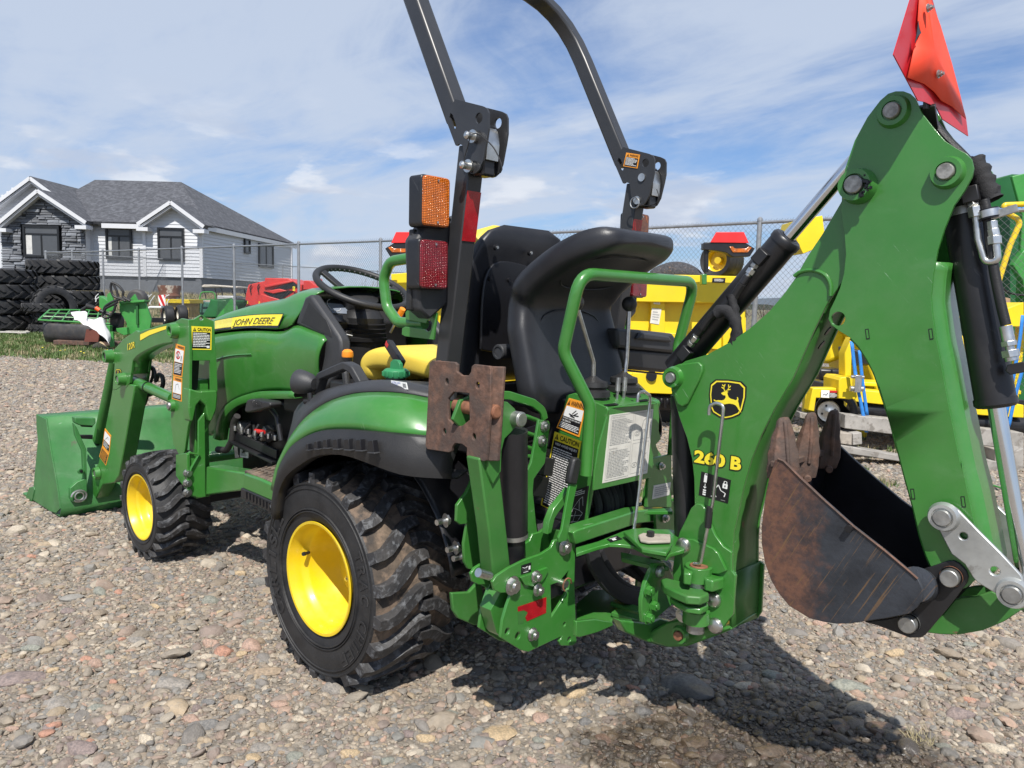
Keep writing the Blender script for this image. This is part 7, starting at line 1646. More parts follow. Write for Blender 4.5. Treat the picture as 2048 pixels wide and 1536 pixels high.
# ---- boom
boomo = [(1347, 738), (1371, 722), (1415, 709), (1460, 684), (1498, 658), (1538, 623), (1569, 586), (1589, 558), (1615, 512), (1644, 469), (1681, 406), (1704, 358), (1725, 348), (1745, 362), (1748, 400), (1722, 480), (1690, 556), (1675, 578), (1655, 606), (1629, 658), (1586, 755), (1547, 821), (1523, 869), (1503, 918), (1487, 974), (1478, 1015), (1467, 1063), (1464, 1103), (1464, 1222), (1440, 1235), (1400, 1200), (1390, 1100), (1389, 1007), (1388, 958), (1384, 918), (1374, 877), (1358, 833), (1349, 800), (1342, 780)]
bP = [onY(p, YBm) for p in boomo]
g = G().plate(bP, (0, -.008, 0)); boom = g.obj('boom_plate', GREEN, TR, bevel=.0015)
G().plate([Vector((p.x, -YBm+.008, p.z)) for p in bP], (0, -.008, 0)).obj('boom_plate', GREEN, TR, bevel=.0015)
re_ = crom([onY(p, YBm-.002) for p in [(1700, 530), (1675, 582), (1655, 610), (1629, 662), (1588, 757), (1549, 823), (1525, 871), (1505, 920), (1490, 976), (1481, 1017), (1470, 1065), (1468, 1103), (1468, 1240)]], 40)
olive = GREEND
g = G().grid([[p+XA*.006, Vector((p.x+.006, -YBm+.002, p.z))] for p in re_]); web = g.obj('boom_rear_web', GREEND, TR, fix=True, solid=.006, smooth=50)
fe = crom([onY(p, YBm-.002) for p in [(1640, 480), (1612, 518), (1586, 560), (1566, 588), (1540, 618), (1500, 650)]], 20)
# slots in the rear web
for (x, y, w, h) in ((1656, 662, 6, 14), (1643, 690, 6, 16)):
    c = onX((x, y), onY((x, y), .0).x-.0); n_ = Vector((-.75, 0, -.5)).normalized()
    q = onY((x, y), .012); G().plate(circ(q+n_*.0015, .012, YA*.6, n_.cross(YA), 14), n_*-.003).obj('web_slot', BKP, web)
# foot of the boom : reinforcing cheek
ft = Q('B2', [(475, 762), (500, 765), (525, 790), (540, 850), (570, 920), (610, 975), (652, 1003), (652, 1095), (672, 1120), (665, 1200), (658, 1310), (585, 1405), (505, 1395), (470, 1300), (395, 1250), (362, 1140), (360, 1080), (378, 960), (395, 900), (430, 830), (450, 785)])
g = G().plate([onY(p, YBm+.012) for p in ft], (0, -.011, 0)); foot = g.obj('boom_foot_cheek', GREEN, TR, bevel=.002)
g = G().plate([onY(p, YBm+.022) for p in Q('B2', [(400, 935), (460, 940), (560, 985), (585, 1010), (625, 1095), (590, 1110), (410, 1100)])], (0, -.010, 0)); g.obj('foot_gusset', GREEN, TR, bevel=.0015)
g = G().plate([onY(p, -YBm+.004) for p in Q('B2', [(655, 1110), (790, 1045), (812, 1065), (800, 1300), (780, 1330), (650, 1380), (640, 1360), (650, 1300), (770, 1240), (775, 1075), (665, 1130)])], (0, -.008, 0)); g.obj('foot_rear_frame', GREEN, TR, bevel=.0015)
g = G().grid([[onY(p, YBm) for p in Q('B2', [(656, 1110), (656, 1380)])], [onY(p, -YBm) for p in Q('B2', [(800, 1050), (785, 1325)])]]); g.obj('foot_rear_web', GREEND, TR, fix=True, solid=.008)
g = G().plate([onY(p, YBm+.006) for p in Q('B2', [(240, 1400), (330, 1350), (420, 1330), (560, 1380), (640, 1370), (655, 1385), (590, 1412), (510, 1442), (430, 1470), (340, 1476), (250, 1450)])], (0, -.15, 0)); g.obj('swing_casting_base', GREEN, TR, bevel=.006)
# arc hub plate on the boom
arc = Q('B3', [(1005, 600), (1020, 640), (1050, 595), (1130, 578), (1200, 605), (1240, 660), (1250, 720), (1245, 760), (1268, 720), (1262, 650), (1215, 590), (1135, 562), (1050, 572)])
ah = [onY(p, YBm+.0) for p in Q('B3', [(1008, 602), (1050, 572), (1130, 560), (1215, 588), (1260, 655), (1262, 740), (1235, 800), (1150, 830), (1040, 780), (1000, 690)])]
g = G().plate(crom(ah+[ah[0]], 30)[:-1], (0, .0, 0) if False else (0, -.004, 0)); 
q0 = [p+YA*.005 for p in crom(ah[:6], 20)]
g = G().tube([p-YA*.003 for p in q0], .0045, 8); g.obj('boom_weld_arc', GREEN, boom)
# pivot ear gusset, boss
g = G().plate([onY(p, YBm+.010) for p in Q('B3', [(120, 1290), (150, 1235), (200, 1215), (290, 1205), (335, 1200), (362, 1225), (365, 1260), (340, 1330), (262, 1490), (225, 1515), (190, 1495), (160, 1420), (128, 1345)])], (0, -.010, 0)); g.obj('pivot_gusset', GREEN, TR, bevel=.003)
boss(onY(Q('B3', [(167, 1308)])[0], YBm+.010), (0, 1, 0), .026, .016, TR, .52, STL)
# emblem, model number, pictogram
d = Decal(*[onY(p, YBm) for p in ((1413, 757), (1497, 757), (1497, 840), (1413, 840))], BKP, n=(0, 1, 0), skin=False)
qd = [onY(p, YBm) for p in ((1420, 756), (1496, 762), (1490, 842), (1414, 836))]; d.c = qd; shield(d); d.obj(boom, 'emblem_decal')
d = Decal(*[onY(p, YBm) for p in ((1388, 896), (1487, 914), (1484, 944), (1387, 926))], BKP, n=(0, 1, 0), skin=False)
d.text('260', 0, 0, .68, 1, BKP, 1, .085); d.text('260', .02, .06, .66, .94, YLB, 2, .045); d.text('B', .75, 0, 1.0, 1, BKP, 1, .085); d.text('B', .77, .06, .98, .94, YLB, 2, .045); d.obj(boom, 'model_decal')
d = Decal(*[onY(p, YBm) for p in Q('B2', [(504, 602), (650, 645), (635, 760), (490, 718)])], BKP, n=(0, 1, 0))
d.rect(.12, .10, .22, .40, WHT, 1); stroke(d, [(.14, .10), (.14, .04), (.22, .03)], .02, WHT, 1); d.poly([(.12, .58), (.24, .58), (.18, .66)], WHT, 1); d.rect(.17, .45, .19, .6, WHT, 1)
for k in range(3): d.rect(.13, .70+k*.09, .24, .76+k*.09, WHT, 1)
stroke(d, [(.42, .90), (.60, .86), (.45, .72), (.62, .34), (.72, .55), (.88, .62), (.85, .78)], .03, WHT, 1)
d.rect(.76, .22, .92, .42, WHT, 1); d.rect(.82, .28, .86, .36, BKP, 2); stroke(d, [(.79, .23), (.80, .12), (.88, .12), (.89, .23)], .025, WHT, 1); d.lines(.76, .92, .96, .96, 1, GRYP); d.obj(boom, 'pictogram_label')
# rusty slot details on plates
def slotmark(p, y, parent, a=.3):
    c = onY(p, y+.0004); x, z = XA*math.cos(a)+ZA*math.sin(a), ZA*math.cos(a)-XA*math.sin(a)
    g = G().plate([c-x*.0035-z*.011, c+x*.0035-z*.011, c+x*.0035+z*.011, c-x*.0035+z*.011], (0, .0006, 0), mat=BKP); g.plate([c-x*.002-z*.009+YA*.0008, c+x*.002-z*.009+YA*.0008, c+x*.002+z*.009+YA*.0008, c-x*.002+z*.009+YA*.0008], (0, .0004, 0), mat=GREEN); g.obj('weld_slot', None, parent)
# ---- dipper cylinder inside the boom
def cyl2(a, b, r, rod, frac, y, nm, mat=BLK): return cylinder(onY(a, y), onY(b, y), r, rod, mat, frac, nm)
a0, b0_ = onY((1352, 738), 0), onY((1790, 226), 0)
mfr = ((onY((1592, 497), 0)-a0).length)/((b0_-a0).length)
cylinder(a0, b0_, .036, .0165, BLK, mfr, 'dipper_cylinder')
def port(c, ax, s, parent=TR, nm='port_block'):
    return G().box(c, s, Matrix.Rotation(0, 3, 'Y') if ax is None else Vector(ax).to_track_quat('Z', 'Y').to_matrix()).obj(nm, BLK, parent, bevel=.002)
dirc = (b0_-a0).normalized()
port(onY((1524, 514), .035), dirc, (.035, .03, .034)); port(onY((1372, 707), .038), dirc, (.035, .03, .034))
def fitting(pts, r=.009, parent=TR, nm='hose_fitting'):      # chain of hex nuts and collars along a line
    g = G(); a, b = Vector(pts[0]), Vector(pts[1]); d = (b-a)
    for t0, t1, rr, n, mt in ((0, .18, 1.15, 6, STL), (.18, .26, .7, 14, ZINC), (.26, .50, 1.25, 6, ZINC), (.50, .60, .8, 14, ZINC), (.60, 1.0, 1.05, 16, BLK)): g.cyl(a+d*t0, a+d*t1, r*rr, n=n, mat=mt)
    return g.obj(nm, None, parent, bevel=.0008)
fitting((onY((1512, 528), .04), onY((1484, 568), .05)), .009); fitting((onY((1380, 690), .045), onY((1406, 655), .055)), .009)
g = G(); g.tube(crom([onY(p, .055) for p in [(1484, 568), (1470, 590), (1462, 612), (1470, 640), (1478, 665)]], 16), .010, 10, mat=HOSE)
g.tube(crom([onY(p, .055) for p in [(1404, 657), (1420, 635), (1440, 622), (1462, 630), (1475, 655), (1474, 690)]], 18), .0105, 10, mat=HOSE); g.obj('dipper_hose', None, TR)
def sleeve(pts, w, y, n=16, nm='hose_sleeve', th=.012, parent=TR):
    c = crom([onY(p, y) for p in pts], n); g = G(); rows = []
    for i, p in enumerate(c):
        t = (c[min(i+1, n-1)]-c[max(i-1, 0)]).normalized(); s = t.cross(YA).normalized(); wv = w*(1+.15*math.sin(i*1.7)); row = []
        for k in range(10): a = 2*PI*k/10; row.append(p+s*math.cos(a)*wv+YA*(math.sin(a)*th+.002*math.sin(i*2.3+k)))
        rows.append(row)
    g.grid(rows, None, True); return g.obj(nm, FAB, parent, fix=True, smooth=50)
sleeve([(1462, 590), (1470, 625), (1474, 650), (1470, 680)], .011, .058)
sleeve([(1432, 626), (1452, 620), (1468, 640), (1474, 665), (1466, 690)], .015, .064)
# ---- dipper arm
dpo = Q('B4', [(212, 1090), (215, 960), (232, 860), (280, 720), (345, 600), (410, 515), (450, 480), (490, 467), (530, 467), (565, 480), (592, 505), (625, 580), (680, 650), (740, 720), (800, 760), (850, 785), (878, 815), (888, 860), (880, 905), (840, 980), (790, 1050), (740, 1170), (705, 1280), (682, 1400), (668, 1536)]) \
    + Q('B5', [(1005, 130), (1015, 250), (1042, 440), (1080, 620), (1112, 800), (1150, 1000), (1190, 1200), (1240, 1450)]) \
    + Q('B6', [(1215, 450), (1250, 620), (1288, 800), (1318, 950), (1330, 1040), (1300, 1090), (1240, 1140), (1200, 1150), (1130, 1130), (1080, 1060), (1045, 1018), (1020, 960), (985, 850), (950, 700), (900, 520), (855, 340), (800, 150), (757, 10)]) \
    + Q('B5', [(770, 1380), (720, 1200), (690, 1080), (650, 960), (610, 840), (570, 720), (520, 620), (450, 510), (380, 440), (300, 390), (240, 345), (218, 300), (230, 230), (270, 150), (308, 60)]) \
    + Q('B4', [(225, 1400), (235, 1300), (228, 1200)])
dP = [onY(p, YDp) for p in dpo]
hol = circ(onY(Q('B5', [(292, 298)])[0], YDp), .0155, XA, ZA, 18)
g = G().plate(dP, (0, -.009, 0), [hol]); dip = g.obj('dipper_plate', GREEN, TR, bevel=.0015)
g = G().plate([Vector((p.x, -YDp+.009, p.z)) for p in dP], (0, -.009, 0), [[Vector((p.x, -YDp+.009, p.z)) for p in hol]]); g.obj('dipper_plate', GREEN, TR, bevel=.0015)
dr = crom([onY(p, YDp-.003) for p in Q('B4', [(690, 1340), (675, 1420), (668, 1536)]) + Q('B5', [(1008, 200), (1042, 440), (1080, 620), (1112, 800), (1150, 1000), (1190, 1200), (1240, 1450)]) + Q('B6', [(1250, 620), (1288, 800), (1318, 950), (1330, 1040), (1300, 1090)])], 40)
rows = [[p+XA*.002, p+Vector((-.018, -.035, -.0)), Vector((p.x-.018, -.04, p.z)), Vector((p.x+.002, -YDp+.003, p.z))] for p in dr]
dw = G().grid(rows).obj('dipper_rear_web', GREEN, TR, fix=True, solid=.006, smooth=20)
df = crom([onY(p, YDp-.003) for p in Q('B5', [(380, 440), (450, 510), (520, 620), (570, 720), (610, 840), (650, 960), (690, 1080), (720, 1200), (770, 1380)]) + Q('B6', [(855, 340), (900, 520), (950, 700), (985, 850), (1020, 960), (1045, 1018)])], 36)
G().grid([[p-XA*.004, Vector((p.x-.004, -YDp+.003, p.z))] for p in df]).obj('dipper_front_web', GREEN, TR, fix=True, solid=.006)
for (x, y, r, h) in ((480, 573, .030, .014), (303, 955, .034, .034), (757, 885, .029, .018)):
    boss(onY(Q('B4', [(x, y)])[0], YDp), (0, 1, 0), r, h, TR, .55, pbr('greasy_pin', (.34, .33, .30), .5, .7, var=.4, vscale=60) if 'greasy_pin' not in MATS else MATS['greasy_pin'])
    p = onY(Q('B4', [(x, y)])[0], YDp); g = G().cyl((p.x, YDp, p.z), (p.x, -YDp, p.z), .016, n=20); g.obj('pivot_pin', STL, TR)
rr_ = random.Random(9); g = G(); c = onY(Q('B4', [(303, 955)])[0], YDp+.034)
for k in range(26):
    a = rr_.uniform(-1.6, 1.2); rad = .013+rr_.random()*.011; q = c+XA*-math.cos(a)*rad*(1)+ZA*math.sin(a)*rad; g.ball(q, .002+rr_.random()*.004, 6)
g.obj('grease', BKP, TR)
for p in ((1735, 668), (1862, 668)): slotmark(p, YDp, dip, -.2)
for p in Q('B6', [(948, 625), (1225, 668)]): slotmark(p, YDp, dip, -.2)
# hoses over the dipper head
g = G()
for k in range(4):
    g.tube(crom([onY(p, .035-.022*k) for p in [(1842, 215), (1862, 240), (1890, 275), (1925, 310), (1955, 345), (1972, 390)]], 20), .009, 8)
g.obj('head_hoses', HOSE, TR)
sleeve([(1945, 320), (1960, 345), (1972, 372), (1985, 400)], .020, .03, nm='hose_sleeve', th=.02)
# ---- bucket cylinder
ca = onY((1895, 345), 0); cb_ = onY((2046, 1140), 0); ctop = onY((1925, 420), 0); cbt = onY((1992, 808), 0)
ca = ctop + (ctop-cbt).normalized()*.10
cyo = cylinder(ca, cbt+(cbt-ca).normalized()*.42, .0375, .0165, BLK, (cbt-ca).length/((cbt-ca).length+.42), 'bucket_cylinder')
dcy = (cbt-ca).normalized()
port(onY((1943, 390), .045), dcy, (.034, .030, .032))
g = G(); pA_ = onY((1948, 420), .055)
g.cyl(onY((1945, 406), .05), onY((1948, 414), .055), .010, n=6, mat=ZINC); g.cyl(onY((1948, 414), .055), onY((1951, 434), .055), .0125, n=6, mat=ZINC)
g.tube([onY(p, .055) for p in [(1951, 430), (1956, 480), (1970, 525), (1996, 522), (1990, 465)]], .0065, 12, fr=.03, mat=ZINC)
for a, b, r in (((1990, 488), (1989, 472), .0125), ((1989, 472), (1986, 458), .0105), ((1986, 458), (1984, 442), .0095)): g.cyl(onY(a, .055), onY(b, .055), r, n=6, mat=ZINC)
g.obj('steel_line', None, TR, bevel=.0006)
g = G(); c = ctop+dcy*.005; g.cyl(c-dcy*.008, c+dcy*.008, .0395, n=30, mat=STL); c2 = onY((1978, 428), .05); g.cyl(c2-dcy*.010, c2+dcy*.010, .018, n=18, mat=BKP); g.cyl(c2-dcy*.007, c2+dcy*.007, .020, n=18, mat=ZINC); g.box(onY((2008, 424), .05), (.045, .012, .014), Matrix.Rotation(.3, 3, 'Y'), STL); g.obj('hose_clamp', None, TR)
g = G().tube(crom([onY(p, .048) for p in [(1968, 400), (1976, 440), (1985, 520), (2000, 600), (2012, 650)]], 20), .0095, 12); g.obj('cylinder_hose', HOSE, TR)
g = G()
for a, b, r, n in (((2011, 652), (2017, 682), .0115, 18), ((2017, 682), (2019, 692), .014, 6), ((2019, 692), (2021, 702), .008, 14), ((2020, 700), (2023, 714), .016, 6), ((2022, 714), (2024, 722), .012, 14)): g.cyl(onY(a, .048), onY(b, .048), r, n=n)
g.obj('hose_fitting', ZINC, TR, bevel=.0006)
G().plate([onY(p, .055) for p in [(2014, 730), (2050, 722), (2052, 744), (2020, 750), (2010, 742)]], (0, -.03, 0)).obj('port_bracket', BLK, TR, bevel=.002)
# ---- links and bucket
lk = Q('B6', [(1062, 750), (1064, 715), (1085, 688), (1120, 680), (1160, 688), (1195, 712), (1300, 820), (1430, 950), (1540, 1070), (1558, 1110), (1552, 1160), (1570, 1190), (1560, 1215), (1520, 1228), (1475, 1215), (1445, 1190), (1390, 1165), (1300, 1110), (1275, 1080), (1235, 1010), (1200, 985), (1160, 955), (1115, 870), (1080, 800)])
P = [onY(p, YDp+.018) for p in lk]
h1 = circ(onY(Q('B6', [(1225, 857)])[0], YDp+.018), .0075, XA, ZA, 14); h2 = circ(onY(Q('B6', [(1397, 1048)])[0], YDp+.018), .0085, XA, ZA, 14)
g = G().plate(P, (0, -.010, 0), [h1, h2]); g.obj('bucket_link', ALU, TR, bevel=.002)
g = G().plate([p-YA*(2*YDp+.030) for p in P], (0, -.010, 0), [[p-YA*(2*YDp+.030) for p in h1]]); g.obj('bucket_link', ALU, TR, bevel=.002)
for (x, y, y0, r, h, m_) in ((1118, 750, YDp+.018, .027, .012, ALU), (1500, 1168, YDp+.018, .027, .014, ALU)):
    boss(onY(Q('B6', [(x, y)])[0], y0), (0, 1, 0), r, h, TR, .62, STL, mat=m_)
    p = onY(Q('B6', [(x, y)])[0], 0); 
    p2 = onY(Q('B6', [(x, y)])[0], y0); G().cyl((p2.x, .12, p2.z), (p2.x, -.12, p2.z), .014, n=18).obj('link_pin', STL, TR)
# green crescent link
cr = Q('B6', [(1060, 1335), (1110, 1290), (1180, 1205), (1215, 1195), (1290, 1188), (1380, 1160), (1440, 1190), (1500, 1228), (1570, 1215), (1640, 1120), (1660, 1180), (1560, 1252), (1450, 1325), (1330, 1375), (1200, 1398), (1100, 1396), (1010, 1385)])
P = [onY(p, .050) for p in cr]; g = G().plate(P, (0, -.012, 0)); g.plate([p-YA*.09 for p in P], (0, -.012, 0)); g.obj('guide_link', GREEND, TR, bevel=.002)
# bucket ears (black)
er = Q('B6', [(680, 1328), (800, 1312), (940, 1280), (1000, 1205), (1010, 1130), (985, 1075), (960, 1055), (1060, 1020), (1140, 993), (1175, 992), (1205, 1008), (1240, 1045), (1252, 1080), (1245, 1112), (1180, 1200), (1100, 1300), (1040, 1370), (1015, 1400), (990, 1415), (930, 1415), (840, 1380), (760, 1350)])
for yy in (YDp+.006, -YDp+.006):
    P = [onY(p, YDp+.006) for p in er]; G().plate([Vector((p.x, yy, p.z)) for p in P], (0, -.012, 0)).obj('bucket_ear', BLK, TR, bevel=.002)
for (x, y) in ((1160, 1077), (930, 1330)):
    p = onY(Q('B6', [(x, y)])[0], YDp+.006); g = G(); g.lathe([(0, .021), (.004, .021)], p, (0, 1, 0), 24, RUSTB if y < 1100 else STL); g.cyl(p+YA*.001, p+YA*.022, .0175, n=24, mat=STL); g.cyl(p-YA*.2, p, .014, n=16, mat=STL); g.obj('bucket_pin', None, TR, bevel=.002)
# bucket shell
bko = Q('B6', [(172, 500), (190, 442), (210, 432), (240, 445), (340, 545), (450, 648), (620, 800), (800, 940), (930, 1050), (975, 1090), (1002, 1145), (998, 1205), (970, 1250), (930, 1282), (800, 1308), (680, 1325), (600, 1337), (530, 1338), (460, 1328), (380, 1308), (270, 1240), (215, 1175), (170, 1100), (135, 1000), (118, 900), (117, 810), (128, 720), (142, 620), (158, 540)])
bkP = [onY(p, YBk) for p in bko]
for yy in (YBk, -YBk+.010):
    bs_ = G().plate([Vector((p.x, yy, p.z)) for p in bkP], (0, -.010, 0)).obj('bucket_side', BUCK if yy > 0 else BUCKIN, TR, bevel=.0015)
    if yy > 0: bside = bs_
shell = bkP[13:]+[bkP[0], bkP[1]]
ctrd = sum((p for p in bkP), Vector())/len(bkP)
ins = [p+(ctrd-p).normalized()*.003 for p in shell]
g = G().grid([[Vector((p.x, YBk-.009, p.z)), Vector((p.x, -YBk+.009, p.z))] for p in ins], BUCK); o = g.obj('bucket_shell', None, TR, fix=True, smooth=40); o.data.materials.append(BUCKIN)
md = o.modifiers.new('t', 'SOLIDIFY'); md.thickness = .007; md.offset = 0
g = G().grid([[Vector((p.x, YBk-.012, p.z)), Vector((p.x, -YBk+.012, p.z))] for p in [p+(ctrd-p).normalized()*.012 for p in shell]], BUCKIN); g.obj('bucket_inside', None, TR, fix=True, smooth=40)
# rim bead
g = G().tube([p+YA*.001 for p in bkP[2:10]], .0024, 6); g.obj('bucket_rim', RUST, TR)
G().cyl(onY(Q('B6', [(965, 1120)])[0], YBk-.02), onY(Q('B6', [(1000, 1130)])[0], YBk-.09), .035, n=24).obj('bucket_tube', BUCK, TR)
# teeth
def tooth(q_base_l, q_base_r, q_tip, yb, nm='bucket_tooth'):
    bl, br_, tp = [onY(p, yb) for p in Q('B6', [q_base_l, q_base_r, q_tip])]
    c = (bl+br_)/2; up = (tp-c); L = up.length; up.normalize(); s = Vector((-up.z, 0, up.x))
    if s.dot(br_-bl) < 0: s = -s
    w = (br_-bl).length/2; g = G(); rows = []
    for t, a, b in ((-.25, .85, .036), (-.05, 1.0, .040), (.1, .95, .038), (.25, .98, .034), (.42, .80, .030), (.6, .72, .027), (.8, .50, .022), (.93, .36, .020), (1.0, .22, .015)):
        p = c+up*L*t + s*w*.10*mn.noise(Vector((t*9, yb*50, 0))); a *= 1+.12*mn.noise(Vector((t*7, yb*60, 4))); rows.append([p-s*w*a+YA*b*.8, p-s*w*a*.3+YA*b, p+s*w*a*.5+YA*b*.5, p+s*w*a-YA*b*.1, p+s*w*a*.6-YA*b*.9, p-s*w*a*.2-YA*b, p-s*w*a-YA*b*.8])
    g.grid(rows, None, True); g.add(rows[-1], [tuple(range(7))]); g.tube([rows[1][2]+up*.01, rows[4][2], rows[7][2]], .0055, 6)
    g.cyl(rows[0][2], rows[0][2]+YA*.012+s*.006, .009, n=10); return g.obj(nm, RUST, TR, fix=True, bevel=.002)
tooth((175, 470), (320, 470), (245, 205), .112); tooth((310, 470), (425, 445), (395, 180), 0.005); tooth((440, 430), (540, 400), (520, 165), -.115)
g = G().bar(bkP[1]+Vector((.0, -.01, -.012)), Vector((bkP[1].x, -YBk, bkP[1].z))+Vector((0, .01, -.012)), .03, .016, (0, 0, 1)); g.obj('bucket_lip', RUST, TR, bevel=.003)
g = G(); p = onY(Q('B6', [(605, 810)])[0], YBk); g.cyl(p, p+YA*.014, .008, n=6); g.obj('lip_bolt', BKP, TR)

# ---- slow moving vehicle emblem
so_ = Vector((-1.42, .285, 1.62)); sn_ = Vector((-.998, .065, .0)).normalized()
def oS(p, l=0): return onP(p, so_+sn_*l, sn_)
sm = Q('B4', [(680, 0), (850, 600), (862, 697), (730, 610), (700, 550), (640, 522), (605, 515), (480, 280), (565, 0), (600, -130), (640, -140)])
P = [oS(p) for p in sm]; g = G().plate(P, sn_*-.002); smv = g.obj('warning_sign', pbr('red_reflective_border', (.55, .02, .03), .35, var=.08), TR)
om = Q('B4', [(612, 0), (605, 105), (622, 165), (588, 240), (552, 396), (640, 430), (690, 470), (725, 515), (780, 545), (850, 608), (822, 490), (780, 330), (720, 130), (672, 0), (640, -90), (625, -100)])
fo = [oS(p, .004+.006*((i*37) % 5)/5) for i, p in enumerate(om)]; cc = oS(Q('B4', [(690, 260)])[0], .009); c3 = oS(Q('B4', [(640, 200)])[0], .003); g = G(); vs = fo+[cc]; n = len(fo)
g.add(vs, [(i, (i+1) % n, n) for i in range(n)]); o = g.obj('fluorescent_patch', ORG, smv, fix=True, smooth=60, solid=.0015)
g = G().plate([oS(p, .017) for p in Q('B4', [(607, 108), (612, 150), (622, 168), (605, 185), (590, 220), (600, 165)])], sn_*-.001); g.obj('fabric_tear', BKP, smv)
for c in Q('B4', [(652, 42), (706, 380)]): bolt(oS(c, .012), sn_, TR, .006, STL, h=.005)
q0, q1 = oS(Q('B4', [(640, 500)])[0], -.01), onY((1850, 255), .0); g = G(); g.bar(oS(Q('B4', [(660, 300)])[0], -.006), oS(Q('B4', [(650, 560)])[0], -.006), .03, .006, sn_); g.bar(oS(Q('B4', [(650, 540)])[0], -.008), onY((1868, 300), 0), .03, .008, (0, 1, 0)); g.obj('sign_bracket', BLK, TR, bevel=.001)

# ---- main frame
XF = -.68
g = G().plate([onX(p, -.70) for p in Q('B1', [(760, 905), (780, 892), (1075, 797), (1240, 780), (1240, 845), (1080, 862), (1000, 890), (775, 965)])], (.05, 0, 0)); g.obj('main_crossbar', GREEN, TR, bevel=.004)
g = G().plate([onZ(p, .535) for p in Q('B1', [(772, 978), (880, 948), (1005, 897), (1050, 885), (1240, 888), (1300, 900), (1310, 990), (1240, 1010), (1222, 1028), (1120, 1000), (1060, 970), (1000, 962), (940, 960), (880, 975), (775, 1008)])], (0, 0, -.010)); g.obj('upper_swing_plate', GREEN, TR, bevel=.002)
g = G().plate([onZ(p, .555) for p in Q('B1', [(1008, 900), (1050, 885), (1120, 880), (1240, 905), (1250, 960), (1222, 1005), (1100, 985), (1075, 960)])], (0, 0, -.010), [circ(onZ(Q('B1', [(1130, 922)])[0], .555), .010, XA, YA)]); g.obj('pin_plate', GREEN, TR, bevel=.002)
g = G().plate([onZ(p, .566) for p in Q('B2', [(190, 915), (210, 905), (350, 912), (350, 945), (240, 948), (200, 940)])], (0, 0, -.008)); g.obj('worn_latch', WOOD, TR, bevel=.003)
c = onZ(Q('B2', [(250, 921)])[0], .568); G().cyl(c, c+ZA*.012, .010, n=6).obj('latch_bolt', BLK, TR)
g = G().plate([onZ(p, .47) for p in Q('B1', [(995, 1000), (1110, 1025), (1220, 1050), (1235, 1075), (1160, 1070), (1080, 1050), (1000, 1030)])], (0, 0, -.012)); g.obj('middle_swing_plate', GREEN, TR, bevel=.002)
g = G().plate([onZ(p, .585) for p in Q('B2', [(240, 790), (355, 780), (362, 800), (240, 800), (220, 806)])], (0, 0, -.010)); g.obj('rear_ear_plate', GREEN, TR, bevel=.002)
g = G().plate([onX(p, -.70) for p in Q('B2', [(250, 540), (356, 515), (356, 780), (230, 780), (240, 640)])], (.01, 0, 0)); rp_ = g.obj('right_console_plate', GREEN, TR, bevel=.002)
d = lab('B2', [(265, 672), (350, 655), (342, 718), (257, 740)], lambda p: onX(p, -.70), WHTD, n=(-1, 0, 0)); d.lines(.08, .15, .92, .9, 5, GRYP); d.obj(rp_, 'serial_label')
bolt(onX(Q('B2', [(302, 575)])[0], -.702), (-1, 0, 0), TR, .009)
bolt(onX(Q('B2', [(322, 832)])[0], -.72), (-1, 0, 0), TR, .011)
G().plate([onX(p, -.715) for p in Q('B2', [(275, 800), (350, 795), (352, 900), (280, 900)])], (.01, 0, 0)).obj('mount_lug', GREEN, TR, bevel=.002)
# lower plates
g = G().plate([onZ(p, .27) for p in Q('B1', [(775, 1255), (850, 1190), (950, 1183), (1040, 1215), (1110, 1250), (1118, 1285), (1000, 1285), (968, 1310), (945, 1350), (880, 1335), (800, 1350), (775, 1350)])], (0, 0, -.012)); g.obj('lower_plate', GREEN, TR, bevel=.003)
g = G().plate([onX(p, -.74) for p in Q('B1', [(775, 1345), (870, 1335), (955, 1350), (960, 1365), (880, 1400), (790, 1425), (775, 1420)])], (.012, 0, 0)); g.obj('lower_skirt', GREEN, TR, bevel=.002)
g = G()
for a, b in (((960, 1250), (1100, 1300)), ((960, 1300), (1120, 1345))): g.bar(onZ(Q('B1', [a])[0], .28), onZ(Q('B1', [b])[0], .28), .035, .014, (0, 0, 1))
g.obj('lower_arm', GREEN, TR, bevel=.003)
g = G().plate([onX(p, -.84) for p in Q('B2', [(100, 1340), (240, 1355), (300, 1330), (380, 1350), (360, 1420), (340, 1476), (240, 1450), (130, 1400)])], (.03, 0, 0)); g.obj('lower_link', GREEN, TR, bevel=.004)
c = onY(Q('B2', [(400, 1410)])[0], YBm+.03); boss(c, (0, 1, 0), .022, .012, TR, .55, RUSTB)
# swing bracket plate with bolts
g = G().plate([onX(p, -.885) for p in Q('B2', [(270, 1058), (318, 1050), (345, 1082), (365, 1130), (385, 1190), (400, 1235), (350, 1270), (290, 1322), (245, 1355), (214, 1352), (208, 1300), (208, 1240), (225, 1160), (250, 1100)])], (.012, 0, 0)); g.obj('swing_bracket', GREEN, TR, bevel=.002)
for (x, y) in ((235, 1190), (262, 1266), (236, 1326)):
    p = onX(Q('B2', [(x, y)])[0], -.886); bolt(p, (-1, 0, 0), TR, .013, GREEN, 'nut', h=.012)
p = onX(Q('B2', [(290, 1098)])[0], -.886); G().lathe([(0, .0155), (.008, .0155), (.013, .010), (.014, .0001)], p, (-1, 0, 0), 20).obj('dome_bolt', STL, TR)
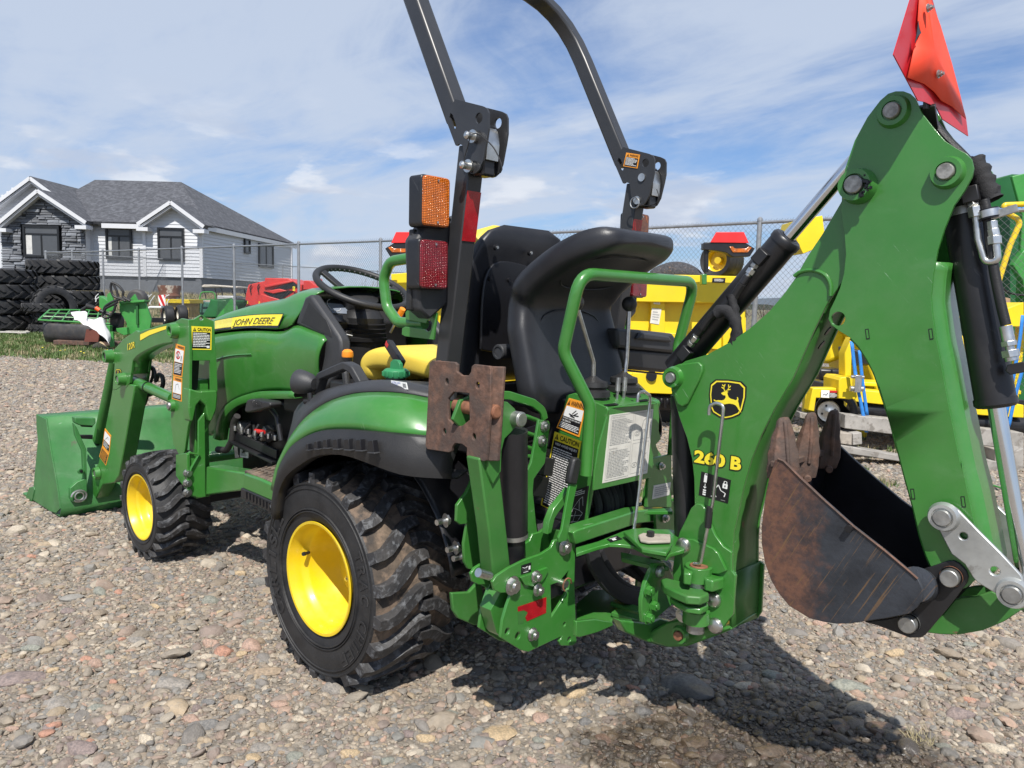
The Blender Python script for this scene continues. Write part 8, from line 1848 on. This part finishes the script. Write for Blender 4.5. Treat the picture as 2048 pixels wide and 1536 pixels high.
# pivot stack
PX = onY(Q('B2', [(488, 1100)])[0], .108); px_, py_ = PX.x, PX.y
def zz(y): return onY(Q('B2', [(488, y)])[0], py_).z
g = G(); g.lathe([(zz(1140), .034), (zz(1068), .034), (zz(1068), .024), (zz(1075), .023), (zz(1075), .0001)], (px_, py_, 0), (0, 0, 1), 30, GREEN); g.lathe([(zz(1072), .023), (zz(1064), .022), (zz(1064), .012), (zz(1070), .0001)], (px_, py_, 0), (0, 0, 1), 24, RUSTB); sp1 = g.obj('swing_pivot', None, TR, bevel=.001)
G().cyl((px_, py_, zz(1400)), (px_, py_, zz(1090)), .0225, n=24).obj('swing_pin', STL, TR)
def thickarm(pts, z, t, nm, mat=GREEN): return G().plate([onZ(p, z) for p in Q('B2', pts)], (0, 0, -t)).obj(nm, mat, TR, bevel=.004)
z1 = zz(1180)
thickarm([(300, 1135), (330, 1128), (420, 1150), (500, 1165), (535, 1185), (540, 1210), (500, 1225), (430, 1220), (370, 1195), (320, 1170)], z1+.005, .022, 'swing_arm', GREEND)
z2 = zz(1245)
thickarm([(345, 1222), (370, 1215), (440, 1240), (530, 1245), (538, 1262), (500, 1285), (430, 1275), (380, 1250)], z2+.005, .016, 'swing_arm')
g = G(); g.lathe([(zz(1352), .034), (zz(1290), .034), (zz(1285), .022)], (px_, py_, 0), (0, 0, 1), 28, GREEN); g.obj('swing_pivot', None, TR)
thickarm([(415, 1060), (455, 1045), (470, 1075), (455, 1110), (415, 1105)], zz(1080), .03, 'pivot_ear'); thickarm([(515, 1100), (560, 1080), (615, 1100), (612, 1130), (560, 1145), (520, 1135)], zz(1105), .03, 'pivot_ear')
for (x, y) in ((414, 970), (563, 1236), (572, 1366)):
    p = onY(Q('B2', [(x, y)])[0], YBm+.022 if y < 1000 else YBm+.013); g = G(); g.lathe([(0, .021), (.003, .021), (.009, .017), (.012, .008), (.0125, .0001)], p, (0, 1, 0), 22); g.obj('dome_bolt', ZINC, TR)
bolt(onY(Q('B2', [(408, 1315)])[0], YBm+.02), (0, 1, 0), TR, .014)
G().cyl(onY(Q('B2', [(325, 1070)])[0], .06), onY(Q('B2', [(350, 1070)])[0], -.05), .016, n=16).obj('stop_pin', STL, TR)
# ---- boom lift cylinder, dark tubes
g = G(); g.cyl(onY((1366, 790), 0), onY((1374, 1085), 0), .033, n=24); g.cyl(onY((1384, 900), -.03), onY((1390, 1085), -.03), .02, n=20); g.obj('lift_cylinder', BLK, TR)
# ---- console
cy = .135
cs = Q('B1', [(725, 225), (765, 213), (925, 283), (932, 300), (885, 480), (866, 600), (855, 692), (822, 870), (640, 912), (600, 800)])
g = G().plate([onY(p, cy) for p in cs], (0, -.008, 0)); con = g.obj('control_console', GREEN, TR, bevel=.002)
G().plate([onY(p, cy-.008) for p in cs[:7]+Q('B1', [(640, 655)])], (0, -2*cy+.008, 0)).obj('console_box', GREEN, TR, bevel=.003)
g = G().plate([onX(p, -.705) for p in Q('B1', [(934, 290), (1180, 263), (1186, 330), (1184, 400), (1195, 440), (1160, 480), (1152, 600), (1148, 632), (860, 697), (866, 600), (885, 480), (932, 310)])], (.006, 0, 0)); cpn = g.obj('console_rear_panel', GREEN, TR, bevel=.0015)
d = lab('B1', [(940, 322), (1155, 292), (1125, 610), (903, 660)], lambda p: onX(p, -.705), WHTD, n=(-1, 0, 0))
d.text('INSTALLATION', .06, .035, .34, .06, GRYP, 2); d.lines(.06, .08, .52, .47, 17, GRYP, 2, .35, 8); d.text('REMOVAL', .06, .50, .24, .525, GRYP, 2); d.lines(.06, .545, .52, .95, 18, GRYP, 2, .35, 9)
for (a, b, c_, e) in ((.04, .02, .54, .97), (.58, .03, .96, .44), (.58, .49, .96, .95)):
    for L_ in ([(a, b), (c_, b)], [(c_, b), (c_, e)], [(c_, e), (a, e)], [(a, e), (a, b)]): stroke(d, L_, .005, GRYP, 1)
for (cx_, cy_, r) in ((.66, .34, .06), (.66, .34, .03), (.66, .82, .06), (.66, .82, .02), (.86, .30, .03)): stroke(d, [(cx_+r*math.cos(a*.5), cy_+r*.62*math.sin(a*.5)) for a in range(14)], .006, GRYP, 2)
for L_ in ([(.74, .30), (.78, .16), (.88, .10), (.90, .26), (.80, .34)], [(.78, .16), (.76, .30), (.9, .3)], [(.72, .80), (.80, .60), (.84, .74), (.92, .66), (.90, .86), (.76, .88)], [(.80, .60), (.78, .84)]): stroke(d, L_, .007, GRYP, 2)
d.obj(cpn, 'instruction_label')
fy = lambda p: onY(p, cy+.001)
d = lab('B1', [(740, 238), (826, 262), (790, 432), (677, 385)], fy, OLB, n=(0, 1, 0))
d.text('WARNING', .22, .05, .98, .20, BKP, 2, .02); warn(d, .04, .04, .19, .20, 2, BKP, OLB); d.rect(.05, .24, .95, .56, WHT, 1); d.rect(.05, .56, .95, .95, BKP, 1); d.text('AVOID CRUSH INJURY', .08, .585, .92, .64, WHT, 2, .01); d.text('OR DEATH', .08, .66, .5, .715, WHT, 2, .01); d.lines(.08, .75, .92, .93, 4, WHT, 2, .5, 4)
for L_ in ([(.3, .45), (.5, .48), (.7, .36)], [(.45, .44), (.6, .3)], [(.38, .5), (.62, .52)], [(.55, .46), (.78, .44)]): stroke(d, L_, .035, BKP, 2)
d.obj(con, 'warning_label')
d = lab('B1', [(668, 404), (800, 452), (735, 840), (600, 768)], fy, YLB, n=(0, 1, 0))
d.text('CAUTION', .25, .02, .95, .085, BKP, 2, .02); warn(d, .06, .015, .20, .085, 2); d.rect(.04, .105, .96, .985, BKP, 1); d.text('HELP AVOID INJURY', .12, .125, .92, .165, WHT, 2, .012); d.lines(.08, .19, .92, .96, 26, WHT, 2, .45, 12); d.obj(con, 'caution_label')
d = lab('B1', [(690, 720), (838, 672), (812, 862), (652, 888)], lambda p: onY(p, cy+.004), BKP, n=(0, 1, 0))
stroke(d, [(.1, .9), (.2, .6), (.35, .8)], .008, WHT, 1); d.lines(.5, .05, .9, .2, 3, WHT, 2, .4)
for L_ in ([(.5, .8), (.6, .5), (.75, .3), (.8, .6), (.92, .7), (.8, .9), (.55, .88)], [(.75, .3), (.85, .25), (.9, .5)], [(.6, .5), (.8, .6)], [(.5, .7), (.9, .75)], [(.65, .9), (.7, .6)]): stroke(d, L_, .008, WHT, 1)
d.obj(con, 'diagram_label')
# labels on the console top
for q4 in ([(885, 255), (930, 250), (985, 270), (915, 278)], [(1060, 232), (1100, 232), (1135, 250), (1090, 255)], [(910, 205), (940, 205), (975, 225), (930, 228)], [(640, 1), (0, 0), (0, 0), (0, 0)]):
    if q4[1] == (0, 0): continue
    zt_ = onX(Q('B1', [(1000, 275)])[0], -.70).z+.004
    d = lab('B1', q4, lambda p: onZ(p, zt_), BKP, n=(0, 0, 1)); d.lines(.15, .2, .8, .8, 3, WHT, 1, .4, 2); d.obj(con, 'function_label')
G().plate([onZ(p, onX(Q('B1', [(1000, 275)])[0], -.70).z+.001) for p in Q('B1', [(725, 226), (1050, 195), (1175, 262), (930, 284)])], (0, 0, -.004)).obj('console_top', GREEN, TR, bevel=.001)
# levers
def lever(reg, base, top, knee, xk, nm='control_lever'):
    b, t, k = [onX(p, xk) for p in Q(reg, [base, top, knee])]; g = G()
    g.lathe([(-.050, .048), (-.046, .053), (-.030, .053), (-.026, .043), (-.022, .043), (-.017, .049), (-.002, .048), (.002, .037), (.006, .037), (.011, .042), (.024, .040), (.028, .026), (.036, .013), (.040, .009)], b, (0, 0, 1), 28, PLA)
    g.tube([b, k, t], .0062, 12, fr=.04, mat=ZINC); g.ball(t, .0225, 22, mat=PLA); return g.obj(nm, None, TR, smooth=50)
lever('A5', (1300, 1120), (1190, 560), (1302, 940), -.615); lever('A5', (1495, 1090), (1532, 570), (1515, 920), -.615)
for (x, y) in ((1462, 1040), (1505, 1040)):
    a, b = onX(Q('A5', [(x-12, 1185)])[0], -.655), onX(Q('A5', [(x, y)])[0], -.655); g = G(); g.cyl(a, a.lerp(b, .45), .0045, n=10, mat=ZINC); g.cyl(a.lerp(b, .4), b, .0075, .0065, 12, STL); g.obj('stabiliser_lever', None, TR)
for (x0_, x1_) in ((1435, 1490), (1480, 1550)): p, q = onZ(Q('A5', [(x0_, 1165)])[0], zt_+.0), onZ(Q('A5', [(x1_, 1192)])[0], zt_+.0); G().bar(p, q, .007, .004).obj('lever_slot', BKP, con)
# handle loop
lw = .28
hl = [onY((1172, 950), .215), onY((1181, 812), .215), onY((1127, 702), lw-.01), onX((1136, 640), -.70)]
tl_, tr_ = Vector((-.712, lw, onX((1165, 550), -.712).z)), Vector((-.712, -lw, onX((1395, 562), -.712).z))
zt_ = (tl_.z+tr_.z)/2; 
L_ = [onY((1172, 950), .215), onY((1181, 812), .215), onY((1126, 703), lw), Vector((-.712, lw, zt_)), Vector((-.712, -lw, zt_))]
k3 = L_[2]; L_ += [Vector((k3.x, -lw, k3.z)), Vector((L_[1].x, -.215, L_[1].z)), Vector((L_[0].x, -.215, L_[0].z))]
G().tube(L_, .0165, 16, fr=[0, .06, .06, .055, .055, .06, .06, 0]).obj('hand_rail', GREEN, TR)
# backhoe seat
pf = [onY(p, .225) for p in [(1054, 838), (1046, 770), (1034, 700), (1025, 645), (1024, 605), (1044, 568), (1084, 532), (1130, 500), (1180, 476), (1215, 468)]]
pr = prof([(p.x, p.z) for p in pf], 34); nb = len(pr)
hw_ = []
for i in range(nb):
    t = i/(nb-1); w = .232
    if t < .12: w = .15+.082*math.sqrt(max(0, 1-(1-t/.12)**2))
    if .36 < t < .62: w = .232-.016*math.sin((t-.36)/.26*PI)
    if t > .5: u = (t-.5)/.5; w = .232-.036*u-(.075*(1-math.sqrt(max(0, 1-((t-.7)/.3)**2))) if t > .7 else 0)
    hw_.append(w)
def rseat(pr, hw, th):
    rows = []; n = len(pr)
    for i, (x, z) in enumerate(pr):
        a = Vector(pr[max(0, i-1)]); b = Vector(pr[min(n-1, i+1)]); d = (b-a).normalized(); nr = Vector((-d.y, d.x))      # towards -x
        e = min(i, n-1-i)/(n-1); tk = th*(.35+.65*min(1, math.sin(min(1, e*9)*PI/2))); w = hw[i]; row = []
        t = i/(n-1); rec = .012 if .08 < t < .92 else 0
        for y_, off in ((-1, -1), (-1, 0), (-.985, .55), (-.93, .92), (-.80, 1.0), (-.66, .80), (-.5, .62), (-.2, .58), (.2, .58), (.5, .62), (.66, .80), (.80, 1.0), (.93, .92), (.985, .55), (1, 0), (1, -1), (.6, -1), (0, -1), (-.6, -1)):
            if off > 0 and abs(y_) < .75: off = 1-(1-off)*(1 if .1 < t < .9 else .3)
            row.append(Vector((x+nr.x*tk*off/2, y_*w+.033*max(0, t-.5)*2, z+nr.y*tk*off/2)))
        rows.append(row)
    g = G().grid(rows, None, True); m = len(rows[0]); g.add(rows[0], [tuple(range(m))]); g.add(rows[-1], [tuple(range(m))[::-1]]); return g
o = rseat(pr, hw_, .080).obj('backhoe_seat', VIN, TR, fix=True, smooth=70)
md = o.modifiers.new('soft', 'SUBSURF'); md.levels = 1; md.render_levels = 1
# seat piping seam
def seatpt(t, y, off):
    i = min(nb-2, int(t*(nb-1))); a, b = Vector(pr[i]), Vector(pr[i+1]); d = (b-a).normalized(); nr = Vector((-d.y, d.x)); p = a.lerp(b, t*(nb-1)-i); return Vector((p.x+nr.x*off, y, p.y+nr.y*off))
g = G(); loop = []
for k in range(33):
    a = 2*PI*k/32; loop.append(seatpt(.25+.19*math.sin(a), .17*math.copysign(abs(math.cos(a))**.6, math.cos(a)), .0285))
g.tube(loop, .0022, 6, caps=False)
loop = []
for k in range(33):
    a = 2*PI*k/32; loop.append(seatpt(.73+.14*math.sin(a), .16*math.copysign(abs(math.cos(a))**.6, math.cos(a)), .0285))
g.tube(loop, .0022, 6, caps=False); g.obj('seat_seam', VIN, o)
G().box((-.50, 0, .80), (.14, .20, .16)).obj('seat_pedestal', BLK, TR, bevel=.01)
G().box((-.42, 0, .865), (.16, .36, .03)).obj('seat_frame', BLK, TR, bevel=.004)
g = G()
for yy in (.17, .08, -.05): g.bar((-.36, yy, .74), (-.52, yy, .80), .02, .03)
g.obj('seat_support', BLK, TR, bevel=.002)
# tool box on the right fender
xb_ = -.50
P = [onX(p, xb_) for p in Q('A5', [(1470, 850), (1835, 880), (1800, 985), (1760, 1010), (1490, 985)])]
tb = G().plate(P, (.20, 0, 0)).obj('tool_box', PLA, TR, bevel=.012)
P = [onX(p, xb_-.012) for p in Q('A5', [(1455, 725), (1600, 735), (1810, 758), (1840, 800), (1855, 815), (1848, 870), (1835, 885), (1460, 850)])]
G().plate(P, (.22, 0, 0)).obj('tool_box_lid', PLAG, tb, bevel=.010)
P = [onX(p, xb_-.024) for p in Q('A5', [(1610, 750), (1790, 775), (1810, 815), (1580, 795)])]; G().plate(P, (.014, 0, 0)).obj('lid_panel', PLAG, tb, bevel=.008)
G().plate([onX(p, xb_+.02) for p in Q('A5', [(1440, 980), (1680, 1005), (1800, 1018), (1800, 1030), (1680, 1018), (1440, 995)])], (.12, 0, 0)).obj('tool_box_shelf', BLK, TR, bevel=.002)
G().span((-.30, -.56, .80), (-.12, -.30, .90)).obj('shelf_bracket', BLK, TR, bevel=.005)

# ---- stabiliser (left, mirrored)
SB = []
g = G(); 
lt, lb_ = Q('B1', [(252, 540), (395, 620)]), Q('B1', [(340, 1105), (450, 1092)])
g = G().plate([onX(p, -.655) for p in Q('B1', [(325, 520), (400, 530), (398, 610), (415, 760), (452, 1095), (390, 1160), (362, 1110), (342, 900), (292, 540)])], (.045, 0, 0)); sl_ = g.obj('stabiliser_leg', GREEND, TR, bevel=.004); SB.append(sl_)
padH = [[(138, 240), (165, 208), (243, 214), (246, 345), (205, 378), (165, 372), (140, 345)]]
po = Q('B1', [(60, 52), (170, 60), (183, 72), (182, 108), (205, 126), (240, 127), (252, 108), (256, 80), (268, 71), (345, 80), (350, 95), (347, 300), (328, 548), (315, 552), (242, 536), (230, 522), (232, 485), (208, 466), (172, 462), (158, 480), (155, 502), (143, 508), (36, 492), (26, 475), (38, 250), (46, 66)])
YP = .56
P = [onY(p, YP) for p in po]; hs_ = [[onY(p, YP) for p in Q('B1', padH[0])]]
for (x, y) in ((133, 157), (285, 176), (121, 405), (267, 430)): hs_.append(circ(onY(Q('B1', [(x, y)])[0], YP), .0085, XA*.75, ZA, 12))
g = G().plate(P, (0, -.009, 0), hs_); pad = g.obj('stabiliser_pad', RUST, TR, bevel=.0015); SB.append(pad)
g = G()
for pts in ([(283, 78), (345, 80), (352, 95), (325, 552), (295, 548), (270, 540)],): pass
a, b = onY(Q('B1', [(318, 80)])[0], YP), onY(Q('B1', [(290, 548)])[0], YP)
g.hexa([a+YA*0, a-YA*.03-XA*.035, b-YA*.03-XA*.035, b, a-YA*.008, a-YA*.038-XA*.035, b-YA*.038-XA*.035, b-YA*.008]); SB.append(g.obj('pad_flange', RUST, TR, bevel=.002))
a, b = onY(Q('B1', [(62, 55)])[0], YP), onY(Q('B1', [(36, 490)])[0], YP)
g = G().hexa([a, a-YA*.035+XA*.015, b-YA*.035+XA*.015, b, a-YA*.006-XA*.004, a-YA*.04+XA*.010, b-YA*.04+XA*.010, b-YA*.006-XA*.004]); SB.append(g.obj('pad_flange', RUST, TR, bevel=.002))
gu = Q('B1', [(345, 250), (395, 250), (435, 258), (470, 290), (487, 330), (480, 375), (450, 410), (420, 440), (405, 500), (402, 600), (362, 665), (335, 600), (345, 400)])
g = G().plate([onX(p, -.664) for p in gu], (.010, 0, 0)); SB.append(g.obj('leg_gusset', GREEND, TR, bevel=.0015))
gu = Q('B1', [(140, 240), (205, 240), (262, 225), (330, 240), (340, 300), (330, 420), (240, 345), (205, 375), (165, 330)])
g = G().plate([onX(p, -.58) for p in Q('B1', [(165, 345), (200, 250), (260, 225), (345, 250), (345, 420), (250, 450), (200, 380)])], (.010, 0, 0)); SB.append(g.obj('leg_gusset', GREEND, TR, bevel=.0015))
for (x, y, r, m_, xx) in ((350, 302, .017, RUSTB, -.665), (472, 340, .019, STL, -.665)):
    p = onX(Q('B1', [(x, y)])[0], xx); g = G(); g.cyl(p+XA*.12, p-XA*.022, r, n=22, mat=m_); g.cyl(p-XA*.022, p-XA*.024, r*.93, r*.8, 22, m_); SB.append(g.obj('pad_pin', None, TR, bevel=.0015))
ca_, cb2 = onX(Q('B1', [(455, 400)])[0], -.64), onX(Q('B1', [(468, 1060)])[0], -.62)
g = G(); g.cyl(ca_, ca_.lerp(cb2, .76), .040, .036, 26, BLK); g.lathe([(0, .037), (.012, .037)], ca_.lerp(cb2, .755), (cb2-ca_), 26, STL); g.cyl(ca_.lerp(cb2, .76), cb2, .030, .026, 24, BLK); SB.append(g.obj('stabiliser_cylinder', None, TR))
# strap plate with two bolts and curved guard bars
g = G().plate([onX(p, -.60) for p in Q('B1', [(590, 345), (640, 352), (645, 370), (620, 560), (578, 620), (565, 640), (560, 700), (575, 850), (596, 1000), (490, 1045), (482, 850), (480, 800), (512, 640), (552, 560), (568, 470)])], (.008, 0, 0)); SB.append(g.obj('side_strap', GREEN, TR, bevel=.0015))
for (x, y) in ((616, 378), (604, 450)): SB.append(bolt(onX(Q('B1', [(x, y)])[0], -.601), (-1, 0, 0), TR, .012))
bars = G().tube([onX(p, -.57) for p in Q('B1', [(345, 222), (440, 225), (560, 262), (608, 300), (618, 345)])], 0, fr=.04, sec=[(-.004, -.011), (.004, -.011), (.004, .011), (-.004, .011)], up=XA)
SB.append(bars.obj('guard_bar', GREEN, TR, bevel=.002))
for (y0_, y1_) in ((318, 352), (400, 430), (470, 500), (515, 530)): SB.append(G().tube([onX(p, -.56) for p in Q('B1', [(480, y0_), (530, y0_+12), (590, y1_)])], .006, 10, fr=.02).obj('guard_bar', GREEN, TR))
# main side plates
mp_ = Q('B1', [(380, 1120), (440, 1080), (520, 1040), (600, 1012), (650, 980), (665, 945), (700, 935), (738, 905), (758, 898), (770, 915), (770, 1010), (766, 1150), (772, 1330), (777, 1450), (755, 1466), (700, 1466), (690, 1445), (705, 1418), (640, 1448), (537, 1497), (500, 1488), (400, 1425), (410, 1340), (430, 1270), (455, 1200), (400, 1205), (370, 1190), (360, 1150)])
hole = [onX(p, XF) for p in Q('B1', [(648, 1165), (690, 1150), (738, 1092), (738, 1180), (700, 1250), (652, 1325)])]
hh = [hole]+[circ(onX(Q('B1', [c])[0], XF), r, YA, ZA, 12) for c, r in (((485, 1417), .010), ((740, 1435), .008), ((433, 1395), .009), ((716, 1360), .006))]
g = G().plate([onX(p, XF) for p in mp_], (.009, 0, 0), hh); mpl = g.obj('stabiliser_mount_plate', GREEN, TR, bevel=.0015); SB.append(mpl)
P = [onX(p, XF)+XA*.075 for p in mp_]; g = G().plate(P, (.009, 0, 0)); SB.append(g.obj('stabiliser_mount_plate', GREEN, TR, bevel=.0015))
g = G().plate([onX(p, XF)+Vector((.01, -.004, 0)) for p in Q('B1', [(745, 915), (765, 915), (772, 1330), (748, 1340)])], (.065, 0, 0)); SB.append(g.obj('mount_web', GREEN, TR, bevel=.001))
g = G().plate([onX(p, XF+.03) for p in Q('B1', [(400, 1200), (455, 1200), (420, 1330), (398, 1420), (380, 1400), (350, 1290)])], (.04, 0, 0)); SB.append(g.obj('mount_web', GREEN, TR, bevel=.001))
g = G().plate([onX(p, XF-.008) for p in Q('B1', [(500, 1128), (632, 1078), (640, 1090), (620, 1130), (600, 1155), (560, 1172), (520, 1165)])], (.008, 0, 0)); SB.append(g.obj('mount_doubler', GREEN, TR, bevel=.001))
for (x, y, r) in ((457, 1167, .018), (572, 1122, .012), (582, 1188, .0125), (556, 1408, .013), (715, 976, .017)): bolt(onX(Q('B1', [(x, y)])[0], XF-(.010 if (x, y) in ((572, 1122), (582, 1188)) else .001)), (-1, 0, 0), TR, r, ZINC, h=.012)
p = onX(Q('B1', [(345, 1120)])[0], -.665); q = onX(Q('B1', [(288, 1103)])[0], -.665); G().cyl(p, q+(q-p)*.0, .011, n=18).obj('cross_pin', ZINC, TR)
g = G().plate([onX(p, -.60) for p in Q('B1', [(285, 1105), (300, 1080), (330, 1065), (350, 1100), (352, 1200), (350, 1290), (395, 1420), (370, 1400), (322, 1370), (316, 1335), (338, 1290), (332, 1180), (300, 1160), (285, 1135)])], (.008, 0, 0), [circ(onX(Q('B1', [(346, 1362)])[0], -.60), .008, YA, ZA, 12)]); SB.append(g.obj('side_ear', GREEN, TR, bevel=.001))
# red reflector, torn corner, pictogram
d = lab('B1', [(485, 1275), (627, 1225), (625, 1303), (520, 1345)], lambda p: onX(p, XF), REDR, n=(-1, 0, 0), skin=False)
g = G().plate([onX(p, XF-.0012) for p in Q('B1', [(485, 1274), (627, 1225), (625, 1303), (530, 1345), (522, 1325), (535, 1300), (515, 1290), (486, 1296)])], (.001, 0, 0)); g.obj('red_reflector', REDR, mpl)
g = G().plate([onX(p, XF-.0010) for p in Q('B1', [(486, 1297), (515, 1291), (533, 1302), (520, 1330), (512, 1352), (487, 1358)])], (.001, 0, 0)); g.obj('torn_backing', GREEND, mpl)
d = lab('B1', [(502, 1068), (550, 1052), (549, 1098), (500, 1112)], lambda p: onX(p, XF), BKP, n=(-1, 0, 0)); stroke(d, [(.1, .25), (.35, .4), (.6, .25), (.5, .45)], .05, WHT, 1); d.rect(.72, .3, .9, .7, WHT, 1); stroke(d, [(.2, .85), (.7, .85)], .05, WHT, 1); d.obj(mpl, 'pictogram_label')
d = lab('B1', [(925, 940), (975, 922), (1003, 938), (945, 955)], lambda p: onZ(p, .535), BKP, n=(0, 0, 1)); d.rect(.3, .4, .6, .8, WHT, 1); stroke(d, [(.2, .2), (.8, .3)], .08, WHT, 1); d.obj(TR, 'pictogram_label')
# lynch pin
c = onX(Q('B1', [(712, 1157)])[0], XF-.012); g = G(); g.cyl(c+XA*.03, c-XA*.01, .010, n=16, mat=ZINC); g.tube([c+YA*math.cos(a)*.017+ZA*math.sin(a)*.017-XA*.012 for a in [k*.3-1 for k in range(15)]], .0022, 6, mat=RUSTB); g.obj('lynch_pin', None, TR)
# lock lever with black grip
g = G().plate([onX(p, -.70) for p in Q('B1', [(745, 660), (780, 668), (760, 760), (735, 905), (728, 945), (690, 955), (688, 930), (705, 890), (722, 790)])], (.008, 0, 0)); SB.append(g.obj('lock_lever', GREEN, TR, bevel=.0015))
g = G().plate([onX(p, -.706) for p in Q('B1', [(765, 545), (780, 532), (798, 538), (803, 560), (786, 640), (778, 672), (742, 665), (748, 620)])], (.020, 0, 0)); SB.append(g.obj('lever_grip', PLA, TR, bevel=.006))
g = G().plate([onX(p, -.66) for p in Q('B1', [(632, 915), (640, 850), (665, 785), (745, 685), (742, 735), (690, 800), (668, 835), (652, 905)])], (.02, 0, 0)); SB.append(g.obj('brace_strap', GREEN, TR, bevel=.0015))
# foot box with grip tape
g = G().plate([onZ(p, .52) for p in Q('B1', [(555, 735), (600, 735), (665, 800), (650, 915), (590, 912)])], (0, 0, -.03)); SB.append(g.obj('foot_rest', GREEN, TR, bevel=.002))
g = G().plate([onZ(p, .5215) for p in Q('B1', [(573, 818), (640, 812), (632, 905), (585, 898)])], (0, 0, -.001)); SB.append(g.obj('grip_pad', GRIP, TR))
# side plate by the tyre and axle link
g = G().plate([onX(p, -.50) for p in Q('B1', [(185, 770), (235, 700), (262, 640), (285, 760), (305, 900), (335, 1060), (300, 1090), (240, 1085), (222, 1050), (218, 960), (235, 860), (200, 865), (182, 850)])], (.010, 0, 0)); SB.append(g.obj('three_point_bracket', GREEN, TR, bevel=.0015))
g = G().plate([onX(p, -.50) for p in Q('B1', [(158, 1205), (245, 1200), (300, 1140), (320, 1230), (310, 1360), (270, 1365), (190, 1330), (165, 1290)])], (.012, 0, 0)); SB.append(g.obj('lower_hitch_plate', GREEND, TR, bevel=.003))
for (x, y) in ((175, 980), (125, 845), (205, 1023)): p = onX(Q('B1', [(x, y)])[0], -.44); G().cyl(p, p+YA*.03, .008, n=12).obj('link_bolt', ZINC, TR); bolt(p, (-.3, -1, 0), TR, .014)
mirror([o for o in SB if o.type == 'MESH' and not o.name.startswith(('pad', 'stabiliser_pad', 'leg_gusset', 'stabiliser_leg', 'stabiliser_cylinder', 'guard_bar', 'side_strap', 'bolt'))])
# under-console hoses
rr_ = random.Random(3); g = G()
for k in range(9):
    t = k/8; top_p = onX(Q('B1', [(835+t*225, 690-t*25)])[0], -.60); bot = onX(Q('B1', [(850+t*190+rr_.uniform(-10, 10), 850-t*40)])[0], -.60); m = top_p.lerp(bot, .5)+Vector((-.02-.015*rr_.random(), rr_.uniform(-.02, .02), 0)); g.tube(crom([top_p+ZA*.03, m, bot-ZA*.05], 12), .013, 8)
g.obj('console_hoses', FAB, TR)
g = G()
for k, pts in enumerate(([(850, 985), (870, 1060), (930, 1150), (1010, 1210), (1105, 1235)], [(870, 985), (900, 1050), (960, 1130), (1040, 1180), (1110, 1200)], [(1010, 1000), (1060, 1060), (1110, 1110), (1130, 1160)], [(900, 985), (950, 1040), (1040, 1100), (1110, 1140)])):
    g.tube(crom([onX(p, -.71+.03*k) for p in Q('B1', pts)], 20), .017, 10, sec=[(-.022, -.008), (0, -.012), (.022, -.008), (.024, 0), (.022, .008), (0, .012), (-.022, .008), (-.024, 0)])
g.obj('swing_hoses', FAB, TR, smooth=50)
G().box((-.62, 0, .42), (.10, .62, .10)).obj('lower_crossbar', BKP, TR, bevel=.01)
G().box((-.45, 0, .45), (.30, .30, .22)).obj('rear_housing', BKP, TR, bevel=.02)
g = G()
for k in range(14):
    p = Vector((-.35-.22*rr_.random(), .12+.22*rr_.random(), .35+.42*rr_.random())); G().box(p, [.03+.05*rr_.random() for _ in range(3)], Matrix.Rotation(rr_.random(), 3, 'X'), rr_.choice([BLK, PLA, BKP])).obj('linkage_part', None, TR, bevel=.003)
# hook rods
def rod(reg, pts, fn, r, nm, fr=.016):
    return G().tube([fn(p) for p in Q(reg, pts)], r, 10, fr=fr).obj(nm, ZINC if nm == 'lock_rod' else STL, TR)
PYR = YBm+.045
rod('B2', [(540, 322), (543, 275), (575, 262), (612, 275), (608, 330), (560, 750), (498, 1062), (465, 1058)], lambda p: onY(p, PYR), .0045, 'lock_rod')
a, b = [onY(p, PYR) for p in Q('B2', [(545, 778), (535, 880)])]; G().tube([a, b], .0085, 10).obj('rod_grip', HOSE, TR)
rod('B2', [(186, 258), (190, 212), (220, 206), (248, 225), (247, 262), (196, 680), (166, 905), (132, 905)], lambda p: onX(p, -.765), .0045, 'lock_rod')
